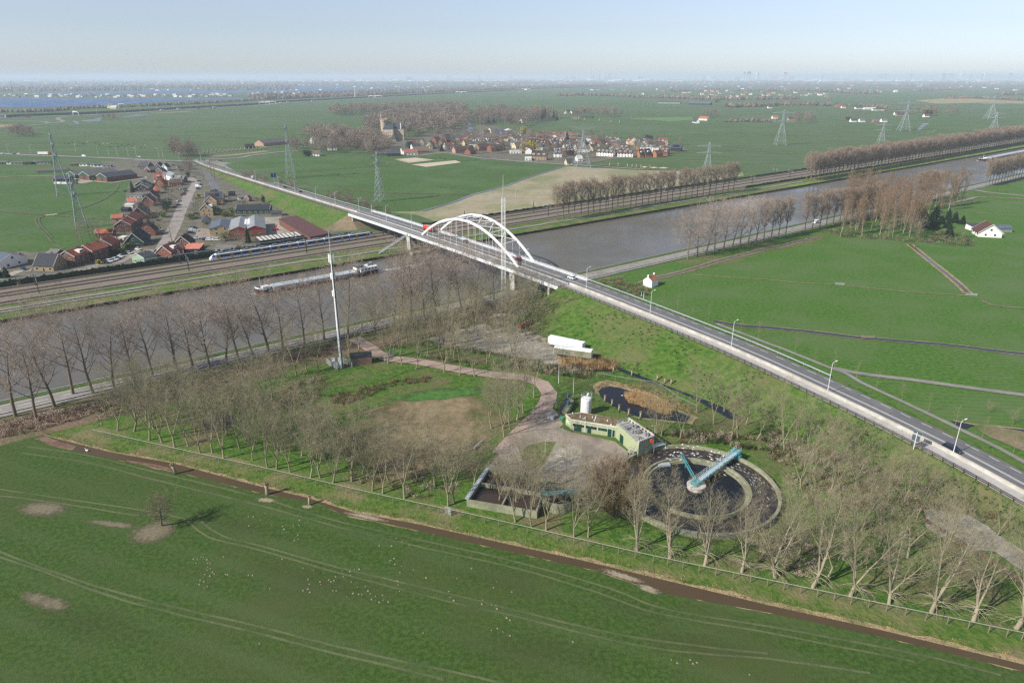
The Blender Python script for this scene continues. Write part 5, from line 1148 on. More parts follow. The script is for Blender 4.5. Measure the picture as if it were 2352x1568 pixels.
for k, (x, y) in enumerate(((535,965),(410,1190),(468,810),(240,1172))):
 t = thing('bollard', 'small concrete bollard ' + ['right of the parking bays', 'below the lowest parking bay line', 'on the grass corner by the green sign', 'at the tip of the leaf shaped lawn'][k], 'bollard', G(*Q[33](x, y)),0, 'yard bollards'); b = MB(); b.tube([(0,0,0),(0,0,.75)], [.17,.13], 8); b.build('post', concrete, t)
# gulls over the tank, swan in the ditch
birdm = pm('bird_white', '#ececec', .8); birdg = pm('bird_grey', '#a9adb2', .8)
bp = [(1415,975),(1515,970),(1565,945),(1570,980),(1615,962),(1665,970),(1705,962),(1490,1018),(1520,1015),(1548,1018),(1560,1030),(1455,1040),(1480,1048),(1530,1050),(1425,1072),(1455,1087),(1548,1085),(1658,1027),(1660,990),(1705,1030),(1675,1045),(1833,1010),(1900,1020),(1860,1020),(1825,1035),(1820,1060),(1830,1080),(1885,1075),(1800,1102),(1940,1050),(1905,1085),(1955,1225),(1960,1185),(2075,1125),(2025,1155),(1770,305),(1010,495)]
proto = None; rr = random.Random(4)
for k, (x, y) in enumerate(bp):
 p = G(*Q[33](x, y), rr.uniform(2.4,4.5)) if k < 35 else (G(*Q[43](1770,305),3) if k == 35 else G(*Q[33](x, y),1.5)); a = rr.uniform(0,6.28)
 lab = 'white gull over the round tank, %s from the left' % ordn(1 + sum(b_[0] < x or (b_[0] == x and b_[1] < y) for b_ in bp[:35])) if k < 35 else ('lone white gull gliding above the lawn below the round tank' if k == 35 else 'white gull above the black pond')
 if proto is None:
  proto = thing('gull', lab, 'gull', p, a, 'gulls over the round tank')
  b = MB(); b.tube([(-.22,0,0),(-.1,0,.02),(.1,0,.03),(.2,0,.03),(.28,0,.02)], [.02,.07,.07,.045,.01], 6)
  for s_ in (-1,1):
   b.add([(.1,0,.03),(-.08,0,.03),(-.02, s_ * .32,.16),(.13, s_ * .3,.16),(-.16, s_ * .66,.10)], [(0,1,2,3),(2,4,3)])
  b.add([(-.2,0,.0),(-.34,-.09,.0),(-.34,.09,.0)], [(0,1,2)]); b.build('body', birdm, proto, smooth=False); remember(proto); proto.scale = (.9,) * 3
 else: dup(proto, p, a, lab, 'gulls over the round tank' if k < 35 else None, .9)
t = thing('swan', 'white swan swimming in the brown ditch', 'swan', G(*Q[31](800,1003),.15),2.9)
b = MB(); b.tube([(-.5,0,.28),(-.3,0,.2),(0,0,.2),(.28,0,.22),(.38,0,.42),(.36,0,.68),(.46,0,.74),(.6,0,.7)], [.03,.2,.26,.16,.07,.055,.07,.02], 8); b.build('body', birdm, t, smooth=True)
# trailers under the trees
for k, (a, c, lab, col) in enumerate((((345,1375),(660,1440), 'long white box trailer parked under trees, farther of two', '#eceeee'),((395,1465),(735,1510), 'long box trailer with dirty grey side, nearer of two', '#e3e5e2'))):
 A1, C1 = G(*Q[23](*a),3.2), G(*Q[23](*c),3.2); d = C1 - A1; m_ = (A1 + C1) / 2; t = thing('box_trailer', lab, 'trailer', V((m_.x, m_.y, 0)), math.atan2(d.y, d.x), 'parked box trailers')
 b = MB(); b.box((0,0,2.45),(d.length, 2.7,2.7)); b.box((0,0,3.84),(d.length + .1,2.5,.1)); b.build('box', pm('trailer_white%d' % k, col, .5,.9), t)
 if k == 1: b = MB(); b.box((0,-1.38,2.3),(d.length - .2,.06,2.3)); b.build('side_panel', concrete_old, t)
 for x_ in (-d.length * .32,-d.length * .22, d.length * .3):
  for y in (-1.1,1.1): b = MB(); b.tube([(x_, y - .15,.5),(x_, y + .15,.5)], .5,10); b.build('wheel', black, t)
 b = MB(); b.box((0,0,.95),(d.length * .95,1.0,.25)); b.build('chassis', dksteel, t)
t = thing('skip_container', 'rust red steel container in the undergrowth below the stairs', 'container', G(*Q[23](120,1290)),.5); b = MB(); b.box((0,0,1.3),(5.5,2.4,2.4)); b.build('body', pm('rust_red', '#8a3a2c', .8,.7), t); b = MB(); b.box((0,0,2.54),(5.6,2.5,.08)); b.build('lid', pm('rust_dark', '#6a3026', .8), t)
t = thing('concrete_bunker', 'pale concrete block at the foot of the lattice mast', 'hut', G(1147,737),.2); b = MB(); b.box((0,0,1.3),(4.6,3.2,2.6)); b.build('wall', concrete_old, t); b = MB(); b.box((0,0,2.66),(4.9,3.5,.16)); b.build('roof', concrete, t)
t = thing('water_trough', 'dark flat platform with a grey beam beside the clearing', 'platform', G(*Q[32](2010,955)),1.1); b = MB(); b.box((0,0,.15),(4.5,3.2,.3)); b.build('slab', pm('slab_dark', '#4a443e', .9), t); b = MB(); b.beam((-2,-1,.45),(2.2,-1.2,.8),.5); b.build('beam', concrete_old, t)
# signs on the bridge road
def signpanel(xy, z, lab, w_, h_, H_, col, az, arm=0, back=False, cat='road sign'):
 p = G(*xy, z); t = thing('road_sign', lab, cat, p, az); b = MB(); b.tube([(0,0,0),(0,0, H_)], .11,6)
 if arm: b.beam((0,0, H_ - .4),(arm, 0, H_ - .4),.12)
 b.build('post', white_old, t); b = MB(); b.box((arm, .1, H_ - h_ / 2),(w_, .08, h_)); b.build('panel', pm('sign_' + col[1:], col, .5), t); return t
t = signpanel((2098,1031),4.2, 'grey-backed sign frame on a white post beside the concrete barrier', .1,.1,5.0, '#8d9599', math.radians(-58))
b = MB(); b.box((.1,.1,4.9),(2.1,.12,.9)); b.box((-.1,.1,3.2),(1.9,.12,1.6)); b.build('sign_back', pm('sign_back', '#4d5c62', .5), t)
b = MB(); b.box((.1,.2,4.9),(2.2,.06,1.0)); b.box((-.1,.2,3.2),(2.0,.06,1.7)); b.build('frame', galv, t)
signpanel((630,420),5.0, 'large blue motorway sign beside the embankment road', 4.6,3.6,8.5, '#1c4a9a', math.radians(35))
signpanel((1478,687),9.6, 'solar powered sign post behind the guard rail near the white hut', .9,.9,3.0, '#35424f', math.radians(30),0)
signpanel((1473,680),9.4, 'low blue direction sign beside the solar post', 2.2,.9,1.6, '#26497f', math.radians(30),0)
t = signpanel((854,490),9.8, 'cantilever post with black round board over the road before the bridge', .1,.1,6, '#30363a', math.radians(150)); b = MB(); b.beam((0,0,5.8),(4.4,0,6),.16); b.box((4.4,.1,6.0),(1.0,.1,1.6)); b.build('arm', dksteel, t)
# ============================================================ HOUSES
def brick(nm, h, h2=None): c = srgb(h); return mat('brick_' + nm, c, tuple(v * .78 for v in c) if not h2 else srgb(h2), scale=1.6, rough=.92)
BR = dict(red=brick('red', '#8a5a4a'), brown=brick('brown', '#6f4d40'), tan=brick('tan', '#a08a68'), beige=brick('beige', '#b3a07c'), pink=brick('pink', '#b08e7c'), white=pm('render_white', '#e9e7e1', .85,.94), green=pm('timber_green', '#2f4a3f', .8), grey=pm('timber_grey', '#8e9088', .85,.75), black=pm('timber_black', '#2b2c2e', .8), cream=pm('cream_render', '#cfc4a2', .85), orange=pm('orange_brick', '#a0694c', .9), pale=pm('pale_green_boards', '#8fa58e', .85,.85), dkred=pm('red_cladding', '#a01c22', .6), blue=pm('blue_cladding', '#5f7486', .7))
def tiles(nm, h, k=.75):
 c = srgb(h); return mat('tiles_' + nm, c, tuple(v * k for v in c), scale=2.4, rough=.75, c3=tuple(v * .6 + .01 for v in c), scale3=.35, detail=6)
RF = dict(orange=tiles('orange', '#a8644a'), red=tiles('red', '#94503a'), salmon=tiles('salmon', '#c07a66', .93), black=tiles('black', '#2c3038'), slate=tiles('slate', '#454b52'), grey=tiles('grey', '#6f6e6b'), brown=tiles('brown', '#5a453d'), dkred=tiles('dark_red', '#4a2c2a'), blue=tiles('blue_grey', '#5a6878'), thatch=tiles('thatch', '#6c6252'), maroon=tiles('maroon', '#5c3d3a'), pale=tiles('pale_sheet', '#c9cbc4', .85), ltgrey=tiles('light_grey', '#8d9296'))
wframe = pm('window_frame_white', '#dedfdb', .5); glass2 = pm('house_glass', '#2c343b', .15,.8)
HN = [0]
def house(label, r0, r1, Wd, eave, ridge, wall, roof, name='house', hip=0.0, gambrel=False, chim=1, win=True, dormer=0, over=.35, solar=False, white_gable=False, group=None, trim=True, cat='house', winrows=None, mono=False):
 r0, r1 = V((r0[0], r0[1], 0)), V((r1[0], r1[1], 0)); d = r1 - r0; L_ = max(3.0, d.length); az = math.atan2(d.y, d.x); c = (r0 + r1) / 2
 t = thing(name, label, cat, c, az, group); hx, hy = L_ / 2, Wd / 2; wm = BR[wall]; rm = RF[roof]
 b = MB()
 if mono:
  b.add([(-hx, -hy, 0),(hx, -hy, 0),(hx, hy, 0),(-hx, hy, 0),(-hx, -hy, eave),(hx, -hy, eave),(hx, hy, ridge),(-hx, hy, ridge)], [(3,2,1,0),(0,1,5,4),(1,2,6,5),(2,3,7,6),(3,0,4,7),(4,5,6,7)])
  b.build('wall', wm, t); b = MB(); o = over
  b.add([(-hx - o, -hy - o, eave + .05),(hx + o, -hy - o, eave + .05),(hx + o, hy + o, ridge + .05),(-hx - o, hy + o, ridge + .05),(-hx - o, -hy - o, eave + .25),(hx + o, -hy - o, eave + .25),(hx + o, hy + o, ridge + .25),(-hx - o, hy + o, ridge + .25)], [(3,2,1,0),(0,1,5,4),(1,2,6,5),(2,3,7,6),(3,0,4,7),(4,5,6,7)])
  rf = b.build('roof', rm, t); gab = False
 else:
  hp = min(hip, hx * .9); gz = ridge if hp == 0 else eave
  v = [(-hx, -hy, 0),(hx, -hy, 0),(hx, hy, 0),(-hx, hy, 0),(-hx, -hy, eave),(hx, -hy, eave),(hx, hy, eave),(-hx, hy, eave)]; f = [(3,2,1,0),(0,1,5,4),(2,3,7,6)]
  gab = hp == 0
  if gab and not gambrel:
   v += [(-hx, 0, ridge - .05),(hx, 0, ridge - .05)]; f += [(3,0,4,8,7),(1,2,6,9,5)]
  elif gambrel:
   ky, kz = hy * .55, eave + (ridge - eave) * .68
   v += [(-hx, 0, ridge - .05),(hx, 0, ridge - .05),(-hx, -ky, kz),(-hx, ky, kz),(hx, -ky, kz),(hx, ky, kz)]; f += [(3,0,4,10,8,11,7),(1,2,6,13,9,12,5)]
  else: f += [(3,0,4,7),(1,2,6,5)]
  b.add(v, f); b.build('wall', wm, t)
  b = MB(); o = over; sl = (ridge - eave) / hy; th = .16
  if gab:
   prof = [(-hy - o, eave - o * sl),(0, ridge),(hy + o, eave - o * sl)] if not gambrel else [(-hy - o, eave - o * 1.2),(-hy * .55, kz),(0, ridge),(hy * .55, kz),(hy + o, eave - o * 1.2)]
   n = len(prof); vs = []
   for x in (-hx - o * .8, hx + o * .8):
    vs += [(x, y, z + .02) for y, z in prof] + [(x, y, z + .02 + th) for y, z in prof]
   m = 2 * n; fs = []
   for i in range(n - 1): fs += [(n + i, m + n + i, m + n + i + 1, n + i + 1),(i, i + 1, m + i + 1, m + i),(i, n + i, n + i + 1, i + 1),(m + i, m + i + 1, m + n + i + 1, m + n + i)]
   fs += [(0, m, m + n, n),(n - 1,2 * n - 1, m + 2 * n - 1, m + n - 1)]; b.add(vs, fs)
  else:
   X, Y = hx + o, hy + o; e_ = eave + .02; rx = hx - hp
   b.add([(-X, -Y, e_),(X, -Y, e_),(X, Y, e_),(-X, Y, e_),(-rx, 0, ridge),(rx, 0, ridge)], [(0,1,5,4),(2,3,4,5),(1,2,5),(3,0,4),(3,2,1,0)])
  rf = b.build('roof', rm, t)
  if trim and gab and not gambrel and ridge > 4:
   b = MB()
   for x in (-hx - o * .8 - .04, hx + o * .8 + .04):
    for s_ in (-1,1): b.beam((x, s_ * (hy + o), eave - o * sl + .05),(x, 0, ridge + .08),.08,.26)
   b.build('bargeboard', wframe, rf)
 for k in range(chim):
  x = -hx * .55 + k * hx * 1.1 if chim > 1 else hx * .35; b = MB(); b.box((x, .15, ridge + .25),(.6,.6,1.3)); b.build('chimney', BR['brown'], rf)
 def W_(x, y, z, w_, h_, face, nm='window', m=None):
  b = MB(); dpt = .08
  size = (w_, dpt, h_) if face in 'ns' else (dpt, w_, h_); b.box((x, y, z), size); wo = b.build(nm, m or glass2, t)
  b = MB(); fr = (w_ + .2, dpt * .6, h_ + .2) if face in 'ns' else (dpt * .6, w_ + .2, h_ + .2); b.box((x, y, z), fr); b.build('frame', wframe, wo)
 if win:
  rows = winrows or ([1.5] if eave < 4.4 else [1.5,4.2]); n = max(1, int(L_ / 3.6))
  cam_side = []
  for face, nx_, ny_ in (('s', 0,-1),('n', 0,1),('w', -1,0),('e', 1,0)):
   wx, wy = nx_ * cos(az) - ny_ * sin(az), nx_ * sin(az) + ny_ * cos(az)
   if wx * (0 - c.x) + wy * (0 - c.y) > 0 or c.length < 600: cam_side.append(face)
  for face in cam_side:
   if face in 'sn':
    y = (-hy if face == 's' else hy) + (-.03 if face == 's' else .03)
    for z in rows:
     for i in range(n):
      x = -hx + L_ * (i + .5) / n
      if i == n // 2 and z < 2 and n > 1: W_(x, y, 1.05,1.0,2.1, face, 'door', MATS['timber_green'] if 0 else glass2)
      else: W_(x, y, z, 1.5,1.2, face)
   elif gab:
    x = (-hx if face == 'w' else hx) + (-.03 if face == 'w' else .03); rr_ = rows + ([eave + (ridge - eave) * .3] if ridge - eave > 2.5 else [])
    for z in rr_:
     for y in ((-Wd * .2, Wd * .2) if z < eave + .5 else (0,)): W_(x, y, z, 1.1,1.2, face)
 for k in range(dormer):
  x = -hx + L_ * (k + .5) / dormer; s_ = -1; wy = -1
  if cos(az) * (-1) * (-c.y) + sin(az) * c.x * -1 * -1 < 0: pass
  nx_, ny_ = -(-1) * sin(az),-1 * cos(az); s_ = -1 if nx_ * -c.x + ny_ * -c.y > 0 else 1
  z0 = eave + (ridge - eave) * .45; b = MB(); b.box((x, s_ * hy * .55, z0 + .35),(min(3.0, L_ / dormer * .62), hy * .75,1.5)); dm = b.build('dormer', wframe, t)
  b = MB(); b.box((x, s_ * (hy * .925 + .03), z0 + .4),(min(2.6, L_ / dormer * .5),.06,.85)); b.build('window', glass2, dm)
 if solar:
  nx_, ny_ = sin(az),-cos(az); s_ = -1 if nx_ * -c.x + ny_ * -c.y > 0 else 1; sl_ = (ridge - eave) / hy
  y0, y1 = s_ * hy * .25, s_ * hy * .8; z0, z1 = ridge - sl_ * hy * .25 + .25, ridge - sl_ * hy * .8 + .25; b = MB(); b.add([(-hx * .6, y0, z0),(hx * .6, y0, z0),(hx * .6, y1, z1),(-hx * .6, y1, z1)], [(0,1,2,3)]); b.build('solar_panel', pm('solar', '#16202e', .15, spec=.7), rf)
 return t
def hz(k, a, c, z=6): return G(*k(*a), z), G(*k(*c), z)
def perp(mid, L_, az): d = V((cos(az), sin(az),0)) * L_ / 2; return mid - d, mid + d
VG = 'village houses left of the bridge road'
# the trackside village (grid B, C, A)
HL = [
 (gB, (75,1003),(128,966),10,3.6,8, 'red', 'black', dict(gambrel=True), 'brick house with black gambrel roof above the bushy round tree'),
 (gB, (638,1197),(725,1150),9,5,9, 'brown', 'dkred', dict(), 'tall brown brick house with dark maroon roof beside the car park'),
 (gB, (345,1345),(520,1275),9,4.2,8, 'red', 'red', dict(dormer=1), 'red brick house with red tiled roof and small dormer by the noise wall'),
 (gC, (2145,372),(2345,325),10.5,4.0,5.6, 'pale', 'slate', dict(cat='shed'), 'pale green boarded shed with low dark roof by the noise wall'),
 (gB, (1220,1322),(1520,1345),6,2.6,3.8, 'grey', 'grey', dict(chim=0), 'long grey wooden hut with grey roof just behind the train'),
 (gB, (1250,1030),(1275,925),13,4.4,6.2, 'beige', 'blue', dict(chim=0, cat='hall', trim=False), 'beige brick hall with blue-grey gabled roof beside the parking yard'),
 (gB, (1520,702),(2040,692),10,3.3,6.5, 'green', 'black', dict(chim=0), 'long low house with black roof and green walls near the embankment'),
 (gB, (955,878),(1095,868),9.5,3.0,6, 'beige', 'slate', dict(hip=4), 'beige bungalow with dark hipped roof behind the plank fence'),
 (gB, (1020,690),(1062,664),9,5.2,9, 'tan', 'slate', dict(dormer=1), 'tan gabled house with dark roof beside the village street'),
 (gB, (1088,563),(1135,538),9,4,8, 'tan', 'orange', dict(), 'tan house with orange tiled roof behind a bare red tree'),
 (gB, (1025,507),(1298,497),12,4,8.2, 'tan', 'slate', dict(solar=True), 'wide dark grey roofed house with solar panels near the street corner'),
 (gB, (1100,470),(1225,466),8,3.5,6.5, 'tan', 'black', dict(), 'small dark roofed house behind the wide solar roof house'),
 (gB, (1390,492),(1478,490),5,2.6,4, 'black', 'black', dict(solar=True, chim=0, win=False, cat='shed'), 'dark garden shed with solar roof in the back gardens'),
 (gB, (1530,568),(1655,560),5,2.4,3.2, 'white', 'grey', dict(chim=0, mono=True, cat='shed'), 'open white garden pavilion with flat grey roof near the embankment'),
 (gB, (1680,562),(1715,556),4.5,2.6,4.6, 'brown', 'brown', dict(chim=0, cat='shed'), 'little brown brick shed beside the white pavilion'),
 (gB, (2040,800),(2215,790),7,2.6,3.6, 'grey', 'slate', dict(chim=0, win=False, cat='shed'), 'low grey shed with grey roof at the embankment foot'),
 (gB, (215,212),(350,207),10,3.2,8, 'white', 'red', dict(dormer=1), 'white house with steep red roof and solar strip'),
 (gB, (290,300),(352,285),8.5,3.4,8, 'red', 'red', dict(gambrel=True), 'brick gambrel house with brown-red roof below the steep red roof'),
 (gB, (200,400),(290,394),10,3,7, 'red', 'orange', dict(hip=2.5), 'house with bright orange half-hipped roof beside the dark barn'),
 (gB, (10,375),(75,350),12,3,6.5, 'black', 'grey', dict(chim=0, cat='barn'), 'dark timber barn with grey roof left of the orange roof'),
 (gB, (0,330),(70,305),10,3,6.2, 'black', 'slate', dict(chim=0, cat='barn'), 'dark slate roofed barn behind the dark timber barn'),
 (gB, (365,63),(425,50),6.5,4,7.5, 'white', 'slate', dict(), 'bright white gabled house near the road junction'),
 (gB, (262,50),(325,38),8,3,7, 'black', 'black', dict(), 'black gabled house directly left of the bright white gable'),
 (gB, (110,110),(240,95),9,3,6, 'brown', 'grey', dict(), 'grey roofed low house in front of the black gabled house'),
 (gB, (290,130),(360,118),8,3,6, 'brown', 'slate', dict(), 'small slate roofed house below the bright white gable'),
 (gB, (0,25),(150,28),12,3.5,8, 'brown', 'slate', dict(), 'broad dark roofed farmhouse at the top left of the village'),
 (gB, (450,178),(545,205),8,5,7.5, 'white', 'ltgrey', dict(), 'white two storey house with light grey roof in mid village'),
 (gB, (375,185),(430,200),7,4.5,6.5, 'white', 'grey', dict(), 'smaller white house left of the two storey white house'),
 (gB, (565,240),(700,240),9,4,7, 'brown', 'grey', dict(dormer=1), 'grey-brown roofed house with dormer at the street bend'),
 (gB, (465,318),(655,312),9,3,4.8, 'brown', 'brown', dict(chim=0), 'low house with long flat brown roof in mid village'),
 (gB, (150,500),(200,462),9,4,9, 'red', 'dkred', dict(), 'tall brick gable with white edges below the orange half-hip'),
 (gB, (88,565),(135,528),9,4,8.5, 'red', 'brown', dict(), 'second brick gable with white edges, left of the tall one'),
 (gB, (-50,745),(10,650),10,4,9, 'brown', 'brown', dict(), 'brown steep gabled house behind the large bare street trees'),
 (gA, (1752,1168),(1915,1160),7.5,3,5, 'pink', 'orange', dict(chim=0), 'small pink brick house with bright orange roof at the field edge'),
 (gA, (1900,1262),(1985,1195),10,5,8, 'brown', 'red', dict(dormer=0), 'near end of the brick terrace with saw-tooth orange roof'),
 (gA, (1990,1190),(2085,1120),10,5.4,8.6, 'brown', 'red', dict(), 'far end of the brick terrace with saw-tooth orange roof'),
 (gA, (2080,835),(2270,840),8,2.8,3.6, 'grey', 'grey', dict(chim=0, mono=True), 'flat grey roofed outbuilding behind the tall hedge tree'),
 (gA, (1995,912),(2125,902),7,2.8,5.4, 'white', 'salmon', dict(chim=0), 'white cottage with pinkish red roof at the field edge'),
 (gA, (1915,1050),(2030,1050),5,2.5,3.6, 'black', 'black', dict(chim=0, win=False, cat='shed'), 'small black garden shed with black roof beside the field'),
 (gA, (1965,1002),(2090,1000),4,2.4,3.0, 'white', 'pale', dict(chim=0, mono=True, win=False, cat='shed'), 'white glasshouse like shed beside the field'),
 (gA, (1505,1400),(1775,1392),6,2.6,4.6, 'brown', 'orange', dict(chim=0), 'long low outhouse with orange-red roof behind bare trees'),
 (gA, (1585,1530),(1800,1510),6,2.5,4.2, 'brown', 'red', dict(chim=0, cat='shed'), 'red roofed shed between the terraces and the field'),
 (gC, (1020,330),(1290,246),9.5,5.6,8.4, 'brown', 'red', dict(dormer=1, chim=1), 'brick terrace house with bright white end gable by the car row'),
 (gC, (1302,240),(1560,163),9.5,5.8,8.9, 'brown', 'orange', dict(chim=2), 'middle brick terrace house with orange-red roof'),
 (gC, (1588,146),(1720,82),9.5,5.8,9.2, 'brown', 'red', dict(chim=2), 'last brick terrace house, set back, with orange-red roof'),
 (gC, (600,365),(908,373),11,3,8.2, 'tan', 'black', dict(), 'house with big shiny black tiled roof beside the noise wall'),
 (gC, (-60,352),(175,372),16,4,7, 'white', 'blue', dict(chim=0, cat='hall'), 'workshop with white gable and blue-grey roof at the left edge'),
 (gC, (110,355),(290,360),6,4,5.5, 'brown', 'slate', dict(chim=0, cat='shed'), 'dark roofed lean-to behind the white gabled workshop'),
 (gC, (810,293),(940,303),7,2.8,4.4, 'brown', 'grey', dict(chim=0, cat='shed'), 'grey roofed shed behind the black tiled house'),
 (gC, (2065,50),(2185,-45),10.5,3,8.5, 'green', 'black', dict(dormer=0), 'dark green timber house with steep black roof and white window'),
 (gC, (1890,100),(1975,105),4,2.6,3.0, 'cream', 'pale', dict(chim=0, mono=True, cat='shed'), 'small cream flat roofed garage beside the green timber house'),
]
for (k, a, c, Wd, ev, rg, wl, rf, op, lab) in HL:
 p0, p1 = hz(k, a, c, rg); house(lab, p0, p1, Wd, ev, rg, wl, rf, group=VG, name={'shed': 'shed', 'hall': 'industrial_hall', 'barn': 'barn'}.get(op.get('cat'), 'house'), **op)
wg = [o for o in bpy.data.objects if 'white end gable' in str(o.get('label', ''))][0]; b = MB(); xw = wg.children[0].data.vertices[0].co.x - .09; b.add([(xw, -4.8,0),(xw, 4.8,0),(xw, 4.8,5.6),(xw, 0,8.3),(xw, -4.8,5.6),(xw + .1,-4.8,0),(xw + .1,4.8,0),(xw + .1,4.8,5.6),(xw + .1,0,8.3),(xw + .1,-4.8,5.6)], [(4,3,2,1,0),(0,1,6,5),(1,2,7,6),(2,3,8,7),(3,4,9,8),(4,0,5,9)]); b.build('white_gable', BR['white'], wg)
# salmon canopy house
p0, p1 = hz(gB, (718,1335),(962,1332),4.6); house('dark timber annex with salmon pink single-pitch roof', p0, p1,8,3.2,4.6, 'black', 'salmon', chim=0, mono=True, group=VG)
# red-gabled double workshop
for k, (a, c, lab) in enumerate((((1545,1046),(1580,880), 'left bay of the brick workshop with red gables and arched skylight'),((1800,1032),(1792,865), 'right bay of the brick workshop with red gables and arched skylight'))):
 p0, p1 = hz(gB, a, c, 7.2); t = house(lab, p0, p1,12.2,5.0,7.2, 'red', 'ltgrey', name='workshop_hall', chim=0, group='red gabled workshops', cat='hall', trim=False, win=True, winrows=[1.8])
 L_ = (p1 - p0).length; b = MB(); b.add([(-L_ / 2 - .08,-6.1,5.0),(-L_ / 2 - .08,6.1,5.0),(-L_ / 2 - .08,0,7.15)], [(0,2,1)]); b.build('red_gable', BR['dkred'], t)
 b = MB(); vs = []; n = 8; y0 = -3.6 if k == 0 else 3.4
 for x in (-L_ * .18, L_ * .3):
  for i in range(n + 1): an = math.pi * i / n; vs.append((x, y0 + 1.5 * cos(an),5.6 + .9 * sin(an)))
 b.add(vs, [(i, i + 1, n + 2 + i, n + 1 + i) for i in range(n)] + [tuple(range(n + 1)), tuple(range(n + 1,2 * n + 2))]); b.build('skylight', wframe, t)
# long maroon shed and striped canopy
p0, p1 = hz(Q[22], (290,268),(585,432),5.6); house('long open shed with ribbed maroon roof beside the embankment', p0, p1,12,4.6,5.6, 'brown', 'maroon', name='long_shed', chim=0, win=False, mono=True, cat='shed')
p0, p1 = G(*gB(1840,1240),5), G(*Q[22](400,425),5); t = house('long canopy with white and brown striped roof behind the train', p0, p1,9,4.6,5.2, 'black', 'brown', name='long_canopy', chim=0, win=False, mono=True, cat='shed')
L_ = (p1 - p0).length; b = MB()
for k in range(10):
 x = -L_ / 2 + L_ * (k + .5) / 10; w_ = L_ / 10 * .34; b.add([(x - w_, -4.7,4.9),(x + w_, -4.7,4.9),(x + w_, 4.7,5.48),(x - w_, 4.7,5.48)], [(0,1,2,3)])
b.build('roof_sheets', RF['pale'], t)
# farm barns
for a, c, Wd, ev, rg, wl, rf, lab in (((1575,522),(2055,466),17,4.5,8, 'brown', 'slate', 'farm barn with dark blue-grey roof, nearest of the three large barns'),((1300,497),(1790,438),16,4.2,8, 'brown', 'grey', 'middle farm barn with speckled dark roof'),((1100,492),(1600,436),14,3.8,7, 'green', 'grey', 'farthest of the three large barns, grey-brown roof'),((870,560),(1095,555),14,3,5.5, 'black', 'slate', 'low dark shed left of the three large barns')):
 p0, p1 = hz(gA, a, c, rg); t = house(lab, p0, p1, Wd, ev, rg, wl, rf, name='barn', chim=0, group='farm barns in the left field', cat='barn', win=False)
 if rg == 8: L_ = (p1 - p0).length; b = MB(); b.add([(-L_ / 2 - .1,-Wd / 2, ev - .4),(-L_ / 2 - .1, Wd / 2, ev - .4),(-L_ / 2 - .1,0, rg - .1)], [(0,2,1)]); b.build('green_gable', BR['green'], t); b = MB(); b.box((-L_ / 2 - .1,0,2.2),(.12,3.6,4.2)); b.build('barn_door', dksteel, t)
p0, p1 = hz(gA, (560,455),(1080,430),4); house('long curved green-grey poultry shed in the left field', p0, p1,9,2.4,4.2, 'pale', 'thatch', name='shed', chim=0, hip=3, win=False, cat='shed')
A = [(60,352, 'black'),(210,352, 'white'),(300,360, 'grey'),(440,358, 'black'),(590,348, 'black'),(700,352, 'grey'),(1180,378, 'brown'),(1290,382, 'brown'),(1370,382, 'white'),(1450,384, 'grey'),(1520,388, 'white'),(1600,395, 'white'),(1690,402, 'grey')]
for i, (x, y, wl) in enumerate(A):
 p = G(*gA(x, y + 25)); p0, p1 = perp(p, 9 + (i % 3) * 3,.05 * (i % 4) + .1); house('small %s allotment shed, %s from the left in the row below the main road' % ({'brown': 'red-brown', 'grey': 'grey', 'white': 'white', 'black': 'dark'}[wl], ordn(i + 1)), p0, p1,4.5,2.4,3.2, wl, 'slate' if i % 2 else 'grey', name='shed', chim=0, group='allotment sheds below the main road', cat='shed')
b = MB(); t = thing('silage_clamp', 'dark silage bales and sheeted heap beside the barns', 'silage heap', G(*gA(950,650))); 
rr = random.Random(2)
for k in range(26): p = G(*gA(rr.uniform(830,1230), rr.uniform(625,690))) - t.location; b.tube([p + V((-.6,0,.7)), p + V((.7,0,.7))], .7,8)
b.build('bales', pm('silage_black', '#23272c', .35, spec=.6), t); b = MB(); b.beam(G(*gA(860,688)) - t.location + V((0,0,1)), G(*gA(1060,692)) - t.location + V((0,0,1)),.3,2); b.build('low_wall', wframe, t)
p = G(*gA(1480,640)); t = thing('tractor', 'green tractor with red implement in front of the barns', 'tractor', p, 0.1); b = MB(); b.box((.6,0,1.2),(2.2,1.0,.9)); b.box((-.8,0,1.7),(1.5,1.4,1.6)); b.build('body', pm('tractor_green', '#2f7a34', .4), t)
for x, r in ((-1,.85),(1.3,.55)):
 for y in (-.9,.9): b = MB(); b.tube([(x, y - .2, r),(x, y + .2, r)], r, 10); b.build('wheel', black, t)
b = MB(); b.box((2.8,0,.6),(1.6,2.4,.7)); b.build('implement', pm('implement_red', '#b02a20', .5), t)
# farmhouse at right, tiny white hut, castle
wh = thing('white_hut', 'tiny white house with reddish roof and two chimneys in the meadow', 'house', G(1494,656),.85)
b = MB(); b.add([(-3,-2.4,0),(3,-2.4,0),(3,2.4,0),(-3,2.4,0),(-3,-2.4,3.3),(3,-2.4,3.3),(3,2.4,3.3),(-3,2.4,3.3),(-3,0,5.2),(3,0,5.2)], [(3,2,1,0),(0,1,5,4),(2,3,7,6),(3,0,4,8,7),(1,2,6,9,5)]); b.build('wall', BR['white'], wh)
b = MB(); b.add([(-3.1,-2.7,3.1),(3.1,-2.7,3.1),(3.1,0,5.25),(-3.1,0,5.25),(3.1,2.7,3.1),(-3.1,2.7,3.1)], [(0,1,2,3),(3,2,4,5)]); rf = b.build('roof', tiles('old_red', '#a8705c'), wh)
for x in (-2.7,2.7): b = MB(); b.box((x, 0,5.4),(.6,.7,1.1)); b.build('chimney', BR['white'], rf)
p0, p1 = G(*Q[24](2005,340),8), G(*Q[24](2040,405),8)
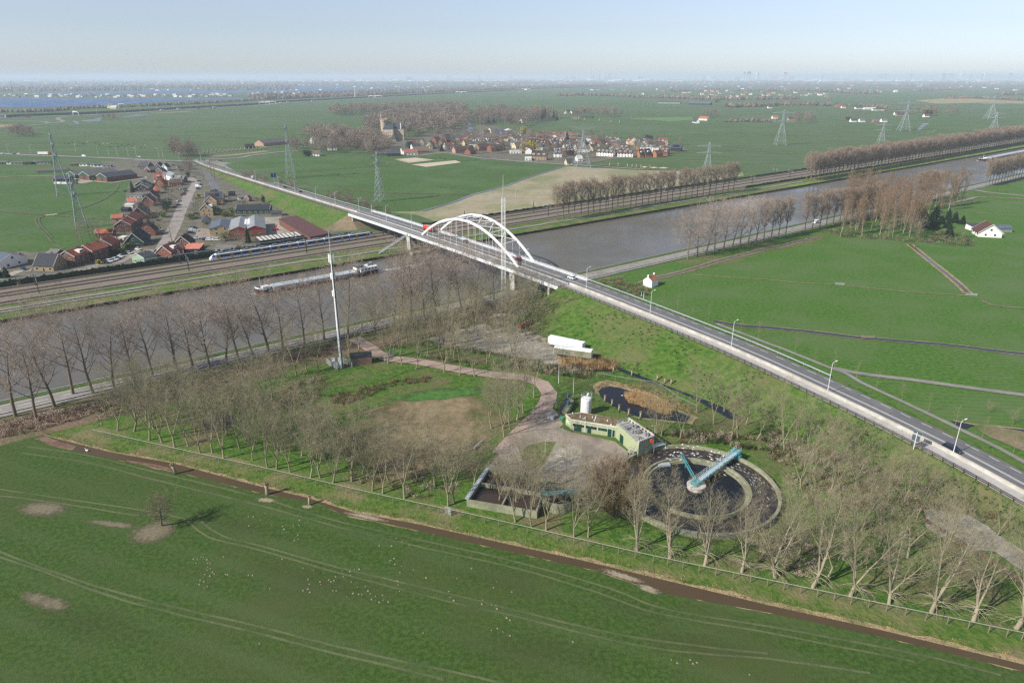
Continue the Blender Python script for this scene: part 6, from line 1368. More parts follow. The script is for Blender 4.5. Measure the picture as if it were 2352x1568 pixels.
fh = perp(G(*Q[24](2005,440)),12, math.radians(75)); house('white farmhouse with broad half-hipped brown roof at the right', fh[0], fh[1], 13,3.2,8.2, 'white', 'maroon', name='farmhouse', gambrel=False, chim=1, over=.8)
fh = perp(G(*Q[24](2120,400)),12, math.radians(0)); house('low farm shed with grey glass roof behind the white farmhouse', fh[0], fh[1], 8,2.4,4, 'grey', 'blue', name='shed', chim=0, win=False, cat='shed')
fh = perp(G(*Q[24](1890,385)),8, math.radians(0)); house('small white garage left of the white farmhouse', fh[0], fh[1], 6,2.8,3.4, 'white', 'slate', name='garage', chim=0, mono=True, cat='garage')
cs = thing('castle', 'old brick castle with round crenellated tower and dark roofs', 'castle', G(*gE(430,480))); cb = mat('castle_brick', (.46,.37,.27),(.36,.29,.21), scale=.4, rough=.9); px = 1.0
c0 = cs.location; D_ = c0.length; pxm = proj(c0)[2] / FPX
def cx2(x): return (gE(x, 0)[0] - gE(430,0)[0]) * pxm
tx = cx2(403); b = MB(); b.tube([(tx, 6,0),(tx, 6,31)], 5.2,18); b.tube([(tx, 6,29.5),(tx, 6,31.6)], 5.9,18)
for k in range(10): a = k * .628; b.box((tx + 5.5 * cos(a),6 + 5.5 * sin(a),32.5),(1.6,1.2,2.0), a)
b.build('round_tower', cb, cs); b = MB(); b.tube([(tx - 4,6,31),(tx - 4,6,40)], .25,5); b.build('flagpole', white_p, cs)
b = MB(); b.box((cx2(460),4,9),(16,14,18)); b.box((cx2(550),12,9),(22,14,18)); b.build('wall', cb, cs)
b = MB()
for (x, y, w_, d_) in ((cx2(460),4,17,15),(cx2(550),12,23,15)):
 b.add([(x - w_ / 2, y - d_ / 2,18),(x + w_ / 2, y - d_ / 2,18),(x + w_ / 2, y + d_ / 2,18),(x - w_ / 2, y + d_ / 2,18),(x - w_ / 2 + 3, y, 25),(x + w_ / 2 - 1, y, 25)], [(0,1,5,4),(1,2,5),(2,3,4,5),(3,0,4)])
b.build('roof', RF['slate'], cs); b = MB(); b.box((cx2(600),4.8,22),(1.2,1.2,9)); b.build('stepped_gable', white_p, cs)
b = MB()
for x in (-6,-2,2,6):
 for z in (10,14.5): b.box((cx2(460) + x * .8,-3.1, z),(1.5,.2,2.2))
b.build('windows', wframe, cs)
p0, p1 = hz(gE, (480,418),(545,418),9); house('slate roofed castle outbuilding below the round tower', p0, p1,14,4,11, 'tan', 'slate', name='house', hip=4, win=False)
# ---- the village beyond the green field, by row ----
VILL = [ # x0,y0,x1,y1,W,eave,ridge,wall,roof,dormers,label   grid E
 (gE, 625,582,785,577,9,3.5,7, 'white', 'orange', 0, 'long white farmhouse with orange-red roof beside the riding arena'),
 (gE, 432,592,592,590,10,3.5,7, 'black', 'slate', 0, 'dark stable with slate roof left of the orange-roofed farmhouse'),
 (gE, 600,562,680,558,8,4,8, 'white', 'grey', 0, 'white house with grey roof behind the orange-roofed farmhouse'),
 (gE, 785,548,925,546,12,3,8, 'brown', 'thatch', 0, 'broad thatched house right of the orange-roofed farmhouse'),
 (gE, 720,518,830,513,8,4.5,7.5, 'white', 'slate', 0, 'white house with slate roof above the thatched house'),
 (gE, 670,492,730,488,9,4,9, 'black', 'black', 0, 'black timber house with steep roof near the wood edge'),
 (gE, 725,475,762,472,7,4,8, 'orange', 'orange', 0, 'small house with vivid orange roof against the wood'),
 (gE, 838,462,862,455,7,4,8, 'white', 'orange', 0, 'little white house with orange roof between trees by the wood'),
 (gE, 930,490,955,475,9,5,10, 'cream', 'grey', 0, 'cream gabled house facing the field, left of the slate gable'),
 (gE, 985,440,1045,432,9,5,10, 'red', 'red', 0, 'red roofed house behind the cream gabled house'),
 (gE, 1060,468,1100,465,9,4,9, 'grey', 'grey', 0, 'pale grey roofed house right of the cream gable'),
 (gE, 1110,502,1190,497,9,4,9, 'white', 'red', 0, 'white gabled house with brown-red roof behind dark conifers'),
 (gE, 1110,405,1215,400,13,5,13, 'brown', 'slate', 0, 'tall dark double gabled villa at the wood edge'),
 (gE, 1190,470,1330,468,8,5,8, 'cream', 'brown', 0, 'cream terrace row behind the brown roofed terraces'),
 (gE, 1335,475,1430,470,8,5,8, 'cream', 'brown', 0, 'second cream terrace row, beside the first cream terrace'),
 (gE, 1218,548,1360,540,10,4.5,8.5, 'pink', 'brown', 0, 'pinkish brick terrace with long brown roof facing the green'),
 (gE, 1360,535,1440,530,9,4.5,8, 'pink', 'brown', 0, 'brown roofed terrace continuing behind the pinkish terrace'),
 (gE, 1380,572,1445,562,9,4,7.5, 'red', 'brown', 0, 'small red brick gabled house in front of the terraces'),
 (gE, 1492,520,1620,512,10,5,9, 'pink', 'brown', 0, 'long pinkish terrace with brown roof near the tall pole'),
 (gE, 1635,530,1745,520,9,5,8.5, 'red', 'brown', 0, 'red brick terrace with orange end gable'),
 (gE, 1730,528,1775,520,8,4,8, 'orange', 'maroon', 0, 'orange brick gable beside the tall dark conifer'),
 (gE, 1450,465,1525,460,8,5,8, 'white', 'slate', 2, 'white fronted houses with slate roof in mid village'),
 (gE, 1535,468,1595,462,8,5,8, 'white', 'slate', 1, 'white fronted house right of the slate roofed pair'),
 (gE, 1605,445,1715,440,9,5,9, 'white', 'slate', 3, 'long slate roofed row with white dormers in mid village'),
 (gE, 1735,480,1800,475,8,5,8, 'white', 'brown', 1, 'brown roofed house with one white dormer in mid village'),
 (gE, 1640,330,1800,322,11,4.5,9, 'white', 'grey', 0, 'large grey roofed house near the river bend'),
 (gE, 1830,335,1892,332,10,4.5,8, 'green', 'pale', 0, 'green walled hall with pale hipped roof'),
 (gE, 1690,405,1790,400,8,4,7, 'white', 'grey', 0, 'small white houses below the large grey roof'),
 (gE, 1560,352,1640,350,8,4,7, 'tan', 'brown', 0, 'brown roofed cottages by the river bend'),
 (gE, 1880,590,2010,588,10,3.5,4.2, 'white', 'pale', 0, 'low white school building with window bands'),
 (gE, 1925,500,1985,495,9,4,8.5, 'cream', 'grey', 0, 'cream gabled house above the low white school'),
 (gE, 1930,452,2040,448,9,5,8.5, 'white', 'brown', 2, 'row with white gables left of the yellow willow'),
 (gE, 2010,218,2070,215,9,5,9, 'white', 'slate', 0, 'white villa among the tall trees at the top of the village'),
 (gE, 1860,250,2010,252,8,3,5, 'orange', 'brown', 0, 'long low orange-brown building by the tall trees'),
 (gF, 40,432,130,430,9,5,9, 'brown', 'slate', 2, 'dark roofed terrace with two white dormers, top row, first'),
 (gF, 180,442,275,440,9,5,9, 'brown', 'slate', 2, 'dark roofed terrace with two white dormers, top row, second'),
 (gF, 295,448,405,446,9,5,9, 'white', 'brown', 2, 'white fronted terrace with brown roof, top row, third'),
 (gF, 420,450,465,446,8,5,9, 'white', 'orange', 1, 'narrow house with orange-brown roof beside the conifer'),
 (gF, 30,468,165,466,9,5,9, 'brown', 'black', 3, 'black roofed terrace in the second row, left'),
 (gF, 175,476,250,474,9,5,9, 'brown', 'black', 2, 'black roofed terrace in the second row, middle'),
 (gF, 320,486,445,484,10,5,9.5, 'brown', 'slate', 2, 'slate roofed terrace in the second row, behind the pylon'),
 (gF, 0,498,75,496,9,5,9, 'white', 'brown', 2, 'brown roofed house with white dormers above the yellow willow'),
 (gF, 165,508,250,506,9,5,9, 'white', 'brown', 1, 'brown roofed house with one broad dormer right of the willow'),
 (gF, 455,496,545,494,9,5,9, 'brown', 'slate', 2, 'slate terrace with dormers left of the broad pylon'),
 (gF, 455,524,530,522,9,5,8, 'white', 'grey', 1, 'white house with broad dormer left of the broad pylon'),
 (gF, 350,560,430,558,9,5,8.5, 'white', 'brown', 2, 'brown roofed terrace with white dormers, third row, left'),
 (gF, 440,568,570,566,9,5,9, 'brown', 'black', 3, 'long dark terrace with three dormers beside the broad pylon'),
 (gF, 340,592,430,592,9,5,8.5, 'white', 'slate', 2, 'dark roofed pair with white dormers below the third row'),
 (gF, 80,618,260,622,10,5,8.5, 'tan', 'brown', 3, 'long tan terrace at the village green'),
 (gF, 0,668,75,668,8,3,4.4, 'white', 'pale', 0, 'low white garages at the village lane'),
 (gF, 480,690,545,688,9,3,7, 'cream', 'slate', 0, 'small cream gabled cottage at the field corner'),
 (gF, 605,650,665,648,9,3,7, 'white', 'pale', 0, 'white cottage standing behind the broad pylon feet'),
 (gF, 580,455,700,452,9,5,9, 'brown', 'slate', 2, 'slate terrace behind the broad pylon shaft'),
 (gF, 590,520,640,518,9,5,9, 'white', 'slate', 1, 'white fronted house hidden by the pylon shaft'),
 (gF, 765,530,820,515,9,4,8.5, 'cream', 'brown', 0, 'cream gabled house right of the broad pylon'),
 (gF, 845,468,950,460,12,5,11, 'white', 'maroon', 0, 'large villa with maroon pyramid roof'),
 (gF, 915,498,985,494,10,5,9.5, 'green', 'brown', 1, 'brown roofed house just right of the maroon roofed villa'),
 (gF, 860,575,1050,585,9,5,8.5, 'white', 'brown', 4, 'long white terrace facing the green field, left part'),
 (gF, 1000,545,1060,545,9,5,8.5, 'white', 'grey', 1, 'white house with dormer behind the long white terrace'),
 (gF, 1090,588,1270,590,9,5,8.5, 'white', 'brown', 3, 'long white terrace facing the green field, right part'),
 (gF, 1060,562,1180,562,9,5,8, 'white', 'grey', 2, 'white terrace in the row behind, left'),
 (gF, 1120,525,1225,528,9,5,9, 'white', 'brown', 2, 'terrace with white dormers, middle of the right block'),
 (gF, 1080,472,1180,474,10,4.5,9.5, 'tan', 'slate', 0, 'dark roofed house with skylights at the top of the right block'),
 (gF, 1360,532,1510,535,9,6,8, 'white', 'grey', 3, 'white terrace with grey roof left of the conifers'),
 (gF, 1290,488,1370,488,9,5,8.5, 'tan', 'brown', 1, 'brown roofed house below the dark green tree'),
 (gF, 1520,488,1640,492,10,5,9, 'tan', 'brown', 0, 'brown roofed house with tall pale chimney'),
 (gF, 1335,582,1385,580,9,4,9.5, 'orange', 'black', 1, 'black steep roofed house facing the field, left of two'),
 (gF, 1400,575,1470,572,10,4,10, 'orange', 'black', 1, 'black steep roofed house facing the field, right of two'),
 (gF, 1395,635,1480,632,8,2.6,3.4, 'orange', 'maroon', 0, 'low brick garden house in front of the black roofs'),
 (gF, 1525,592,1600,588,9,4.5,8.5, 'orange', 'brown', 0, 'bright orange brick gabled house at the village edge'),
 (gF, 1605,550,1700,553,10,4,9, 'red', 'maroon', 2, 'steep maroon roofed house at the village edge'),
 (gF, 1640,580,1690,582,8,4,8, 'red', 'maroon', 1, 'smaller maroon roofed house beside the orange brick gable'),
 (gF, 1722,518,1848,522,12,4.5,9, 'black', 'slate', 0, 'dark house with solar roof at the last corner of the village'),
 (gF, 480,122,520,118,9,4,9, 'white', 'brown', 0, 'white gabled farmhouse among trees behind the village'),
 (gF, 540,128,630,124,9,3,7, 'white', 'brown', 0, 'row of pale gables among trees behind the village'),
 (gF, 660,182,800,185,12,4,6, 'green', 'slate', 0, 'green metal shed behind the pollard willows'),
 (gF, 1990,215,2035,225,8,3,9, 'white', 'slate', 0, 'white steep gabled house, left of the pair in the far field'),
 (gF, 2060,190,2160,195,10,4,9, 'white', 'orange', 0, 'white house with orange roof, right of the pair in the far field'),
 (gF, 1570,12,1830,15,22,5,9, 'grey', 'slate', 0, 'long grey cattle barn, left of the two far barns'),
 (gF, 1935,20,2190,25,26,5,10, 'black', 'blue', 0, 'long blue-grey cattle barn, right of the two far barns'),
 (gD, 1275,470,1575,440,18,4,9, 'pink', 'grey', 0, 'large pale barn with grey roof left of the slender pylon'),
 (gD, 1120,520,1215,515,8,3,6, 'black', 'black', 0, 'small black barn beside the lane with pollards'),
 (gD, 1890,590,2000,590,12,3,7, 'white', 'thatch', 0, 'thatched cottage at the hedge of the green field'),
 (gD, 2085,520,2200,518,9,4,8, 'white', 'grey', 0, 'white house with grey roof between the garden trees'),
 (gD, 1895,440,1960,435,9,4,9, 'white', 'ltgrey', 0, 'pale roofed house behind the trees near the barn'),
]
for (k, x0, y0, x1, y1, Wd, ev, rg, wl, rf, dm, lab) in VILL:
 p0, p1 = hz(k, (x0, y0),(x1, y1), rg); name = 'barn' if ('barn' in lab or 'shed' in lab) else 'house'
 house(lab, p0, p1, Wd, ev, rg, wl, rf, name=name, dormer=dm, chim=1 if name == 'house' and (x0 // 10) % 2 else 0, win=(wl in ('white', 'cream', 'tan')), group='houses of the village beyond the green field', trim=False, hip=5 if 'hipped' in lab or 'pyramid' in lab else 0, solar='solar' in lab)
# far right hamlet (quadrant 14)
FR = [(15,410, 'white', 'slate', 'white gabled farmhouse at the left end of the far hamlet'),(60,505, 'white', 'orange', 'white farmhouse with orange roof in the far field'),(205,520, 'pink', 'brown', 'small pale house beside the round dark copse'),(635,400, 'orange', 'orange', 'bright orange roofed farmhouse of the far hamlet'),(690,408, 'white', 'orange', 'white house with orange roof right of the bright orange farmhouse'),(850,415, 'white', 'slate', 'first of the long white buildings in the far hamlet'),(930,420, 'white', 'pale', 'second of the long white buildings in the far hamlet'),(1010,430, 'white', 'slate', 'third of the long white buildings in the far hamlet'),(730,520, 'brown', 'black', 'dark brick house by the far ditch'),(780,535, 'white', 'slate', 'white house right of the dark brick house by the far ditch'),(860,535, 'white', 'grey', 'grey roofed house between the far garden trees'),(985,540, 'orange', 'grey', 'orange brick house of the far hamlet'),(1060,535, 'white', 'grey', 'small white house right of the orange brick house'),(1235,480, 'tan', 'brown', 'long tan house behind the far pylon'),(1450,490, 'white', 'brown', 'white gabled house under the round yellow tree'),(1180,470, 'white', 'slate', 'white shed left of the far pylon'),(1020,262, 'white', 'orange', 'tiny orange roof in the farthest fields'),(655,240, 'white', 'slate', 'tiny pale farm in the farthest fields'),(1170,262, 'white', 'pale', 'tiny pale greenhouse in the farthest fields')]
for x, y, wl, rf, lab in FR:
 p = G(*Q[14](x, y + 12)); L_ = 16 if 'long' not in lab else 46; s_ = 1.0 if y > 300 else 1.8; s_ *= .8; p0, p1 = perp(p, L_ * s_, .08); house(lab, p0, p1,11 * s_, 4 * s_, 9.5 * s_ if 'long white' not in lab else 6, wl, rf, name='house', chim=0, win=False, group='houses of the far hamlet', trim=False, dormer=0)
# two pale far villages: rows of tiny roofs, real but tiny houses
rr = random.Random(21)
def hamlet(poly, n, label, group, s_=1.0, cols=('orange', 'red', 'brown', 'slate', 'grey')):
 k = 0; xs = [p[0] for p in poly]; ys = [p[1] for p in poly]; protos = []
 for rf in cols:
  p0, p1 = perp(V((0,0,0)),15 * s_, 0); protos.append(remember(house(label, p0, p1,11 * s_, 4 * s_, 8 * s_, rr.choice(('white', 'cream', 'tan')), rf, name='house', chim=0, win=False, group=group, trim=False)))
 for pr_ in protos: pass
 pts = []
 while len(pts) < n:
  x, y = rr.uniform(min(xs), max(xs)), rr.uniform(min(ys), max(ys))
  if inside((x, y), poly): pts.append((x, y))
 for x, y in sorted(pts):
  lb = label + ', %s from the left' % ordn(k + 1)
  p = G(x, y); az = rr.choice((0,.1,1.57)) + rr.uniform(-.1,.1)
  if k < len(protos): protos[k]['label'] = lb; protos[k].location = p; protos[k].rotation_euler = (0,0, az)
  else: dup(rr.choice(protos), p, az, lb, group)
  k += 1
hamlet([(1460,212),(1560,207),(1790,212),(1900,214),(1900,224),(1740,228),(1620,226),(1470,222)], 60, 'tiny far house in the long red-roofed village strip', 'houses of the long far village strip', 1.25)
hamlet([(1500,188),(1700,186),(1780,190),(1700,196),(1520,195)], 30, 'tiny pale house in the second far village strip', 'houses of the second far village strip', 1.7,('pale', 'grey', 'ltgrey'))
hamlet([(0,219),(200,217),(420,219),(590,214),(700,212),(700,217),(590,221),(400,226),(180,226),(0,226)], 90, 'tiny white lakeside house on the far strip', 'lakeside houses on the far strip', 1.15,('pale', 'pale', 'grey', 'brown'))
hamlet([(230,246),(290,244),(290,250),(230,251)], 8, 'tiny white house between motorway and lake', 'houses between motorway and lake', 1.2,('pale', 'grey'))
# parked cars of the village
CR = random.Random(8)
CARS = [(gC, 1660,520, 'dark', 'parked car, nearest of the row in front of the terrace'),(gC, 1720,500, 'white', 'white parked car, second of the row in front of the terrace'),(gC, 1765,488, 'silver', 'silver parked car, third of the row in front of the terrace'),(gC, 1810,470, 'white', 'white parked car, fourth of the row in front of the terrace'),(gC, 1850,455, 'blue', 'blue parked car, fifth of the row in front of the terrace'),(gC, 1895,425, 'white', 'white parked car, last of the row in front of the terrace'),(gC, 2025,375, 'silver', 'silver car beside the pale green shed'),(gC, 2170,312, 'white', 'white car parked at the street bend below the green timber house'),(gC, 375,622, 'blue', 'blue car beside the white gabled workshop')]
CARS += [(gB, *c) for c in [(845,1072, 'black', 'black car at the top of the parking yard'),(820,1100, 'white', 'white car below the black one in the parking yard'),(870,1115, 'silver', 'silver car in the parking yard'),(795,1150, 'dark', 'dark blue car at the front of the parking yard'),(880,1235, 'silver', 'silver car along the hedge, left of four'),(1035,1252, 'dark', 'dark car along the hedge, second of four'),(1095,1258, 'white', 'white car along the hedge, third of four'),(1215,1262, 'white', 'white car along the hedge, last of four'),(885,848, 'dark', 'dark car beside the tan gabled house'),(822,672, 'silver', 'silver car by the white garden wall on the street'),(530,748, 'blue', 'blue car on the street under the dark shrubs'),(600,715, 'black', 'black car on the street above the blue car'),(615,650, 'silver', 'silver car on the left side of the street'),(675,550, 'dark', 'dark car on the street below the red car'),(690,528, 'red', 'red car on the left side of the street'),(715,495, 'grey', 'grey car on the left of the street near the corner'),(790,352, 'blue', 'blue car at the upper street end'),(930,340, 'black', 'black car on the grass verge'),(945,392, 'black', 'black car above the white van'),(915,455, 'dark', 'dark car below the white van'),(655,460, 'silver', 'silver car in the garden drive'),(700,462, 'grey', 'grey car next to the silver car in the drive'),(345,648, 'white', 'white car behind the tall brick gable'),(440,655, 'silver', 'silver van-like car in the gardens'),(520,90, 'black', 'black car right of the bright white gable'),(600,125, 'silver', 'silver car near the road junction'),(655,170, 'black', 'black car below the junction trees'),(1260,20, 'black', 'black car waiting at the junction'),(1150,12, 'grey', 'grey car at the junction')]]
for k, x, y, col, lab in CARS:
 az = {gC: -.45}.get(k, .0) + CR.uniform(-.15,.15); street = k is gB and 480 < x < 760
 car_at('car' if CR.random() < .6 else 'estate', col, G(*k(x, y),.33),1.15 if street else az, lab)
car_at('van', 'white', G(*gB(920,425),.33),.05, 'white delivery van at the bend of the village street')
car_at('van', 'white', G(*gB(1075,35),.33),.5, 'white van crossing the road junction'); car_at('car', 'white', G(*gB(885,15),.33),.1, 'white car on the main road at the junction'); car_at('car', 'white', G(*gB(890,55),.33),.9, 'white car turning at the junction')
lorry('semi_lorry', 'white and red articulated lorry on the main road behind the pylon', G(*gA(700,235),.35),-.06, BR['dkred'], pm('trailer_red_white', '#dcd8d6', .5),16,2.8, False)
for x, y, col, lab in ((1325,262, 'white', 'white van on the main road right of the lorry'),(35,218, 'white', 'white car at the left edge of the main road'),(225,226, 'black', 'black car left of the lorry on the main road'),(298,220, 'white', 'white car just left of the lorry'),(2190,268, 'white', 'white car on the main road near the village trees')): car_at('van' if 'van' in lab else 'car', col, G(*gA(x, y),.35),-.07, lab)
p = G(*gB(2130,1110)); t = thing('mini_crane', 'small red crane machine in the yard beside the workshops', 'machine', p, .3); b = MB(); b.box((0,0,.8),(3.6,1.6,1.2)); b.beam((0,0,1.2),(1.2,0,4.0),.4); b.beam((1.2,0,4),(-1.4,0,2.2),.3); b.build('body', MATS['implement_red'], t); b = MB(); [b.tube([(x, -.8,.4),(x, .8,.4)], .4,8) for x in (-1.2,1.2)]; b.build('wheels', black, t)
# riding arena fence, cows
t = thing('arena_fence', 'dark post fence around the sandy riding arena', 'fence', G(1010,372)); b = MB(); P_ = [G(*gE(x, y)) for x, y in ((520,700),(760,680),(1000,705),(690,742),(520,700))]
for a, c in zip(P_, P_[1:]):
 n = int((c - a).length / 4)
 for i in range(n): p = a.lerp(c, i / n); b.beam(p, p + V((0,0,1.3)),.2)
 b.beam(a + V((0,0,1.2)), c + V((0,0,1.2)),.16)
b.build('rails', wood_dk, t, world=True)
def cow(col, nm, lab, grp, p, az, sc=1.0):
 t = thing(nm, lab, 'cow' if nm == 'cow' else 'horse', p, az, grp); b = MB()
 b.tube([(-.95,0,1.15),(-.7,0,1.12),(0,0,1.05),(.6,0,1.15),(.95,0,1.2),(1.2,0,1.1),(1.45,0,.75),(1.6,0,.5)], [.16,.4,.45,.42,.26,.18,.17,.09], 8)
 for x in (-.65,.6):
  for y in (-.24,.24): b.tube([(x, y, .95),(x + (.06 if x < 0 else 0), y, .5),(x, y, 0)], [.16,.09,.07], 5)
 b.tube([(-.95,0,1.3),(-1.12,0,.7)], [.04,.06], 4); b.build('body', col, t, smooth=True); remember(t); t.scale = (sc,) * 3; return t
cols = [pm('hide_black', '#1d1c1c', .8), pm('hide_brown', '#6a4632', .8), pm('hide_pale', '#b8a48c', .8)]
cp = [cow(cols[0], 'cow', 'black grazing cow in the herd beyond the main road', 'grazing cows beyond the main road', G(*gA(1015,62)),.2), cow(cols[1], 'cow', 'brown grazing cow in the herd beyond the main road', 'grazing cows beyond the main road', G(*gA(1520,45)),.2), cow(cols[2], 'cow', 'pale grazing cow in the herd beyond the main road', 'grazing cows beyond the main road', G(*gA(1690,72)),.2)]
cn = [1,1,1]
for x, y, c in sorted([(1070,55,0),(1085,65,0),(1135,45,0),(1215,95,0),(1235,40,0),(1250,72,0),(1290,60,0),(1320,70,0),(1175,80,2),(1380,35,2),(1490,48,1),(1530,50,1),(1550,82,1),(1560,90,0),(1620,70,2),(1650,105,2),(1690,110,0),(1730,115,0),(1755,62,1),(1810,62,0),(1850,70,0),(1900,80,0),(1920,98,0),(1940,62,0),(1970,118,0),(2010,85,0),(2050,95,1),(2080,102,1),(2130,105,2),(2195,132,0),(2225,128,0),(2265,128,0),(2285,97,2),(1845,115,0)]):
 cn[c] += 1; dup(cp[c], G(*gA(x, y)), rr.uniform(0,6.28), '%s cow in the herd beyond the main road, %s of its colour' % (('black', 'brown', 'pale')[c], ordn(cn[c])), cp[c]['group'])
cow(cols[1], 'horse', 'brown horse in the paddock beside the riding arena', 'horses beside the arena', G(*gE(1060,688)),.3,1.1); cow(cols[0], 'horse', 'dark horse in the paddock beside the riding arena', 'horses beside the arena', G(*gE(1115,700)),2.9,1.1)
# ============================================================ TREES
def flat(name, h, var=.75, rough=.9):
 c = srgb(h); return mat(name, c, tuple(v * var for v in c), scale=.6, rough=rough, detail=2, spec=.15)
bark_g = flat('bark_grey_green', '#8f8970'); bark_d = flat('bark_dark', '#766c5e'); bark_l = flat('bark_pale', '#9c937e')
tw_pop = flat('twigs_brown_pink', '#998878'); tw_dk = flat('twigs_dark', '#a8988a'); tw_olv = flat('twigs_olive', '#918a70'); tw_red = flat('twigs_rust', '#87715c'); tw_far = flat('twigs_far', '#786c62', .85); fa = flat('far_twigs_a', '#8a7d71', .85); fb = flat('far_twigs_b', '#928472', .85); fc = flat('far_twigs_c', '#776a5e', .85)
lf_g = flat('leaf_dark_green', '#27402a', .6); lf_y = flat('leaf_yellow_willow', '#a8a03c', .75); lf_o = flat('leaf_olive', '#5f6a34', .65); lf_b = flat('brush_brown', '#6e5a44', .6); lf_lg = flat('leaf_fresh_green', '#5c7a30', .65); lf_w = flat('blossom', '#c9c2b4', .8); reed_l = flat('reed_stems', '#c0a274', .75)
def seg(b, p0, p1, r0, r1, n=3):
 d = p1 - p0
 u = d.cross(V((.31,.17,.93))); u.normalize(); w = d.cross(u); w.normalize(); vs = []
 for p, r in ((p0, r0),(p1, r1)):
  for j in range(n):
   a = 6.2832 * j / n; vs.append(p + (u * cos(a) + w * sin(a)) * r)
 o = len(b.v); b.v += [tuple(v) for v in vs]; b.f += [(o + j, o + (j + 1) % n, o + n + (j + 1) % n, o + n + j) for j in range(n)]; b.m += [0] * n
def spike(b, p0, p1, r):
 d = p1 - p0; u = d.cross(V((.31,.17,.93))); u.normalize(); w = d.cross(u); w.normalize(); o = len(b.v)
 for a in (0,2.094,4.189): b.v.append(tuple(p0 + (u * cos(a) + w * sin(a)) * r))
 b.v.append(tuple(p1)); b.f += [(o, o + 1, o + 3),(o + 1, o + 2, o + 3),(o + 2, o, o + 3)]; b.m += [0] * 3
UP = V((0,0,1))
def grow(T, C, rr, p, d, L_, r, lv, sp):
 """one branch and everything it bears; sp[lv] = (segments, wobble, lift, n children, start, angle, length share, taper)"""
 ns, wob, lift, nc, st_, ang, share, tap = sp[lv]; b = T if lv < sp[-1] else C; last = lv == len(sp) - 2
 pts = [p]; ds = [d]; q_ = p
 for i in range(ns):
  d = (d + V((rr.gauss(0, wob), rr.gauss(0, wob), rr.gauss(0, wob * .6))) + UP * lift).normalized(); q_ = q_ + d * (L_ / ns); pts.append(q_); ds.append(d)
 if last:
  for i in range(ns):
   if i < ns - 1: seg(b, pts[i], pts[i + 1], r * (1 - .5 * i / ns), r * (1 - .5 * (i + 1) / ns))
   else: spike(b, pts[i], pts[i + 1], r * (1 - .5 * i / ns))
  return
 for i in range(ns):
  f0, f1 = 1 - (1 - tap) * i / ns, 1 - (1 - tap) * (i + 1) / ns; seg(b, pts[i], pts[i + 1], r * f0, r * f1,7 if lv == 0 else (5 if lv == 1 else 3))
 a0 = rr.uniform(0,6.28)
 for k in range(nc):
  u = st_ + (1 - st_) * ((k + rr.uniform(.1,.9)) / nc); x = min(u * ns, ns - 1e-4); i = int(x); pp = pts[i].lerp(pts[i + 1], x - i); dd = ds[i + 1]
  a0 += 2.4; ph = a0 + rr.uniform(-.4,.4); s1 = dd.cross(V((.13,.97,.2))).normalized(); s2 = dd.cross(s1)
  an = math.radians(ang * rr.uniform(.75,1.25)); nd = dd * cos(an) + (s1 * cos(ph) + s2 * sin(ph)) * sin(an)
  ll = L_ * share * rr.uniform(.7,1.2)
  if lv == 0: ll *= sp_shape(u, st_, T.shape)
  else: ll *= (1.15 - .6 * u)
  grow(T, C, rr, pp, nd, ll, max(T.mr, r * (1 - (1 - tap) * u) * (.55 if lv else .42)), lv + 1, sp)
def sp_shape(u, st_, shape):
 v = (u - st_) / (1 - st_)
 if shape == 'vase': return .75 + .7 * sin(min(1, v * 1.15) * math.pi * .62) if v < .8 else 1.3 - (v - .8) * 3.2
 if shape == 'cone': return 1.2 - v
 if shape == 'lead': return 1.0
 return .5 + .8 * sin(v * math.pi)
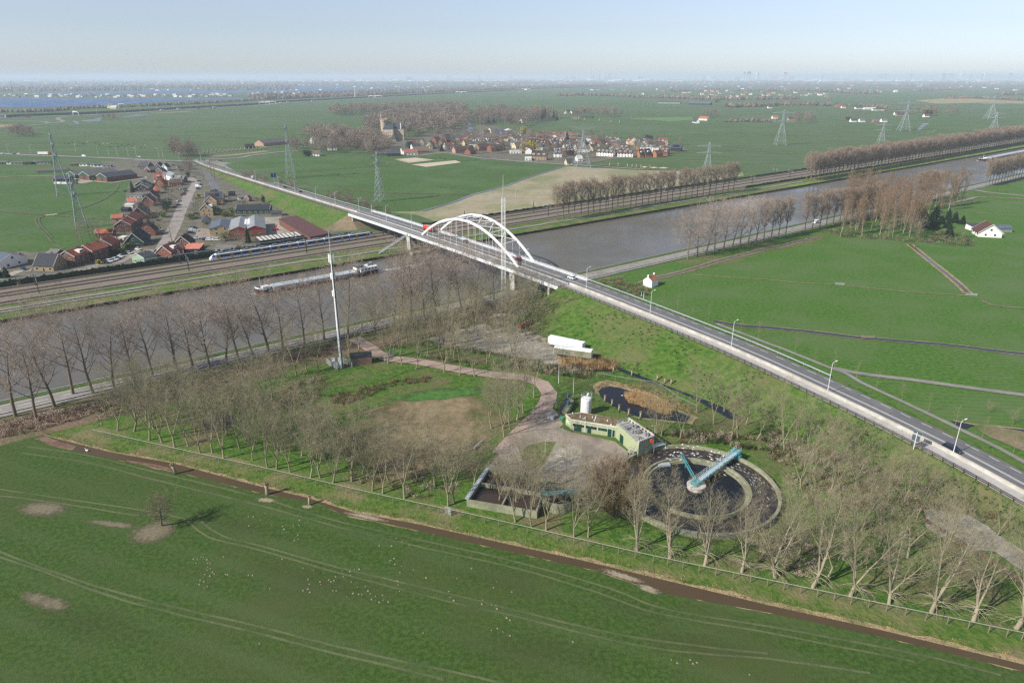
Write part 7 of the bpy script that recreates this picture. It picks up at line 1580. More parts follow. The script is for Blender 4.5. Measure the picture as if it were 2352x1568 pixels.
def tree_mesh(kind, seed):
 rr = random.Random(seed); T, C = MB(), MB(); T.shape = 'vase'; T.mr = dict(poplar=.026, slim=.022, wide=.019, mid=.022, young=.013, big=.011, gnarl=.02, bushy=.024).get(kind, .0115); z = V((0,0,0)); up = V((rr.gauss(0,.02), rr.gauss(0,.02),1)).normalized()
 if kind == 'poplar': grow(T, C, rr, z, up, 21.5,.34,0, [(7,.018,.02,30,.32,40,.21,.14),(4,.07,.10,10,.22,34,.42,.3),(2,.10,.05,7,.2,34,.6,.4),(2,.12,.05,4,.2,30,.8,.5),(1,0,0,0,0,0,0,0),2])
 elif kind == 'wide': grow(T, C, rr, z, up, 21,.42,0, [(6,.04,.02,17,.24,54,.42,.12),(5,.10,.08,10,.3,40,.40,.25),(3,.12,.04,7,.2,38,.55,.4),(2,.14,.03,3,.2,34,.8,.5),(1,0,0,0,0,0,0,0),2])
 elif kind in ('wood', 'big'):
  big = kind == 'big'; T.shape = 'lead'; L0 = 3.6 if big else 2.8; d0 = V((rr.gauss(0,.10), rr.gauss(0,.10),1)).normalized(); seg(T, z, d0 * L0,.48 if big else .25,.38 if big else .19,8)
  n = rr.choice((3,4,4)) if big else rr.choice((2,3,3)); a0 = rr.uniform(0,6)
  for k in range(n):
   a = a0 + k * 6.28 / n; t = math.radians(rr.uniform(8,20) if big else rr.uniform(10,27)); nd = V((cos(a) * sin(t), sin(a) * sin(t), cos(t)))
   grow(T, C, rr, d0 * L0 * .97, nd, rr.uniform(17,21) if big else rr.uniform(11,15),.26 if big else .14,0, [(7,.05,.02,13 if big else 10,.22,34,.34 if big else .38,.12),(4,.09,.08,8 if big else 7,.25,36,.42,.3),(2,.12,.05,5,.2,36,.6,.4),(2,.14,.04,3,.2,32,.8,.5),(1,0,0,0,0,0,0,0),2])
  if big:
   for k in range(14):
    a = rr.uniform(0,6.28); grow(T, C, rr, d0 * rr.uniform(2.2,4.5), V((cos(a), sin(a),.25)).normalized(), rr.uniform(3,5.5),.09,0, [(4,.12,-.12,7,.2,38,.4,.2),(3,.14,-.03,4,.2,36,.5,.4),(2,0,0,0,0,0,0,0),1])
 elif kind == 'bushy':
  T.shape = 'lead'
  for k in range(38):
   a = rr.uniform(0,6.28); t = math.radians(44) * math.sqrt(rr.random()); nd = V((cos(a) * sin(t), sin(a) * sin(t), cos(t)))
   grow(T, C, rr, V((cos(a) * .5, sin(a) * .5,0)), nd, rr.uniform(11,13.5) * (1 - t * .42),.11,0, [(5,.05,.03,13,.2,26,.3,.15),(3,.07,.08,8,.15,26,.45,.3),(2,.08,.05,7,.1,26,.6,.4),(1,0,0,0,0,0,0,0),1])
 elif kind == 'slim': grow(T, C, rr, z, up, 19,.17,0, [(7,.02,.02,38,.24,34,.16,.12),(3,.08,.10,9,.15,32,.45,.3),(2,.12,.05,6,.2,30,.7,.4),(1,0,0,0,0,0,0,0),2])
 elif kind == 'mid': grow(T, C, rr, z, up, 11.5,.26,0, [(4,.04,.02,12,.2,48,.42,.15),(3,.12,.08,7,.2,40,.5,.3),(2,.14,.04,6,.15,38,.6,.5),(1,0,0,0,0,0,0,0),1])
 elif kind == 'young': grow(T, C, rr, z, up, 5.4,.05,0, [(4,.03,.02,12,.3,42,.24,.2),(2,.1,.1,4,.2,34,.5,.4),(1,0,0,0,0,0,0,0),1])
 elif kind == 'gnarl': T.shape = 'r'; grow(T, C, rr, z, V((-.12,0,1)).normalized(),7.4,.28,0, [(6,.13,.02,20,.25,58,.46,.15),(4,.2,.03,10,.15,50,.45,.3),(3,.22,.03,6,.1,46,.55,.4),(2,.2,.02,3,.1,42,.6,.5),(1,0,0,0,0,0,0,0),2])
 return T, C
THICK = {}
PROTO = {}
TCOL = dict(poplar=(bark_d, tw_pop), wide=(bark_d, tw_dk), wood=(bark_g, tw_olv), big=(bark_l, tw_olv), bushy=(bark_d, flat('twigs_hazel', '#86745a')), slim=(bark_l, tw_red), mid=(bark_d, tw_pop), young=(tw_pop, tw_pop), gnarl=(bark_d, flat('twigs_gnarled', '#827a62')))
TNAME = dict(poplar='poplar_tree', wide='roadside_tree', wood='bare_tree', big='tall_bare_tree', bushy='bushy_tree', slim='slender_tree', mid='yard_tree', young='young_tree', gnarl='lone_tree')
def fatten(C, k):
 return C
def tree(kind, p, label, sc=1.0, rz=None, group=None, var=None, rr=R, cat='tree'):
 key = (kind, var if var is not None else rr.randrange(NV.get(kind, 3))); rz = rr.uniform(0,6.28) if rz is None else rz; p = V((p[0], p[1], p[2] if len(p) > 2 else 0))
 if key not in PROTO:
  t = thing(TNAME[kind], label, cat, p, rz, group); T, C = tree_mesh(kind, 100 + key[1] * 17 + len(kind)); b1, b2 = TCOL[kind]
  T.build('trunk', b1, t, smooth=True); C.build('crown', b2, t); remember(t); PROTO[key] = t; t.scale = (sc,) * 3; return t
 t = dup(PROTO[key], p, rz, label, group, sc); t['category'] = cat
 if kind not in ('poplar', 'bushy', 'gnarl'): t.rotation_euler = (rr.gauss(0,.045), rr.gauss(0,.045), rz); t.scale = (sc * rr.uniform(.85,1.15), sc * rr.uniform(.85,1.15), sc * rr.uniform(.86,1.1))
 return t
NV = dict(poplar=5, wide=5, wood=10, big=6, bushy=1, slim=4, mid=5, young=3, gnarl=1)
def EP(k, pts): return [k(*p) for p in pts]
# --- rows along the canal ---
def lab_row(items, fn): 
 for i, it in enumerate(items): it.append(fn(i + 1))
rowL = [(36,956),(84,964),(126,934),(168,906),(215,905),(262,893),(310,880),(352,868),(409,858),(445,850),(484,858),(520,838),(550,834),(585,824),(620,817),(650,808),(700,792),(745,782),(800,772)]
for i, (x, y) in enumerate(rowL): tree('wide', G(x, y), 'dark bare tree, %s from the left along the canal road left of the phone mast' % ordn(i + 1) if i < 16 else 'dark bare tree by the canal road, %s right of the phone mast' % ordn(i - 15), R.uniform(1.12,1.32) if i < 4 else R.uniform(.95,1.2), group='bare trees along the left canal road')
for i, (x, y, s_) in enumerate([(862,766,.7),(905,758,1.0),(925,750,1.2),(945,745,1.25),(975,735,1.1),(1000,722,1.2),(1027,712,1.25),(1060,712,1.1),(1092,704,1.1),(1135,697,.95),(1210,690,.7)]): tree('wide', G(x, y), 'spreading bare tree before the bridge, %s from the left' % ordn(i + 1), s_, group='spreading bare trees before the bridge')
for i in range(30): f = i / 29; x = 1278.5 + (1686 - 1278.5) * f + R.uniform(-2,2); y = 507 + (440 - 507) * f + sin(f * 3.14) * -2.5; tree('poplar', G(x, y), 'bare poplar, %s from the left in the middle row beyond the canal' % ordn(i + 1), R.uniform(.95,1.08), group='poplars of the middle row beyond the canal')
n = 0
for k, s in enumerate([310 + 8.05 * i for i in range(13)] + [429 + 9 * i for i in range(12)] + [600 + 8 * i for i in range(5)] + [745 + 8 * i for i in range(22)]):
 tree('poplar' if k > 8 else 'wide', ST(s, -109.7 + max(0, s - 450) * .02), 'roadside tree, %s to the right of the bridge along the canal road' % ordn(k + 1), R.uniform(.9,1.05) * (1 if k > 8 else 1.08), group='roadside trees right of the bridge')
for k in range(84): s = 646 + 8 * k; tree('poplar', ST(s, 12.8 + (s - 646) * .0325), 'poplar in the front line of the long dense row, %s from its left end' % ordn(k + 1), R.uniform(.95,1.1), group='poplars of the long dense row')
for k in range(74): s = 650 + 9 * k; tree('poplar', ST(s, 19 + (s - 646) * .0325), 'poplar in the back line of the long dense row, %s from its left end' % ordn(k + 1), R.uniform(1.0,1.15), group='poplars of the long dense row')
for k in range(22): s = 1320 + 14 * k; tree('poplar', ST(s, 36 + (s - 1300) * .03), 'poplar near the right picture edge, %s of the continuing long row' % ordn(k + 1), R.uniform(1.05,1.2), group='poplars of the long dense row')
# --- grove at the right, slender trees and conifers ---
gp = [(1925,548),(1945,470),(2060,460),(2118,500),(2110,552),(2000,545)]
def scatter(poly, n, mind, rr, z=0):
 P = [G(x, y) for x, y in poly]; xs = [p.x for p in P]; ys = [p.y for p in P]; out = []; tries = 0
 while len(out) < n and tries < n * 60:
  tries += 1; c = V((rr.uniform(min(xs), max(xs)), rr.uniform(min(ys), max(ys)),0))
  if inside(c, P) and all((c - o).length > mind for o in out): out.append(c)
 return sorted(out, key=lambda p: proj(p)[0])
rs = random.Random(31)
for i, p in enumerate(scatter(gp, 84,2.8, rs)): tree('slim', p, 'tall slender rusty tree in the right grove, %s from the left' % ordn(i + 1), rs.uniform(1.05,1.3), group='slender trees of the right grove', rr=rs)
for i, p in enumerate(scatter([(2085,500),(2110,470),(2200,448),(2215,470),(2160,500)], 20,5, rs)): tree('slim', p, 'tall slender tree right of the grove behind the conifers, %s from the left' % ordn(i + 1), rs.uniform(1.15,1.35), group='slender trees behind the conifers', rr=rs)
for i, p in enumerate(scatter(gp, 34,4, rs)): tree('mid', p, 'low bushy bare tree under the slender grove, %s from the left' % ordn(i + 1), rs.uniform(.6,1.0), group='low trees under the right grove', rr=rs)
def blob_leaves(b, c, rx, ry, rz_, n, s_, rr, hollow=.5, droop=0.0, mi=0):
 for _ in range(n):
  while True:
   v = V((rr.uniform(-1,1), rr.uniform(-1,1), rr.uniform(-1,1)))
   if hollow < v.length < 1: break
  p = V((c[0] + v.x * rx, c[1] + v.y * ry, c[2] + v.z * rz_)); a = rr.uniform(0,6.28); e = V((cos(a), sin(a), rr.uniform(-.4,.4))).normalized(); f = e.cross(V((rr.gauss(0,.5), rr.gauss(0,.5),1))).normalized()
  k = s_ * rr.uniform(.6,1.4)
  if droop: f = V((rr.gauss(0,.1), rr.gauss(0,.1),-1)); e = e * .3; k2 = k * droop
  else: k2 = k
  o = len(b.v); b.v += [tuple(p - e * k - f * k2 * .6), tuple(p + e * k - f * k2 * .4), tuple(p + e * k * .4 + f * k2), tuple(p - e * k * .7 + f * k2 * .6)]; b.f.append((o, o + 1, o + 2, o + 3)); b.m.append(mi)
def conifer_mesh(rr, h, w):
 T, C = MB(), MB(); T.tube([(0,0,0),(0,0, h * .95)], [.28,.05], 6)
 n = int(h * 3.2)
 for k in range(n):
  z_ = h * (.08 + .9 * k / n); r = w * (1 - k / n) ** .8 * rr.uniform(.75,1.1) + .15; m = 9
  for j in range(m):
   a = rr.uniform(0,6.28); e = V((cos(a), sin(a),-.25)); q0 = V((0,0, z_)); q1 = q0 + e * r * rr.uniform(.7,1.1); s_ = V((-e.y, e.x, 0)) * r * .22; o = len(C.v)
   C.v += [tuple(q0.lerp(q1,.2)), tuple(q0.lerp(q1,.65) + s_), tuple(q1), tuple(q0.lerp(q1,.65) - s_), tuple(q0.lerp(q1,.7) + V((0,0,-.5)))]; C.f += [(o, o + 1, o + 2, o + 3),(o, o + 2, o + 4)]; C.m += [0,0]
 return T, C
CON = {}
def conifer(p, label, h=9, w=2.6, group=None, var=0, m=None):
 key = (var, m)
 if key not in CON:
  rr = random.Random(50 + var); t = thing('conifer_tree', label, 'conifer', p, rr.uniform(0,6), group); T, C = conifer_mesh(rr, 10,2.8); T.build('trunk', bark_d, t); C.build('crown', m or lf_g, t); remember(t); CON[key] = t; t.scale = (w / 2.8, w / 2.8, h / 10); return t
 return dup(CON[key], p, R.uniform(0,6), label, group, (w / 2.8, w / 2.8, h / 10))
for i, p in enumerate(scatter([(2112,545),(2115,490),(2190,480),(2222,505),(2215,540),(2150,550)], 15,4.5, rs)): conifer(p, 'dark green conifer beside the right grove, %s from the left' % ordn(i + 1), rs.uniform(6,11), rs.uniform(2.4,3.8), 'conifers beside the right grove', i % 3)
for i, (x, y) in enumerate([(1225,1190),(1250,940),(1150,890)]): pass
conifer(G(*gA(2085,825)), 'tall dark columnar tree beside the dark timber barn', 11,2.6); conifer(G(*gC(108,755)), 'clipped green cone tree at the left edge by the tracks', 6.2,2.6, None, 1); conifer(G(*gC(5,760)), 'second clipped cone tree cut by the left picture edge', 6,2.6, None, 1)
conifer(G(*gB(1700,1300)), 'dark spruce between the brick workshop and the train', 10.5,2.4, None, 2)
for i, (x, y, h) in enumerate(sorted([(1080,600,10),(1245,540,9),(1370,570,9),(1495,598,9),(1800,580,14),(1855,225,15),(1630,268,16),(1690,265,16),(2015,255 - 20,12)])): conifer(G(*gE(x, y)), 'dark conifer in the village, %s from the left' % ordn(i + 1), h, 4.2, 'village conifers, left part', i % 3)
for i, (x, y, h) in enumerate(sorted([(165,580,12),(305,600,11),(495,470,14),(835,590,12),(1060,650,8),(1130,655,10),(1440,520,12),(1490,510,12),(335,215,22),(375,240,12)])): conifer(G(*gF(x, y)), 'dark conifer in the right part of the village, %s from the left' % ordn(i + 1), h, 4.5, 'village conifers, right part', i % 3)
# --- the wood round the works ---
wl = QL(31, [(1080,820),(1235,825),(1375,905),(1490,930),(1605,970),(1730,960),(1840,1025),(1950,1020),(2055,1075),(1345,720),(1410,800),(1490,740),(1570,840),(1740,720),(1890,700),(2085,860),(1650,640),(1250,700),(1800,830),(2200,980),(2260,900),(2320,1090)])
wl += QL(32, [(105,1160),(90,850),(190,1170),(315,1200),(500,1250),(590,1250),(710,1295),(880,1285),(1070,1370),(1165,1395),(1225,1300),(1365,1440),(1765,1510),(1820,1480),(265,340),(370,310),(475,300),(580,265),(200,1000),(420,1050),(640,1080),(330,880),(560,960),(30,620),(150,540),(990,1180),(1480,1250),(1640,1330),(2165,800),(2000,1340)])
for i, p in enumerate(sorted(wl)): tree('wood', G(*p), 'leafless pale tree in the wood left of the works, %s from the left' % ordn(i + 1), R.uniform(.9,1.15), group='leafless trees of the left wood')
extra = scatter([(215,975),(300,900),(440,880),(640,870),(730,960),(760,1040),(900,1120),(600,1060),(400,1020)], 24,4.5, rs)
for i, p in enumerate(extra): tree('wood', p, 'thin leafless tree inside the left wood, %s from the left' % ordn(i + 1), rs.uniform(.6,.85), group='thin trees inside the left wood', rr=rs)
dl = QL(32, [(850,130),(940,110),(1210,205),(1340,215),(1470,255),(1730,290),(1870,310),(2010,320)]) + QL(33, [(200,515),(105,650),(45,720),(-80,800)]) + QL(32, [(2335,800),(2280,880)])
for i, p in enumerate(dl): tree('wood', G(*p), 'slim bare tree along the brick driveway, %s from the gate' % ordn(i + 1), R.uniform(.95,1.15), group='bare trees along the driveway')
for i, p in enumerate(scatter([(820,775),(1000,735),(1200,700),(1240,745),(1150,800),(1240,850),(1190,860),(1000,815),(900,805)], 56,4.0, rs)): tree('wood', p, 'bare tree between driveway and bridge, %s from the left' % ordn(i + 1), rs.uniform(.8,1.1), group='bare trees between driveway and bridge', rr=rs)
for i, p in enumerate(sorted(QL(33, [(-60,1330),(40,1500),(120,1250),(200,1540),(330,1565),(560,1540),(250,1380),(500,1300),(-120,1480)]))): tree('wood', G(*p), 'bare tree around the rectangular tanks, %s from the left' % ordn(i + 1), R.uniform(.7,.9), group='bare trees around the rectangular tanks')
fr = QL(43, [(180,135),(315,165),(30,90),(570,225),(700,230),(1150,350),(1450,420),(1770,490),(2110,550)])
for i, p in enumerate(fr): tree('big' if i > 4 else 'wood', G(*p), 'bare tree at the mesh fence below the tanks, %s from the left' % ordn(i + 1),(.74 if i > 4 else .95), group='bare trees at the fence below the tanks')
br_ = QL(44, [(65,600),(410,690),(755,770),(1110,840),(1500,920),(1885,1000),(2280,1070)])
for i, p in enumerate(br_): tree('big', G(*p), 'big pale bare tree on the mesh fence at lower right, %s from the left' % ordn(i + 1), R.uniform(.74,.86), group='big bare trees at the lower right fence')
EDGE = sorted(proj(offv(spanS, i, -9.8))[:2] for i in range(len(spanS)) if spanS[i].y > 60)
def capped(p, sc, h=16.5):
 # keep crowns below the embankment edge, as they stand
 p = V((p[0], p[1], 0))
 while sc > .35:
  x, y, _ = proj(p + V((0,0, h * sc))); e = min(EDGE, key=lambda k: abs(k[0] - x))
  if y > e[1] + 14: break
  sc *= .94
 return sc
ir = QL(44, [(270,410),(550,600),(690,440),(1020,315),(1575,520),(1280,420),(130,330),(850,180),(450,150)]) + QL(34, [(550,1150),(380,1000),(760,1090),(990,1100),(1090,1500),(300,1350),(560,1400),(800,1350),(1300,1300),(1450,1400),(150,1000),(1600,1500),(1800,1560),(1250,1480)])
for i, p in enumerate(sorted(ir)): tree('wood', G(*p), 'leafless tree in the right wood by the embankment, %s from the left' % ordn(i + 1), capped(G(*p), R.uniform(.85,1.08)), group='leafless trees of the right wood')
for i, p in enumerate(scatter([(1860,1090),(1790,1040),(1800,960),(1880,950),(2000,1040),(2120,1110),(2352,1240),(2352,1300),(2150,1230),(2090,1290),(1950,1270)], 15,6.0, rs)): tree('wood', p, 'thinner bare tree inside the right wood, %s from the left' % ordn(i + 1), capped(p, rs.uniform(.55,.8)), group='thinner trees of the right wood', rr=rs)
pl = QL(33, [(1325,860),(1370,880),(1545,890),(2010,900),(2075,900),(1700,650),(1850,760),(1950,640),(2150,760),(2250,900)])
for i, p in enumerate(sorted(pl)): tree('wood', G(*p), 'bare tree between pond and round tank, %s from the left' % ordn(i + 1), R.uniform(.8,1.05), group='bare trees behind the round tank')
tree('bushy', G(1412,1185), 'big dense bushy brown tree between small and large round tanks', 1.12)
tree('gnarl', G(373,1207), 'lone gnarled tree on a worn patch in the foreground meadow', 1.0,0.4)
tree('mid', G(*Q[34](2030,655)), 'small dark bushy tree in the right meadow', .3, cat='tree'); tree('mid', G(*Q[34](2250,760)), 'low spreading shrub in the right meadow beside the dark tree', .38, cat='shrub')
for i, (x, y) in enumerate(QL(23, [(1375,1060),(1520,1115),(1655,1160),(1800,1215),(1945,1275),(2100,1325),(2260,1390)]) + QL(34, [(245,115),(415,200),(610,235),(810,340),(1000,430),(1230,540),(1465,655),(1720,770),(1965,885),(2250,1025)])): tree('young', G(x, y), 'thin young tree along the narrow path, %s from the bridge side' % ordn(i + 1), R.uniform(.95,1.25), group='young trees along the narrow path')
for i, (x, y) in enumerate(QL(23, [(880,1385),(1063,1465),(1285,1525)]) + QL(33, [(1062,50),(1285,115),(1488,205)])): tree('young', G(x, y, 2.5 if i < 3 else 1.2), 'thin young tree on the green embankment slope, %s from the left' % ordn(i + 1),.9, group='young trees on the embankment')
for i, (x, y) in enumerate([(240,660),(290,700)]): pass
# pollards
def pollard(p, lab, h=2.3, r=.26, grp=None, lean=0.0, shoots=26, sl=.5, seed=0):
 rr = random.Random(seed); t = thing('pollard_willow', lab, 'pollard willow', p, rr.uniform(0,6), grp); b = MB(); top = V((lean, 0, h)); b.tube([(0,0,0),(lean * .3,.05, h * .5), top], [r * 1.25, r, r * 1.1], 8); b.build('trunk', bark_l, t, smooth=True)
 b = MB()
 for k in range(5): a = k * 1.26; c = top + V((cos(a) * r * .9, sin(a) * r * .9, rr.uniform(0, r))); b.tube([c - V((0,0, r * .7)), c, c + V((0,0, r * .8))], [r * .4, r * .75, r * .25], 7)
 for k in range(shoots): a = rr.uniform(0,6.28); e = V((cos(a) * .8, sin(a) * .8, rr.uniform(.3,1.6))).normalized(); spike(b, top + e * r * .8, top + e * (r + sl * rr.uniform(.6,1.3)),.03)
 b.build('crown', tw_red, t); remember(t); return t
pollard(G(*Q[31](1615,1215)), 'pollard willow stump leaning at the ditch, leftmost of three', 2.9,.36, None, -.5,14,.4,1); pollard(G(690,1527) if 0 else G(*Q[32](105,1405)), 'knobbly pollard willow at the ditch, tallest of three', 3.0,.42, None, .1,40,.7,2); pollard(G(*Q[32](492,1500)), 'short pollard stump at the ditch, rightmost of three', 2.1,.26, None, .3,8,.3,3)
pp = pollard(G(*Q[33](852,560)), 'pollard willow on the pond edge, first from the left', 2.3,.26, 'pollards on the pond edge', 0,26,.45,4)
for i, (x, y) in enumerate(((917,600),(982,648),(1070,690),(1178,712))): dup(pp, G(*Q[33](x, y)), i, 'pollard willow on the pond edge, %s from the left' % ordn(i + 2), 'pollards on the pond edge')
for i, (x, y) in enumerate(((1100,322),(1333,362),(1400,390),(1460,402),(930,290))): dup(pp, G(*Q[33](x, y)), i + 2, 'pollard willow along the stream, ' + ('%s from the left' % ordn(i + 2) if i < 4 else 'leftmost'), 'pollards along the stream')
vp = [(x, y) for x, y in ((555,240),(580,243),(602,245),(628,246),(648,245),(697,252),(873,262),(1010,282),(1112,288))]
for i, (x, y) in enumerate(vp): dup(pp, G(*gF(x, y + 2)), i, 'round headed pollard in the field behind the village, %s from the left' % ordn(i + 1), 'pollards in the field behind the village', 3.4)
for i, (x, y) in enumerate([(890,780),(995,792),(1095,792),(1205,802),(1258,806),(1307,810),(1362,812),(1470,818)]): dup(pp, G(*gF(x, y)), i, 'pollard along the lane before the long ditch, %s from the left' % ordn(i + 1), 'pollards along the lane', 2.0)
for i in range(16): x = 640 + i * 48; dup(pp, G(*gD(x, 630 - (x - 600) * .062)), i, 'pollard beside the farm lane, %s from the road junction' % ordn(i + 1), 'pollards beside the farm lane', 2.0)
# willows, poplar spires, garden trees of the villages
def leafy(p, lab, w, h, m, grp=None, n=900, s_=.5, droop=0, cat='tree', nm='willow_tree', th=.3, hollow=.35, seed=1):
 rr = random.Random(seed); t = thing(nm, lab, cat, p, 0, grp); b = MB(); b.tube([(0,0,0),(0,0, h * .6)], [w * .05 + .05, w * .02 + .03], 6)
 for k in range(5): a = k * 1.26; b.tube([(0,0, h * .35),(cos(a) * w * .3, sin(a) * w * .3, h * .7)], [w * .025 + .02,.03], 4)
 b.build('trunk', bark_d, t); b = MB()
 for k in range(7): a = rr.uniform(0,6.28); f = rr.uniform(0,.45); blob_leaves(b, (cos(a) * w * f, sin(a) * w * f, h * (.3 + .4 * rr.random()) + h * .05), w * .42, w * .42, h * .36, n // 7, s_, rr, hollow, droop)
 b.build('crown', m, t); return remember(t)
leafy(G(*gF(50,610)), 'big rounded yellow willow in the village', 18,15, lf_y, None, 1500,.9,2.2, seed=3); leafy(G(*gE(2195,130)), 'golden willow behind the tall trees', 18,17, flat('leaf_gold', '#b08c40'), None, 900,1.0,1.5, seed=4); leafy(G(*gE(2050,400)), 'pale yellow green willow in mid village', 15,13, flat('leaf_lime', '#a09a58'), None, 900,.9,1.8, seed=5)
leafy(G(*Q[14](1475,490)), 'round olive-yellow tree over the white gable in the far hamlet', 24,18, flat('leaf_mustard', '#8f8448'), None, 800,1.4, seed=6); leafy(G(*gD(1700,530)), 'yellow shrub tree beside the slender pylon', 12,9, flat('leaf_gold', '#b08c40'), None, 500,.8, seed=7); leafy(G(*gF(690,150)), 'yellow tree behind the village by the green shed', 14,12, lf_y, None, 500,1.2, seed=8); leafy(G(*Q[13](1880,370)), 'yellowish tree beside the far barns', 24,17, flat('leaf_mustard', '#8f8448'), None, 500,1.6, seed=9)
sp_ = leafy(G(*gF(235,245)), 'dark tall spire shaped poplar, right of two', 6,30, flat('twigs_far_dark', '#5c5148'), 'spire poplars', 600,.8,2.0, seed=10, nm='spire_poplar'); dup(sp_, G(*gF(205,248)),1, 'dark tall spire shaped poplar, left of two', 'spire poplars', (1,1,.9))
dk = leafy(G(*gF(1465,505)), 'dark green rounded tree above the white terrace', 12,11, lf_g, None, 700,.8, seed=11, nm='evergreen_tree')
leafy(G(*gD(1855,660)), 'dark green bush at the corner of the green field', 12,8, lf_g, None, 600,.7, seed=12, nm='evergreen_tree', cat='bush')
# far bare garden trees: light version
def far_tree(seed):
 rr = random.Random(seed); T, C = MB(), MB(); T.shape = 'r'; T.mr = .05; grow(T, C, rr, V((0,0,0)), UP.copy(),13,.3,0, [(4,.04,.02,16,.22,50,.42,.15),(2,.12,.1,9,.15,42,.55,.4),(1,0,0,0,0,0,0,0),1])
 C.v = C.v; return T, C
FT = []
def ftree(p, sc, lab, grp, rr, nm='garden_tree'):
 if len(FT) < 8:
  k = len(FT); t = thing('garden_tree', lab, 'tree', p, rr.uniform(0,6), grp); T, C = far_tree(300 + k); T.build('trunk', bark_d, t)
  # thicker twigs so the crown keeps its weight at a kilometre
  blob = MB(); blob.v, blob.f, blob.m = C.v, C.f, C.m; blob_leaves(blob, (0,0,8),5.0,5.0,5.2,420,.30, rr, .3); blob.build('crown', (tw_far, fa, fb, fc)[k % 4], t); remember(t); t.scale = (sc,) * 3; FT.append(t); return t
 t = dup(rr.choice(FT), p, rr.uniform(0,6), lab, grp, sc); t.name = nm; return t
rf_ = random.Random(77)
HL_ = [o.location.copy() for o in bpy.data.objects if o.type == 'EMPTY' and o.get('category') == 'house']
VX = []
for poly, az in ((EP(gE, [(1120,460),(1450,440),(1800,430),(2060,440),(2300,455),(2352,600),(2050,600),(1800,560),(1480,560),(1250,530)]),.02),(EP(gF, [(0,440),(600,430),(850,460),(1100,480),(1650,500),(1780,570),(1600,640),(1300,630),(900,620),(650,640),(300,640),(0,640)]),-.02)):
 for p in scatter(poly, 46,13, rf_):
  if all((p - h).length > 13 for h in HL_): VX.append((p, az))
for i, (p, az) in enumerate(sorted(VX, key=lambda t: proj(t[0])[0])): p0, p1 = perp(p, rf_.uniform(10,24), az + rf_.choice((0,0,1.57))); house('small %s house squeezed among the village roofs, %s from the left' % (('white', 'cream', 'pale', 'tan')[i % 4], ordn(i + 1)), p0, p1,8.5,4.8,8.2,('white', 'cream', 'white', 'tan')[i % 4], rf_.choice(('brown', 'slate', 'grey', 'red')), chim=0, win=False, trim=False, dormer=rf_.choice((0,1,2)), group='houses squeezed into the village gaps')
def woods(poly, n, mind, s0, s1, lab, grp):
 nm = 'bush' if 'bush' in lab else 'copse_tree' if ('copse' in lab or 'hamlet' in lab or 'belt' in lab or 'river' in lab or 'junction' in lab) else 'garden_tree'
 for i, p in enumerate(scatter(poly, n, mind, rf_)): ftree(p, rf_.uniform(s0, s1), lab % ordn(i + 1), grp, rf_, nm)
woods(EP(gE, [(0,560),(100,520),(350,540),(520,560),(440,620),(350,660),(200,650),(60,640)]),30,8,1.0,1.5, 'bare tree left of the dark stable, %s from the left', 'trees left of the stable')
woods(EP(gD, [(1680,560),(1750,600),(2000,540),(2350,540),(2352,630),(2000,640),(1850,600),(1680,620)]),34,9,.9,1.4, 'bare tree between pale barn and village, %s from the left', 'trees between barn and village')
woods(EP(gE, [(600,540),(1000,560),(1200,620),(900,600),(700,545)]),14,9,.6,1.1, 'bare garden tree beside the arena houses, %s from the left', 'trees beside the arena houses')
woods(EP(gE, [(1000,440),(1400,430),(1900,420),(2350,450),(2350,640),(1900,640),(1500,640),(1180,620),(1000,520)]),95,8,.7,1.2, 'bare garden tree in the left half of the village, %s from the left', 'garden trees, left half of the village')
woods(EP(gF, [(0,450),(550,420),(900,450),(1300,460),(1600,480),(1850,520),(1700,640),(1300,660),(900,650),(750,700),(550,710),(0,720)]),100,8,.65,1.1, 'bare garden tree in the right half of the village, %s from the left', 'garden trees, right half of the village')
woods(EP(gE, [(1420,330),(1480,240),(1600,230),(1900,220),(2350,210),(2350,260),(2000,330),(1700,300)]),60,11,1.4,2.0, 'tall bare tree behind the river bend, %s from the left', 'tall trees behind the river')
woods(EP(gF, [(0,240),(400,200),(700,130),(1100,160),(1180,215),(800,200),(430,235)]),46,12,1.1,1.6, 'bare tree in the belt behind the pollards, %s from the left', 'trees behind the field pollards')
woods(EP(gF, [(2070,190),(2200,170),(2310,190),(2250,235),(2150,215)]),12,10,1.0,1.4, 'bare tree beside the farmhouse pair, %s from the left', 'trees beside the far farmhouse pair')
woods(QL(14, [(200,560),(250,500),(400,490),(430,560),(320,580)]),22,8,1.0,1.4, 'tree of the round dark copse, %s from the left', 'trees of the round copse'); woods(QL(14, [(450,540),(700,500),(1000,470),(1100,480),(1400,490),(1540,510),(1780,470),(1500,430),(1200,450),(700,480)]),50,14,.9,1.5, 'bare tree in the far hamlet, %s from the left', 'trees of the far hamlet')
woods(QL(12, [(2100,305),(2135,305),(2130,300),(2100,300)]),1,1,1.6,1.7, 'lone round bush before the motorway, %s of two', 'lone far bushes'); woods(QL(11, [(80,680),(150,640),(280,640),(330,690),(200,700)]),20,8,.9,1.3, 'tree of the small copse in the left field, %s from the left', 'trees of the left field copse'); woods(QL(11, [(940,525),(1050,505),(1060,530),(960,535)]),10,8,.8,1.1, 'bush beside the marshy pool, %s from the left', 'bushes beside the marshy pool')
woods(QL(11, [(1560,850),(1600,800),(1720,830),(1850,870),(1800,885),(1640,880)]),20,7,.9,1.5, 'bare tree left of the road junction, %s from the left', 'trees left of the road junction')
woods(EP(gB, [(600,230),(650,100),(850,80),(800,250),(700,260)]),12,7,.5,.8, 'reddish bush tree by the street end, %s from the left', 'bushes by the street end')
ND = []
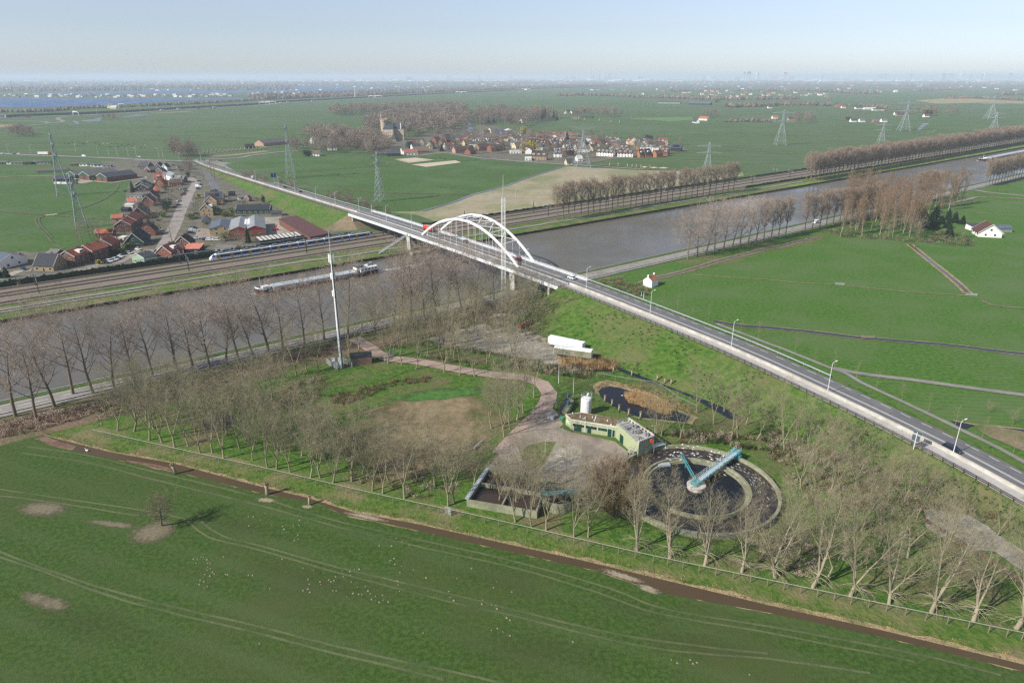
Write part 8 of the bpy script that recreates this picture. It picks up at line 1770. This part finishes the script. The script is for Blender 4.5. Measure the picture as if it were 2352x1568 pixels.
for i, (k, x, y, s_) in enumerate([(gB, 505,1290,.95),(gB, 1000,330,1.35),(gB, 1165,305,1.5),(gB, 1125,265,1.5),(gB, 200,1000,1.15),(gB, 290,920,1.0),(gB, 520,480,.7),(gB, 600,500,.7),(gB, 450,600,.7),(gB, 1165,700,.75),(gC, 1230,240,.9),(gC, 1290,190,.9),(gC, 1480,170,.85),(gC, 1420,140,.9),(gC, 1560,130,.95),(gC, 2050,230,.6),(gA, 2090,430,.9),(gB, 1430,1260,.7),(gB, 1550,1290,.75),(gB, 1620,1330,.6),(gB, 1900,660,.5),(gB, 330,560,.6),(gB, 90,640,.8),(gB, 10,880,.9)]): ND.append((k(x, y)[0], x, y, k, s_))
for i, (_, x, y, k, s_) in enumerate(sorted(ND, key=lambda t: t[:3])): tree('mid', G(*k(x, y)), 'bare garden tree of the trackside village, %s from the left' % ordn(i + 1), s_, group='bare trees of the trackside village')
for i, (k, x, y, w_, h_, m) in enumerate(sorted([(gB, 1270,870,10,6, lf_g),(gB, 1180,850,7,6, lf_g),(gB, 1345,890,5,5, lf_o),(gB, 1450,890,5,9, lf_o),(gB, 395,480,6,6, lf_o),(gB, 420,820,7,8, lf_g),(gB, 470,760,6,8, lf_g),(gB, 400,760,6,7, lf_g),(gB, 350,900,5,4, lf_lg),(gB, 910,600,4,4, lf_y),(gB, 780,930,7,4, lf_o),(gB, 1340,1270,8,6.5, lf_o),(gC, 1870,390,5,4, lf_g),(gC, 1550,440,6,4, lf_g),(gC, 1700,400,5,3.5, lf_o),(gC, 1560,540,3,2.5, lf_y),(gC, 1740,100,4,5, lf_g),(gC, 2120,230,7,4, lf_g),(gC, 2020,280,6,3.5, lf_o),(gB, 1940,680,3,7, lf_g),(gB, 760,280,4,6, lf_g),(gB, 200,430,5,4, lf_g),(gB, 160,200,7,4, lf_g),(gA, 1900,1420,4,4.5, lf_w),(gB, 30,1290,5,4, lf_o),(gB, 250,1130,5,4, lf_o)], key=lambda t: t[0](t[1], t[2]))): leafy(G(*k(x, y)),('rounded %s shrub, %s from the left among the trackside village shrubs' % ({lf_g: 'dark green', lf_o: 'olive', lf_lg: 'fresh green', lf_y: 'yellow', lf_w: 'white flowering'}[m], ordn(i + 1))), w_, h_, m, 'evergreen shrubs of the trackside village', 420,.34, seed=60 + i, nm='garden_shrub', cat='shrub')
woods([(560,405),(590,408),(700,440),(800,465),(905,492),(890,500),(780,480),(660,448),(560,415)], 46,5,.38,.75, 'grey bush along the far foot of the embankment, %s from the left', 'bushes along the embankment foot')
# ---- the castle wood: one far mass ----
def mass(name, poly, dens_n, s0, s1, label, m, rr, leaf=.9):
 b = MB()
 for p in scatter(poly, dens_n, s0 * 3.6, rr):
  s_ = rr.uniform(s0, s1); b.tube([p, p + V((0,0,7 * s_))], [.3 * s_, .15 * s_], 3,0, False)
  blob_leaves(b, (p.x, p.y, 9.5 * s_),4.2 * s_, 4.2 * s_, 5 * s_, 170, leaf * .34 * s_, rr, .3,0,1 + rr.randrange(3))
 return tag(b.build(name, [bark_d] + m), label, None, None, 'stuff')
rw = random.Random(5)
mass('castle_wood', EP(gE, [(180,330),(220,250),(450,190),(700,150),(1000,130),(1380,150),(1390,250),(1360,380),(1150,420),(900,440),(640,460),(600,380),(420,330),(300,420),(190,420)]),760,1.25,1.7, 'dense brown leafless wood around the castle', [fa, fb, fc], rw, 1.3)
mass('castle_wood', EP(gE, [(-260,165),(-200,130),(200,110),(700,100),(1200,90),(1380,120),(1380,160),(900,140),(400,160),(100,180),(-150,190)]),380,1.3,1.8, 'long wood edge behind the castle', [fa, fb, fc], rw, 1.3)
mass('castle_wood', EP(gD, [(1780,470),(1850,400),(2100,390),(2352,400),(2352,520),(2100,500),(1950,510)]) + EP(gE, [(180,480),(300,470),(300,540),(0,540)]),150,1.1,1.5, 'bare wood left of the castle tower', [fa, fb, fc], rw, 1.2)
mass('castle_wood', EP(gD, [(1900,480),(2352,460),(2352,560),(2000,540)]) + EP(gE, [(0,470),(200,430),(380,470),(440,520),(300,600),(100,600),(0,560)]),170,1.0,1.4, 'bare wood in front of the castle', [fa, fb, fc], rw, 1.2)
mass('river_wood', EP(gE, [(1430,300),(1480,190),(1700,140),(1900,170),(2352,180),(2352,240),(2100,250),(1900,260),(1700,290)]),150,1.3,2.0, 'dark bare wood beyond the river bend', [fa, fc, fc], rw, 1.2)
# ---- undergrowth, reeds, tall grass ----
def under(name, poly, n, r0, r1, h0, h1, mats, rr, label, kind='twig', avoid=None, per=46):
 b = MB()
 for p in scatter(poly, n, .8, rr):
  if avoid and any(inside(p, A_) for A_ in avoid): continue
  r, h, mi = rr.uniform(r0, r1), rr.uniform(h0, h1), rr.randrange(len(mats))
  if kind == 'twig':
   for _ in range(per):
    a = rr.uniform(0,6.28); u = rr.uniform(.1,1); o = len(b.v); q0 = p + V((cos(a) * r * u * .4, sin(a) * r * u * .4,0)); q1 = p + V((cos(a) * r * u, sin(a) * r * u, h * (1.1 - u * .55) * rr.uniform(.6,1))); w_ = V((-sin(a), cos(a),0)) * .03
    b.v += [tuple(q0 - w_), tuple(q0 + w_), tuple(q1)]; b.f.append((o, o + 1, o + 2)); b.m.append(mi)
   blob_leaves(b, (p.x, p.y, h * .5), r * .8, r * .8, h * .5, per // 2,.12, rr, .3,0, mi)
  elif kind == 'leaf': blob_leaves(b, (p.x, p.y, h * .45), r, r, h * .55, per, .17, rr, .45,0, mi)
  else:
   for _ in range(per):
    a = rr.uniform(0,6.28); u = math.sqrt(rr.random()) * r; q0 = p + V((cos(a) * u, sin(a) * u, 0)); q1 = q0 + V((rr.gauss(0,.12), rr.gauss(0,.12), h * rr.uniform(.6,1.1))); w_ = V((rr.uniform(-1,1), rr.uniform(-1,1),0)).normalized() * .035; o = len(b.v)
    b.v += [tuple(q0 - w_), tuple(q0 + w_), tuple(q1)]; b.f.append((o, o + 1, o + 2)); b.m.append(mi)
 return tag(b.build(name, mats), label, None, None, 'stuff')
ru = random.Random(12)
under('garden_hedges', EP(gB, [(420,480),(700,300),(720,420),(560,700),(420,900),(0,1300),(-400,1500),(-900,1560),(-600,1300),(-200,800),(100,500)]),300,.8,2.2,.9,2.2, [lf_g, lf_o, lf_b, tw_pop], ru, 'hedges and garden plants in the village left of the street', 'leaf', None, 40)
under('garden_hedges', EP(gB, [(830,560),(1000,620),(1500,560),(1800,580),(2100,740),(1500,690),(1450,900),(1150,860),(850,950),(760,800)]),260,.7,1.9,.8,2.0, [lf_g, lf_o, lf_b, tw_pop], ru, 'hedges and garden plants right of the village street', 'leaf', None, 40)
lot = [GL([(1195,1005),(1230,965),(1262,930),(1290,968),(1412,1013),(1450,1060),(1430,1120),(1330,1130),(1180,1095),(1140,1085)])]
under('undergrowth', [(230,985),(300,930),(500,905),(620,950),(740,1020),(780,1100),(1010,1155),(1060,1150),(1050,1100),(900,1060),(750,960),(600,880),(400,870),(220,920)], 300,.8,1.9,.5,1.7, [lf_b, tw_olv, lf_o, tw_dk], ru, 'brown and olive undergrowth in the left wood')
under('undergrowth', QL(32, [(690,500),(1000,420),(1400,340),(1600,330),(1600,370),(1250,430),(950,540),(780,590),(700,590)]),85,.9,1.8,1.0,2.2, [lf_b, lf_o, tw_red], ru, 'brown hedge bank across the clearing')
under('undergrowth', QL(32, [(0,560),(300,420),(640,320),(640,400),(560,560),(420,640),(100,700)]),80,.9,2.0,1.0,2.4, [lf_b, tw_red, lf_o, tw_dk], ru, 'rusty thicket left of the phone mast')
under('undergrowth', QL(32, [(1350,20),(1900,60),(2351,130),(2351,260),(2200,230),(1800,190),(1400,110)]) + QL(33, [(400,320),(740,350),(760,270),(470,230),(200,180)]),190,.9,2.1,1.0,2.6, [lf_b, lf_o, tw_dk, lf_g], ru, 'dense shrubbery beside the driveway')
under('undergrowth', QL(23, [(-300,1250),(60,1150),(300,1230),(900,1560),(700,1600),(600,1540),(0,1350)]),150,.8,1.8,.8,2.0, [lf_b, tw_olv, tw_red, lf_o], ru, 'scrub below the embankment stairs')
under('reeds', QL(33, [(430,160),(780,140),(960,190),(970,250),(760,260),(480,230)]),210,.8,1.5,1.2,2.0, [reed_l, lf_b], ru, 'brown reed bed behind the parked trailers', 'reed', None, 50)
under('reeds', QL(33, [(1040,490),(1120,480),(1250,520),(1400,570),(1500,640),(1420,680),(1250,610),(1060,560)]),150,.5,1.0,1.6,2.3, [reed_l, reed_l], ru, 'tall pale reeds growing in the black pond', 'reed', None, 60)
under('reeds', QL(33, [(800,400),(870,372),(1100,400),(1400,470),(1600,600),(1680,650),(1640,680),(1400,570),(1120,450),(900,405),(800,440)]),260,.4,.9,.4,.9, [reed_l, lf_b], ru, 'dry reed fringe round the pond', 'reed', None, 34)
under('undergrowth', QL(33, [(1370,860),(1700,830),(2000,870),(2351,920),(2351,1000),(2100,990),(1980,940),(1500,930)]) + QL(34, [(0,900),(100,1000),(60,1100),(0,1000)]),150,.9,1.9,1.2,2.6, [lf_o, lf_b, lf_g, tw_dk], ru, 'dark green and brown shrubs behind the round tank')
under('undergrowth', QL(34, [(0,820),(300,900),(900,1120),(1500,1350),(2351,1560),(2351,1700),(1600,1560),(1000,1560),(300,1500),(150,1200),(60,1000)]),360,.8,2.0,.7,2.2, [lf_b, tw_olv, lf_o, tw_dk], ru, 'tangled scrub filling the right wood')
under('undergrowth', QL(44, [(-100,300),(100,200),(500,350),(700,480),(560,520),(400,600),(100,580),(-100,500)]),70,.9,1.8,.7,1.7, [lf_b, tw_dk, tw_olv], ru, 'brown brush by the lower right fence')
under('undergrowth', QL(31, [(-60,760),(200,700),(600,620),(1000,540),(1100,560),(700,720),(300,830),(0,890)]),260,.8,1.6,.5,1.3, [lf_b, tw_red, tw_dk], ru, 'brown brambles on the bank below the canal road')
under('undergrowth', [(440,870),(620,830),(760,790),(760,815),(640,850),(520,890)], 120,.8,1.7,.6,1.5, [lf_b, tw_red, tw_olv], ru, 'brown brambles between canal road and left wood')
under('undergrowth', QL(24, [(560,400),(700,460),(1150,490),(1600,530),(1880,540),(1880,450),(1600,400),(1300,470),(900,430),(640,390)]),240,1.2,2.4,1.2,2.6, [lf_o, lf_b, lf_g, tw_pop], ru, 'mixed shrubs at the foot of the right grove', 'leaf', None, 60)
under('undergrowth', QL(23, [(780,860),(1000,830),(1050,880),(1260,920),(1270,990),(1150,1010),(950,930)]),110,.9,1.7,1.2,2.2, [tw_red, tw_olv, lf_b], ru, 'brown bushes behind the guard rail near the white hut')
under('ditch_reeds', [(x, y - 14 - (y - 980) * .012) for x, y in ditch_far[1:-1]] + [(x, y - 1) for x, y in ditch_far[1:-1]][::-1], 1300,.3,.7,.25,.55, [reed_l, lf_b, mat('dry_grass', (.30,.24,.15),(.22,.17,.10), scale=2, rough=.9)], ru, 'dry reeds along the far edge of the brown ditch', 'reed', None, 16)
under('tall_grass', QL(23, [(500,960),(900,1130),(1300,1300),(1900,1560),(2351,1750),(2000,1760),(1500,1640),(1000,1500),(700,1430),(300,1210)]),0,.4,.9,.2,.5, [lf_lg], ru, 'rank grass', 'leaf', None, 10) if 0 else None
from mathutils import noise
tb = MB()
for i in range(len(spanS) - 1):
 for k in range(34):
  u = ru.random(); z_ = spanS[i].z; w_ = 2.6 * max(z_, .05); o_ = -10.6 - w_ * u; p = offv(spanS, i, o_) + (spanS[i + 1] - spanS[i]) * ru.random(); p.z = z_ * (1 - u) - .35 * sin(u * 3.14)
  if p.y < 120 or noise.noise(p * .09) < .04: continue
  r = ru.uniform(.3,.75); blob_leaves(tb, (p.x, p.y, p.z + .12), r, r, .28,9,.2, ru, .2,0,0)
tag(tb.build('tall_grass', [mat('rank_grass', (.050,.115,.018),(.090,.155,.03), scale=.3, rough=.9, world=True), reed_l]), 'rank tufted grass on the embankment slope', None, None, 'stuff')
# ============================================================ FAR LAND, SKYLINE, HAZE
rb_ = random.Random(41)
def belt(L_, h, label, m=None, w=40, n=3, step=14, name='tree_belt'):
 """a far belt of trees: ragged crowns in several lines"""
 line = smooth_line(GL(L_), step); b = MB()
 for i in range(len(line) - 1):
  d = (line[i + 1] - line[i]).normalized(); nn = V((-d.y, d.x, 0))
  for k in range(n):
   p = line[i] + nn * rb_.uniform(-w / 2, w / 2) + d * rb_.uniform(0, step); s_ = h * rb_.uniform(.55,1.15); r = s_ * rb_.uniform(.35,.6); mi = rb_.randrange(3)
   vs = [(p.x, p.y, s_)]; q_ = 6
   for z_, f in ((.72,.75),(.35,1.0),(0,.6)):
    for j in range(q_): a = j * 6.283 / q_ + rb_.uniform(-.3,.3); f2 = f * rb_.uniform(.75,1.2); vs.append((p.x + r * f2 * cos(a), p.y + r * f2 * sin(a), s_ * z_ * (rb_.uniform(.85,1.12) if z_ else 1)))
   fs = [(0,1 + j, 1 + (j + 1) % q_) for j in range(q_)] + [(1 + r_ * q_ + j, 1 + (r_ + 1) * q_ + j, 1 + (r_ + 1) * q_ + (j + 1) % q_, 1 + r_ * q_ + (j + 1) % q_) for r_ in range(2) for j in range(q_)]
   b.add(vs, fs, mi)
 return tag(b.build(name, m or BM), label, None, None, 'stuff')
BM = [flat('far_wood_a', '#6a5c54', .8), flat('far_wood_b', '#5a5048', .8), flat('far_wood_c', '#7a6c58', .8)]
belt(QL(11, [(-300,470),(0,462),(400,455),(700,430),(1000,418),(1400,400),(1900,378),(2351,350)]),10, 'tree belt between motorway and lake', w=30, n=3, step=11)
belt(QL(12, [(0,345),(500,325),(1000,300),(1600,275),(2351,245)]),18, 'tree belt behind the motorway', w=90, n=4, step=16)
belt(QL(12, [(0,318),(500,295),(1000,280),(1600,258),(2351,232)]),18, 'second tree belt behind the motorway', w=120, n=4, step=22)
belt(QL(12, [(300,335),(900,308),(1300,290)]),16, 'trees with cabins behind the motorway', w=60, n=3, step=16)
belt(QL(11, [(-300,312),(400,310),(900,312),(1500,312),(2000,316),(2351,312)]),8, 'trees on the long strip of land in the lake', w=50, n=3, step=20)
for y, a, c, k in ((262,-300,1300,11),(235,-300,2600,11),(222,900,2700,11),(250,1900,2600,11)): belt(QL(k, [(a, y + 8),((a + c) / 2, y + 2),(c, y - 4)]),22, 'dark wooded shore beyond the lakes', w=420, n=4, step=38)
for y, a, c, h in ((205,0,2600,26),(192,100,2500,28)): belt(QL(12, [(a, y),((a + c) / 2, y - 4),(c, y - 10)]), h, 'blue-brown distant woods', w=500, n=3, step=60)
belt(QL(13, [(0,238),(500,225),(1100,205)]),22, 'wood behind the far meadows', w=120, n=4, step=24); belt(QL(13, [(420,308),(700,305),(1080,318)]),16, 'line of trees across the far meadow', w=40, n=3, step=14)
belt(QL(13, [(1100,322),(1500,330),(1900,345),(2351,340)]) + QL(14, [(200,335)]),15, 'gardens and trees round the far village strip', w=110, n=4, step=16)
belt(QL(13, [(2000,415),(2200,408),(2351,400)]) + QL(14, [(200,395),(560,400)]),14, 'trees behind the far barns', w=60, n=3, step=12); belt(QL(14, [(600,395),(900,405),(1100,425)]),10, 'low trees along the far hamlet', w=30, n=2, step=10)
belt(QL(13, [(1450,270),(1900,262),(2351,268)]) + QL(14, [(300,262),(650,278),(960,290)]),18, 'second belt round the far villages', w=120, n=4, step=22); belt(QL(14, [(1440,262),(1600,255),(1750,250)]),17, 'small far wood', w=110, n=4, step=18); belt(QL(14, [(1660,335),(1900,328),(2351,345)]),12, 'bushes behind the reed fields', w=60, n=3, step=14); belt(QL(14, [(2150,300),(2351,300)]),18, 'far wood at the right edge', w=130, n=4, step=20)
belt(QL(13, [(1950,550),(2150,545),(2351,545)]) + QL(14, [(30,540)]),9, 'scattered trees of the far right farm', w=25, n=2, step=12)
for y, a, c in ((186,1250,2600),(172,0,2600),(160,0,2600)): belt(QL(13, [(a, y + 3),((a + c) / 2, y),(c, y - 2)]) if a else QL(13, [(0, y + 6),(1200, y + 2),(2500, y - 1)]),28, 'distant woods below the skyline', w=600, n=3, step=60)
for y in (150,168,190,215): belt(QL(14, [(0, y),(1200, y + 1),(2450, y + 3)]),26, 'distant woods at the right below the skyline', w=600, n=3, step=60)
for y in (212,198,184,170): belt(QL(11, [(-200, y),(1200, y - 2),(2351, y - 4)]),24, 'faint distant woods at the left', w=700, n=2, step=90)
# motorway noise wall, gantries, lamps and lorries
b = MB(); wl_ = [mway[i] for i in range(len(mway))]
b.wallrib(wl_, 24,26,0,6); tag(b.build('noise_barrier', pm('barrier_dark', '#3a4048', .9)), 'long dark noise barrier along the motorway', 'noise barrier')
def at_mw(x, y): g_ = G(x, y, .4); j = min(range(len(mway)), key=lambda k: (mway[k] - g_).length_squared); d = mway[min(j + 1, len(mway) - 1)] - mway[max(j - 1,0)]; return mway[j], math.atan2(d.y, d.x), j
first = None; GN = [(20,270),(153,264),(537,240),(565,239),(802,224),(822,224),(985,214),(1005,214),(1115,207),(1137,206)]
for i, (x, y) in enumerate(GN):
 p, a, j = at_mw(x, y); lab = 'white motorway gantry, %s from the left' % ordn(i + 1)
 if first is None:
  first = thing('motorway_gantry', lab, 'gantry', p, a, 'motorway gantries'); b = MB()
  for y_ in (-18,20): b.beam((0, y_, 0),(0, y_, 8),1.0)
  b.build('legs', white_p, first); b = MB(); b.beam((0,-18,8),(0,20,8),1.2); b.build('beam', white_p, first)
  b = MB(); b.box((-.8,8,8.8),(.4,12,3)); b.box((-.8,-8,8.8),(.4,8,2)); b.build('sign_boards', pm('sign_pale', '#c8ccd0', .6), first); remember(first)
 else: dup(first, p, a, lab, 'motorway gantries')
for i, (x, y, col, L_) in enumerate([(70,267, '#3b5a4e', 16),(95,266, '#8a3a34', 16),(263,254, '#c9ccce', 16),(340,249, '#3a5668', 14),(360,250, '#d4d6d8', 14),(410,247, '#d4d6d8', 16),(424,247, '#7a3030', 14),(610,237, '#e0e2e4', 16),(635,235, '#c8caca', 16),(689,232, '#d4d6d8', 14),(878,222, '#a03a34', 14),(818,225, '#d4d6d8', 14)]):
 p, a, j = at_mw(x, y); off_ = -11 if i % 2 else 4; p = p + V((-sin(a), cos(a),0)) * off_; lorry('motorway_lorry', 'distant motorway lorry, %s from the left, %s load box' % (ordn(i + 1), {'#3b5a4e': 'green', '#8a3a34': 'red', '#7a3030': 'dark red', '#a03a34': 'red', '#3a5668': 'blue'}.get(col, 'pale')), V((p.x, p.y, .45)), a, white_p, pm('lorry_' + col[1:], col, .5), L_, 2.8, False, 'motorway lorries')
for i in range(22):
 p, a, j = at_mw(30 + i * 42,262 - i * 2.2); p = p + V((-sin(a), cos(a),0)) * (-13 if i % 2 else 6); car_at('car', ('white', 'grey', 'black', 'silver')[i % 4], V((p.x, p.y, .45)), a, 'tiny car on the motorway, %s from the left' % ordn(i + 1), 'cars on the motorway')
for i in range(26):
 p, a, j = at_mw(10 + i * 36,266 - i * 1.95); dup(lp0, p + V((-sin(a), cos(a),0)) * 22, a, 'thin motorway lamp, %s from the left' % ordn(i + 1), 'motorway lamps', (2.2,2.2,1.9))
ll = [(20,352),(71,353),(175,351),(225,356),(250,357),(270,359),(295,360),(314,361),(366,362),(375,362),(412,371),(462,370)]
for i, (x, y) in enumerate(ll): dup(lp0, G(x, y, .3),.4 * i, 'lamp post along the main road, %s from the left' % ordn(i + 1), 'lamps of the main road', (1.3,1.3,1.25))
t = thing('relay_mast', 'white relay mast beyond the motorway', 'mast', G(*Q[12](910,330))); b = MB(); lattice(b, 1.6,.8,0,48,12,.5,.3); b.tube([(0,0,48),(0,0,58)], .3,4); b.build('lattice', white_p, t)
t = thing('relay_mast', 'thin white mast farther right beyond the motorway', 'mast', G(*Q[12](1483,255))); b = MB(); b.tube([(0,0,0),(0,0,60)], .9,5); b.build('pole', white_p, t); b = MB(); b.box((0,0,50),(3,3,6)); b.build('antennas', white_p, t)
t = thing('wind_turbine', 'single white wind turbine before the skyline', 'wind turbine', G(*Q[13](1260,190))); b = MB(); b.tube([(0,0,0),(0,0,85)], [4,2.4], 8); b.build('tower', white_p, t); b = MB(); b.beam((0,-3,85),(0,5,85),4); b.build('nacelle', white_p, t)
for k in range(3): a = 1.57 + k * 2.094; b = MB(); b.beam((0,-4,85),(38 * cos(a),-4,85 + 38 * sin(a)),2.2,1.2); b.build('blade', white_p, t)
# skyline: each tower its own thing
tm = [pm('tower_pale', '#dadcdc', .7), pm('tower_grey', '#aab0b5', .7), pm('tower_tan', '#b5a594', .7), pm('tower_red', '#b8584e', .7), pm('tower_blue', '#9fb2c0', .7)]
TW = [(13,725,130,24,34),(13,745,130,26,38),(13,772,130,20,30),(13,800,130,14,44),(13,820,130,14,52),(13,835,130,14,60),(13,862,130,30,24),(13,885,130,14,56),(13,900,130,14,60),(13,912,130,12,48),(13,950,130,30,22),(13,1145,130,18,38),(13,1165,130,28,30),(13,1185,130,18,26),(13,500,130,26,18),(13,550,133,30,26),(13,570,130,20,18),(13,630,130,14,20),(13,1580,140,26,44),(13,1685,128,14,40),(13,1760,128,20,32),(13,1835,145,70,30),(13,2055,140,60,26),(13,2115,138,16,66),(13,2130,138,26,86),(13,2165,138,40,92),(13,2180,138,20,60),(13,2250,138,26,78),(14,10,130,22,50),(14,45,135,60,28),(14,150,142,34,86),(14,205,135,60,26),(14,490,130,20,34),(14,690,128,46,38),(14,1025,122,50,36),(14,1075,122,16,48),(14,1300,118,30,42),(14,1595,120,46,50),(14,1670,118,44,44),(14,1780,118,50,50),(14,1850,118,26,36),(14,1960,112,44,36),(14,1985,112,20,44),(14,2020,116,28,40),(14,2210,118,40,52),(12,1400,128,60,14),(12,1460,132,10,24),(12,1700,135,50,22),(12,1775,136,40,44),(12,2050,132,16,34),(12,1165,132,16,22),(12,1045,133,12,20),(12,2120,132,14,22),(12,2340,132,30,34),(12,2260,172,90,8),(12,160,132,60,20),(12,1240,132,40,14)]
def far_ground(xD, yD):
 y = max(yD, 182.0); return G(xD, y)
for i, (k, x, y, w_, h_) in enumerate(sorted(TW, key=lambda t: Q[t[0]](t[1], t[2]))):
 X, Y = Q[k](x, y); yb = 183.5 + (i % 5) * .35; p = far_ground(X, yb); pxm = proj(p)[2] / FPX; top = Y - 0; hh = .62 * max(18,(yb - (143.55 + (y + 2 - h_) / 4)) * pxm) if y < 160 else h_ / 4 * pxm
 wd = w_ / 4 * pxm; red = (k, x) == (14,150); m = tm[3] if red else tm[(i * 7) % 3 if i % 4 else 4]
 lab = 'red and white striped tower block on the skyline' if red else ('pale tower of the distant skyline, %s from the left of all its towers' % ordn(i + 1) if m in (tm[0],) else 'greyish block of the distant skyline, %s from the left of all its towers' % ordn(i + 1))
 t = thing('tower_block', lab, 'tower block', p, .1 * (i % 5), 'blocks of the distant skyline'); b = MB(); b.box((0,0, hh / 2),(wd, wd * .6, hh)); b.box((0,0, hh + 2),(wd * .4, wd * .3,5)); b.build('walls', m, t)
 if red: b = MB(); [b.box((0,0, hh * z_),(wd * 1.02, wd * .62, hh * .07)) for z_ in (.3,.5,.7,.9)]; b.build('white_bands', white_p, t)
t = thing('stadium', 'big pale arched stadium roof on the skyline', 'stadium', far_ground(*Q[13](2300,130))); pxm = proj(t.location)[2] / FPX; b = MB(); w_ = 105 / 4 * pxm; hh = 34 / 4 * pxm * .8
b.box((0,0, hh * .3),(w_, w_ * .6, hh * .6)); b.build('stand', tm[1], t); b = MB(); vs = []; n_ = 14
for yy in (-w_ * .3, w_ * .3):
 for j in range(n_ + 1): a = math.pi * j / n_; vs.append((w_ * .5 * cos(a), yy, hh * .55 + hh * .75 * sin(a)))
b.add(vs, [(j, j + 1, n_ + 2 + j, n_ + 1 + j) for j in range(n_)] + [tuple(range(n_ + 1)), tuple(range(n_ + 1,2 * n_ + 2))]); b.build('arched_roof', tm[0], t)
# a far town as one uncountable mass, low roofs between the towers
b = MB()
for i in range(700):
 k = rb_.random(); X = rb_.uniform(560,2400) if k < .8 else rb_.uniform(0,600); Y = rb_.uniform(181.2,187.5); p = G(X, Y); d = p.length; w_ = rb_.uniform(20,90) * d / 15000 * 2; h_ = rb_.uniform(8,26) * (1.4 if X > 1300 else .8); b.box((p.x, p.y, h_ / 2),(w_, w_ * .4, h_), rb_.uniform(-.3,.3), rb_.randrange(4))
tag(b.build('distant_town', [tm[0], tm[1], tm[2], white_p]), 'pale distant towns along the horizon', None, None, 'stuff')
b = MB()
for i in range(500):
 X = rb_.uniform(0,2400); Y = 187 + rb_.random() ** 2 * 22; p = G(X, Y)
 if 218 < Y and X < 700: continue
 w_ = rb_.uniform(8,30) * (1 if Y > 195 else 2); b.box((p.x, p.y, 3),(w_, w_ * .5,7), rb_.uniform(-.3,.3), rb_.randrange(4))
tag(b.build('scattered_farms', [tm[0], tm[2], white_p, RF['orange']]), 'countless tiny farm roofs scattered in the far polder', None, None, 'stuff')
far_brown = mat('far_scrub', (.055,.055,.045),(.09,.10,.06), scale=.002, rough=.95, world=True, c3=(.06,.10,.05), scale3=.0011, detail=9)
patch('far_land', [(-600,212),(500,208),(1200,206),(1800,204),(3000,208),(3000,180.2),(1176,180.2),(-600,180.2)], far_brown, z=.15)
# ---- haze ----
def haze():
 b = MB(); b.box((0,22000,66),(60000,45400,138)); o = b.build('haze', bpy.data.materials.new('haze')); m = o.data.materials[0]; m.use_nodes = True; n = m.node_tree.nodes; l = m.node_tree.links
 n.remove(n['Principled BSDF']); v = n.new('ShaderNodeVolumePrincipled'); v.inputs['Color'].default_value = (.74,.86,1.0,1); v.inputs['Density'].default_value = HAZE; v.inputs['Anisotropy'].default_value = 0.0
 l.new(v.outputs[0], n['Material Output'].inputs['Volume']); tag(o, 'thin blue haze over the land', None, None, 'stuff')
HAZE = 0.0001
haze()
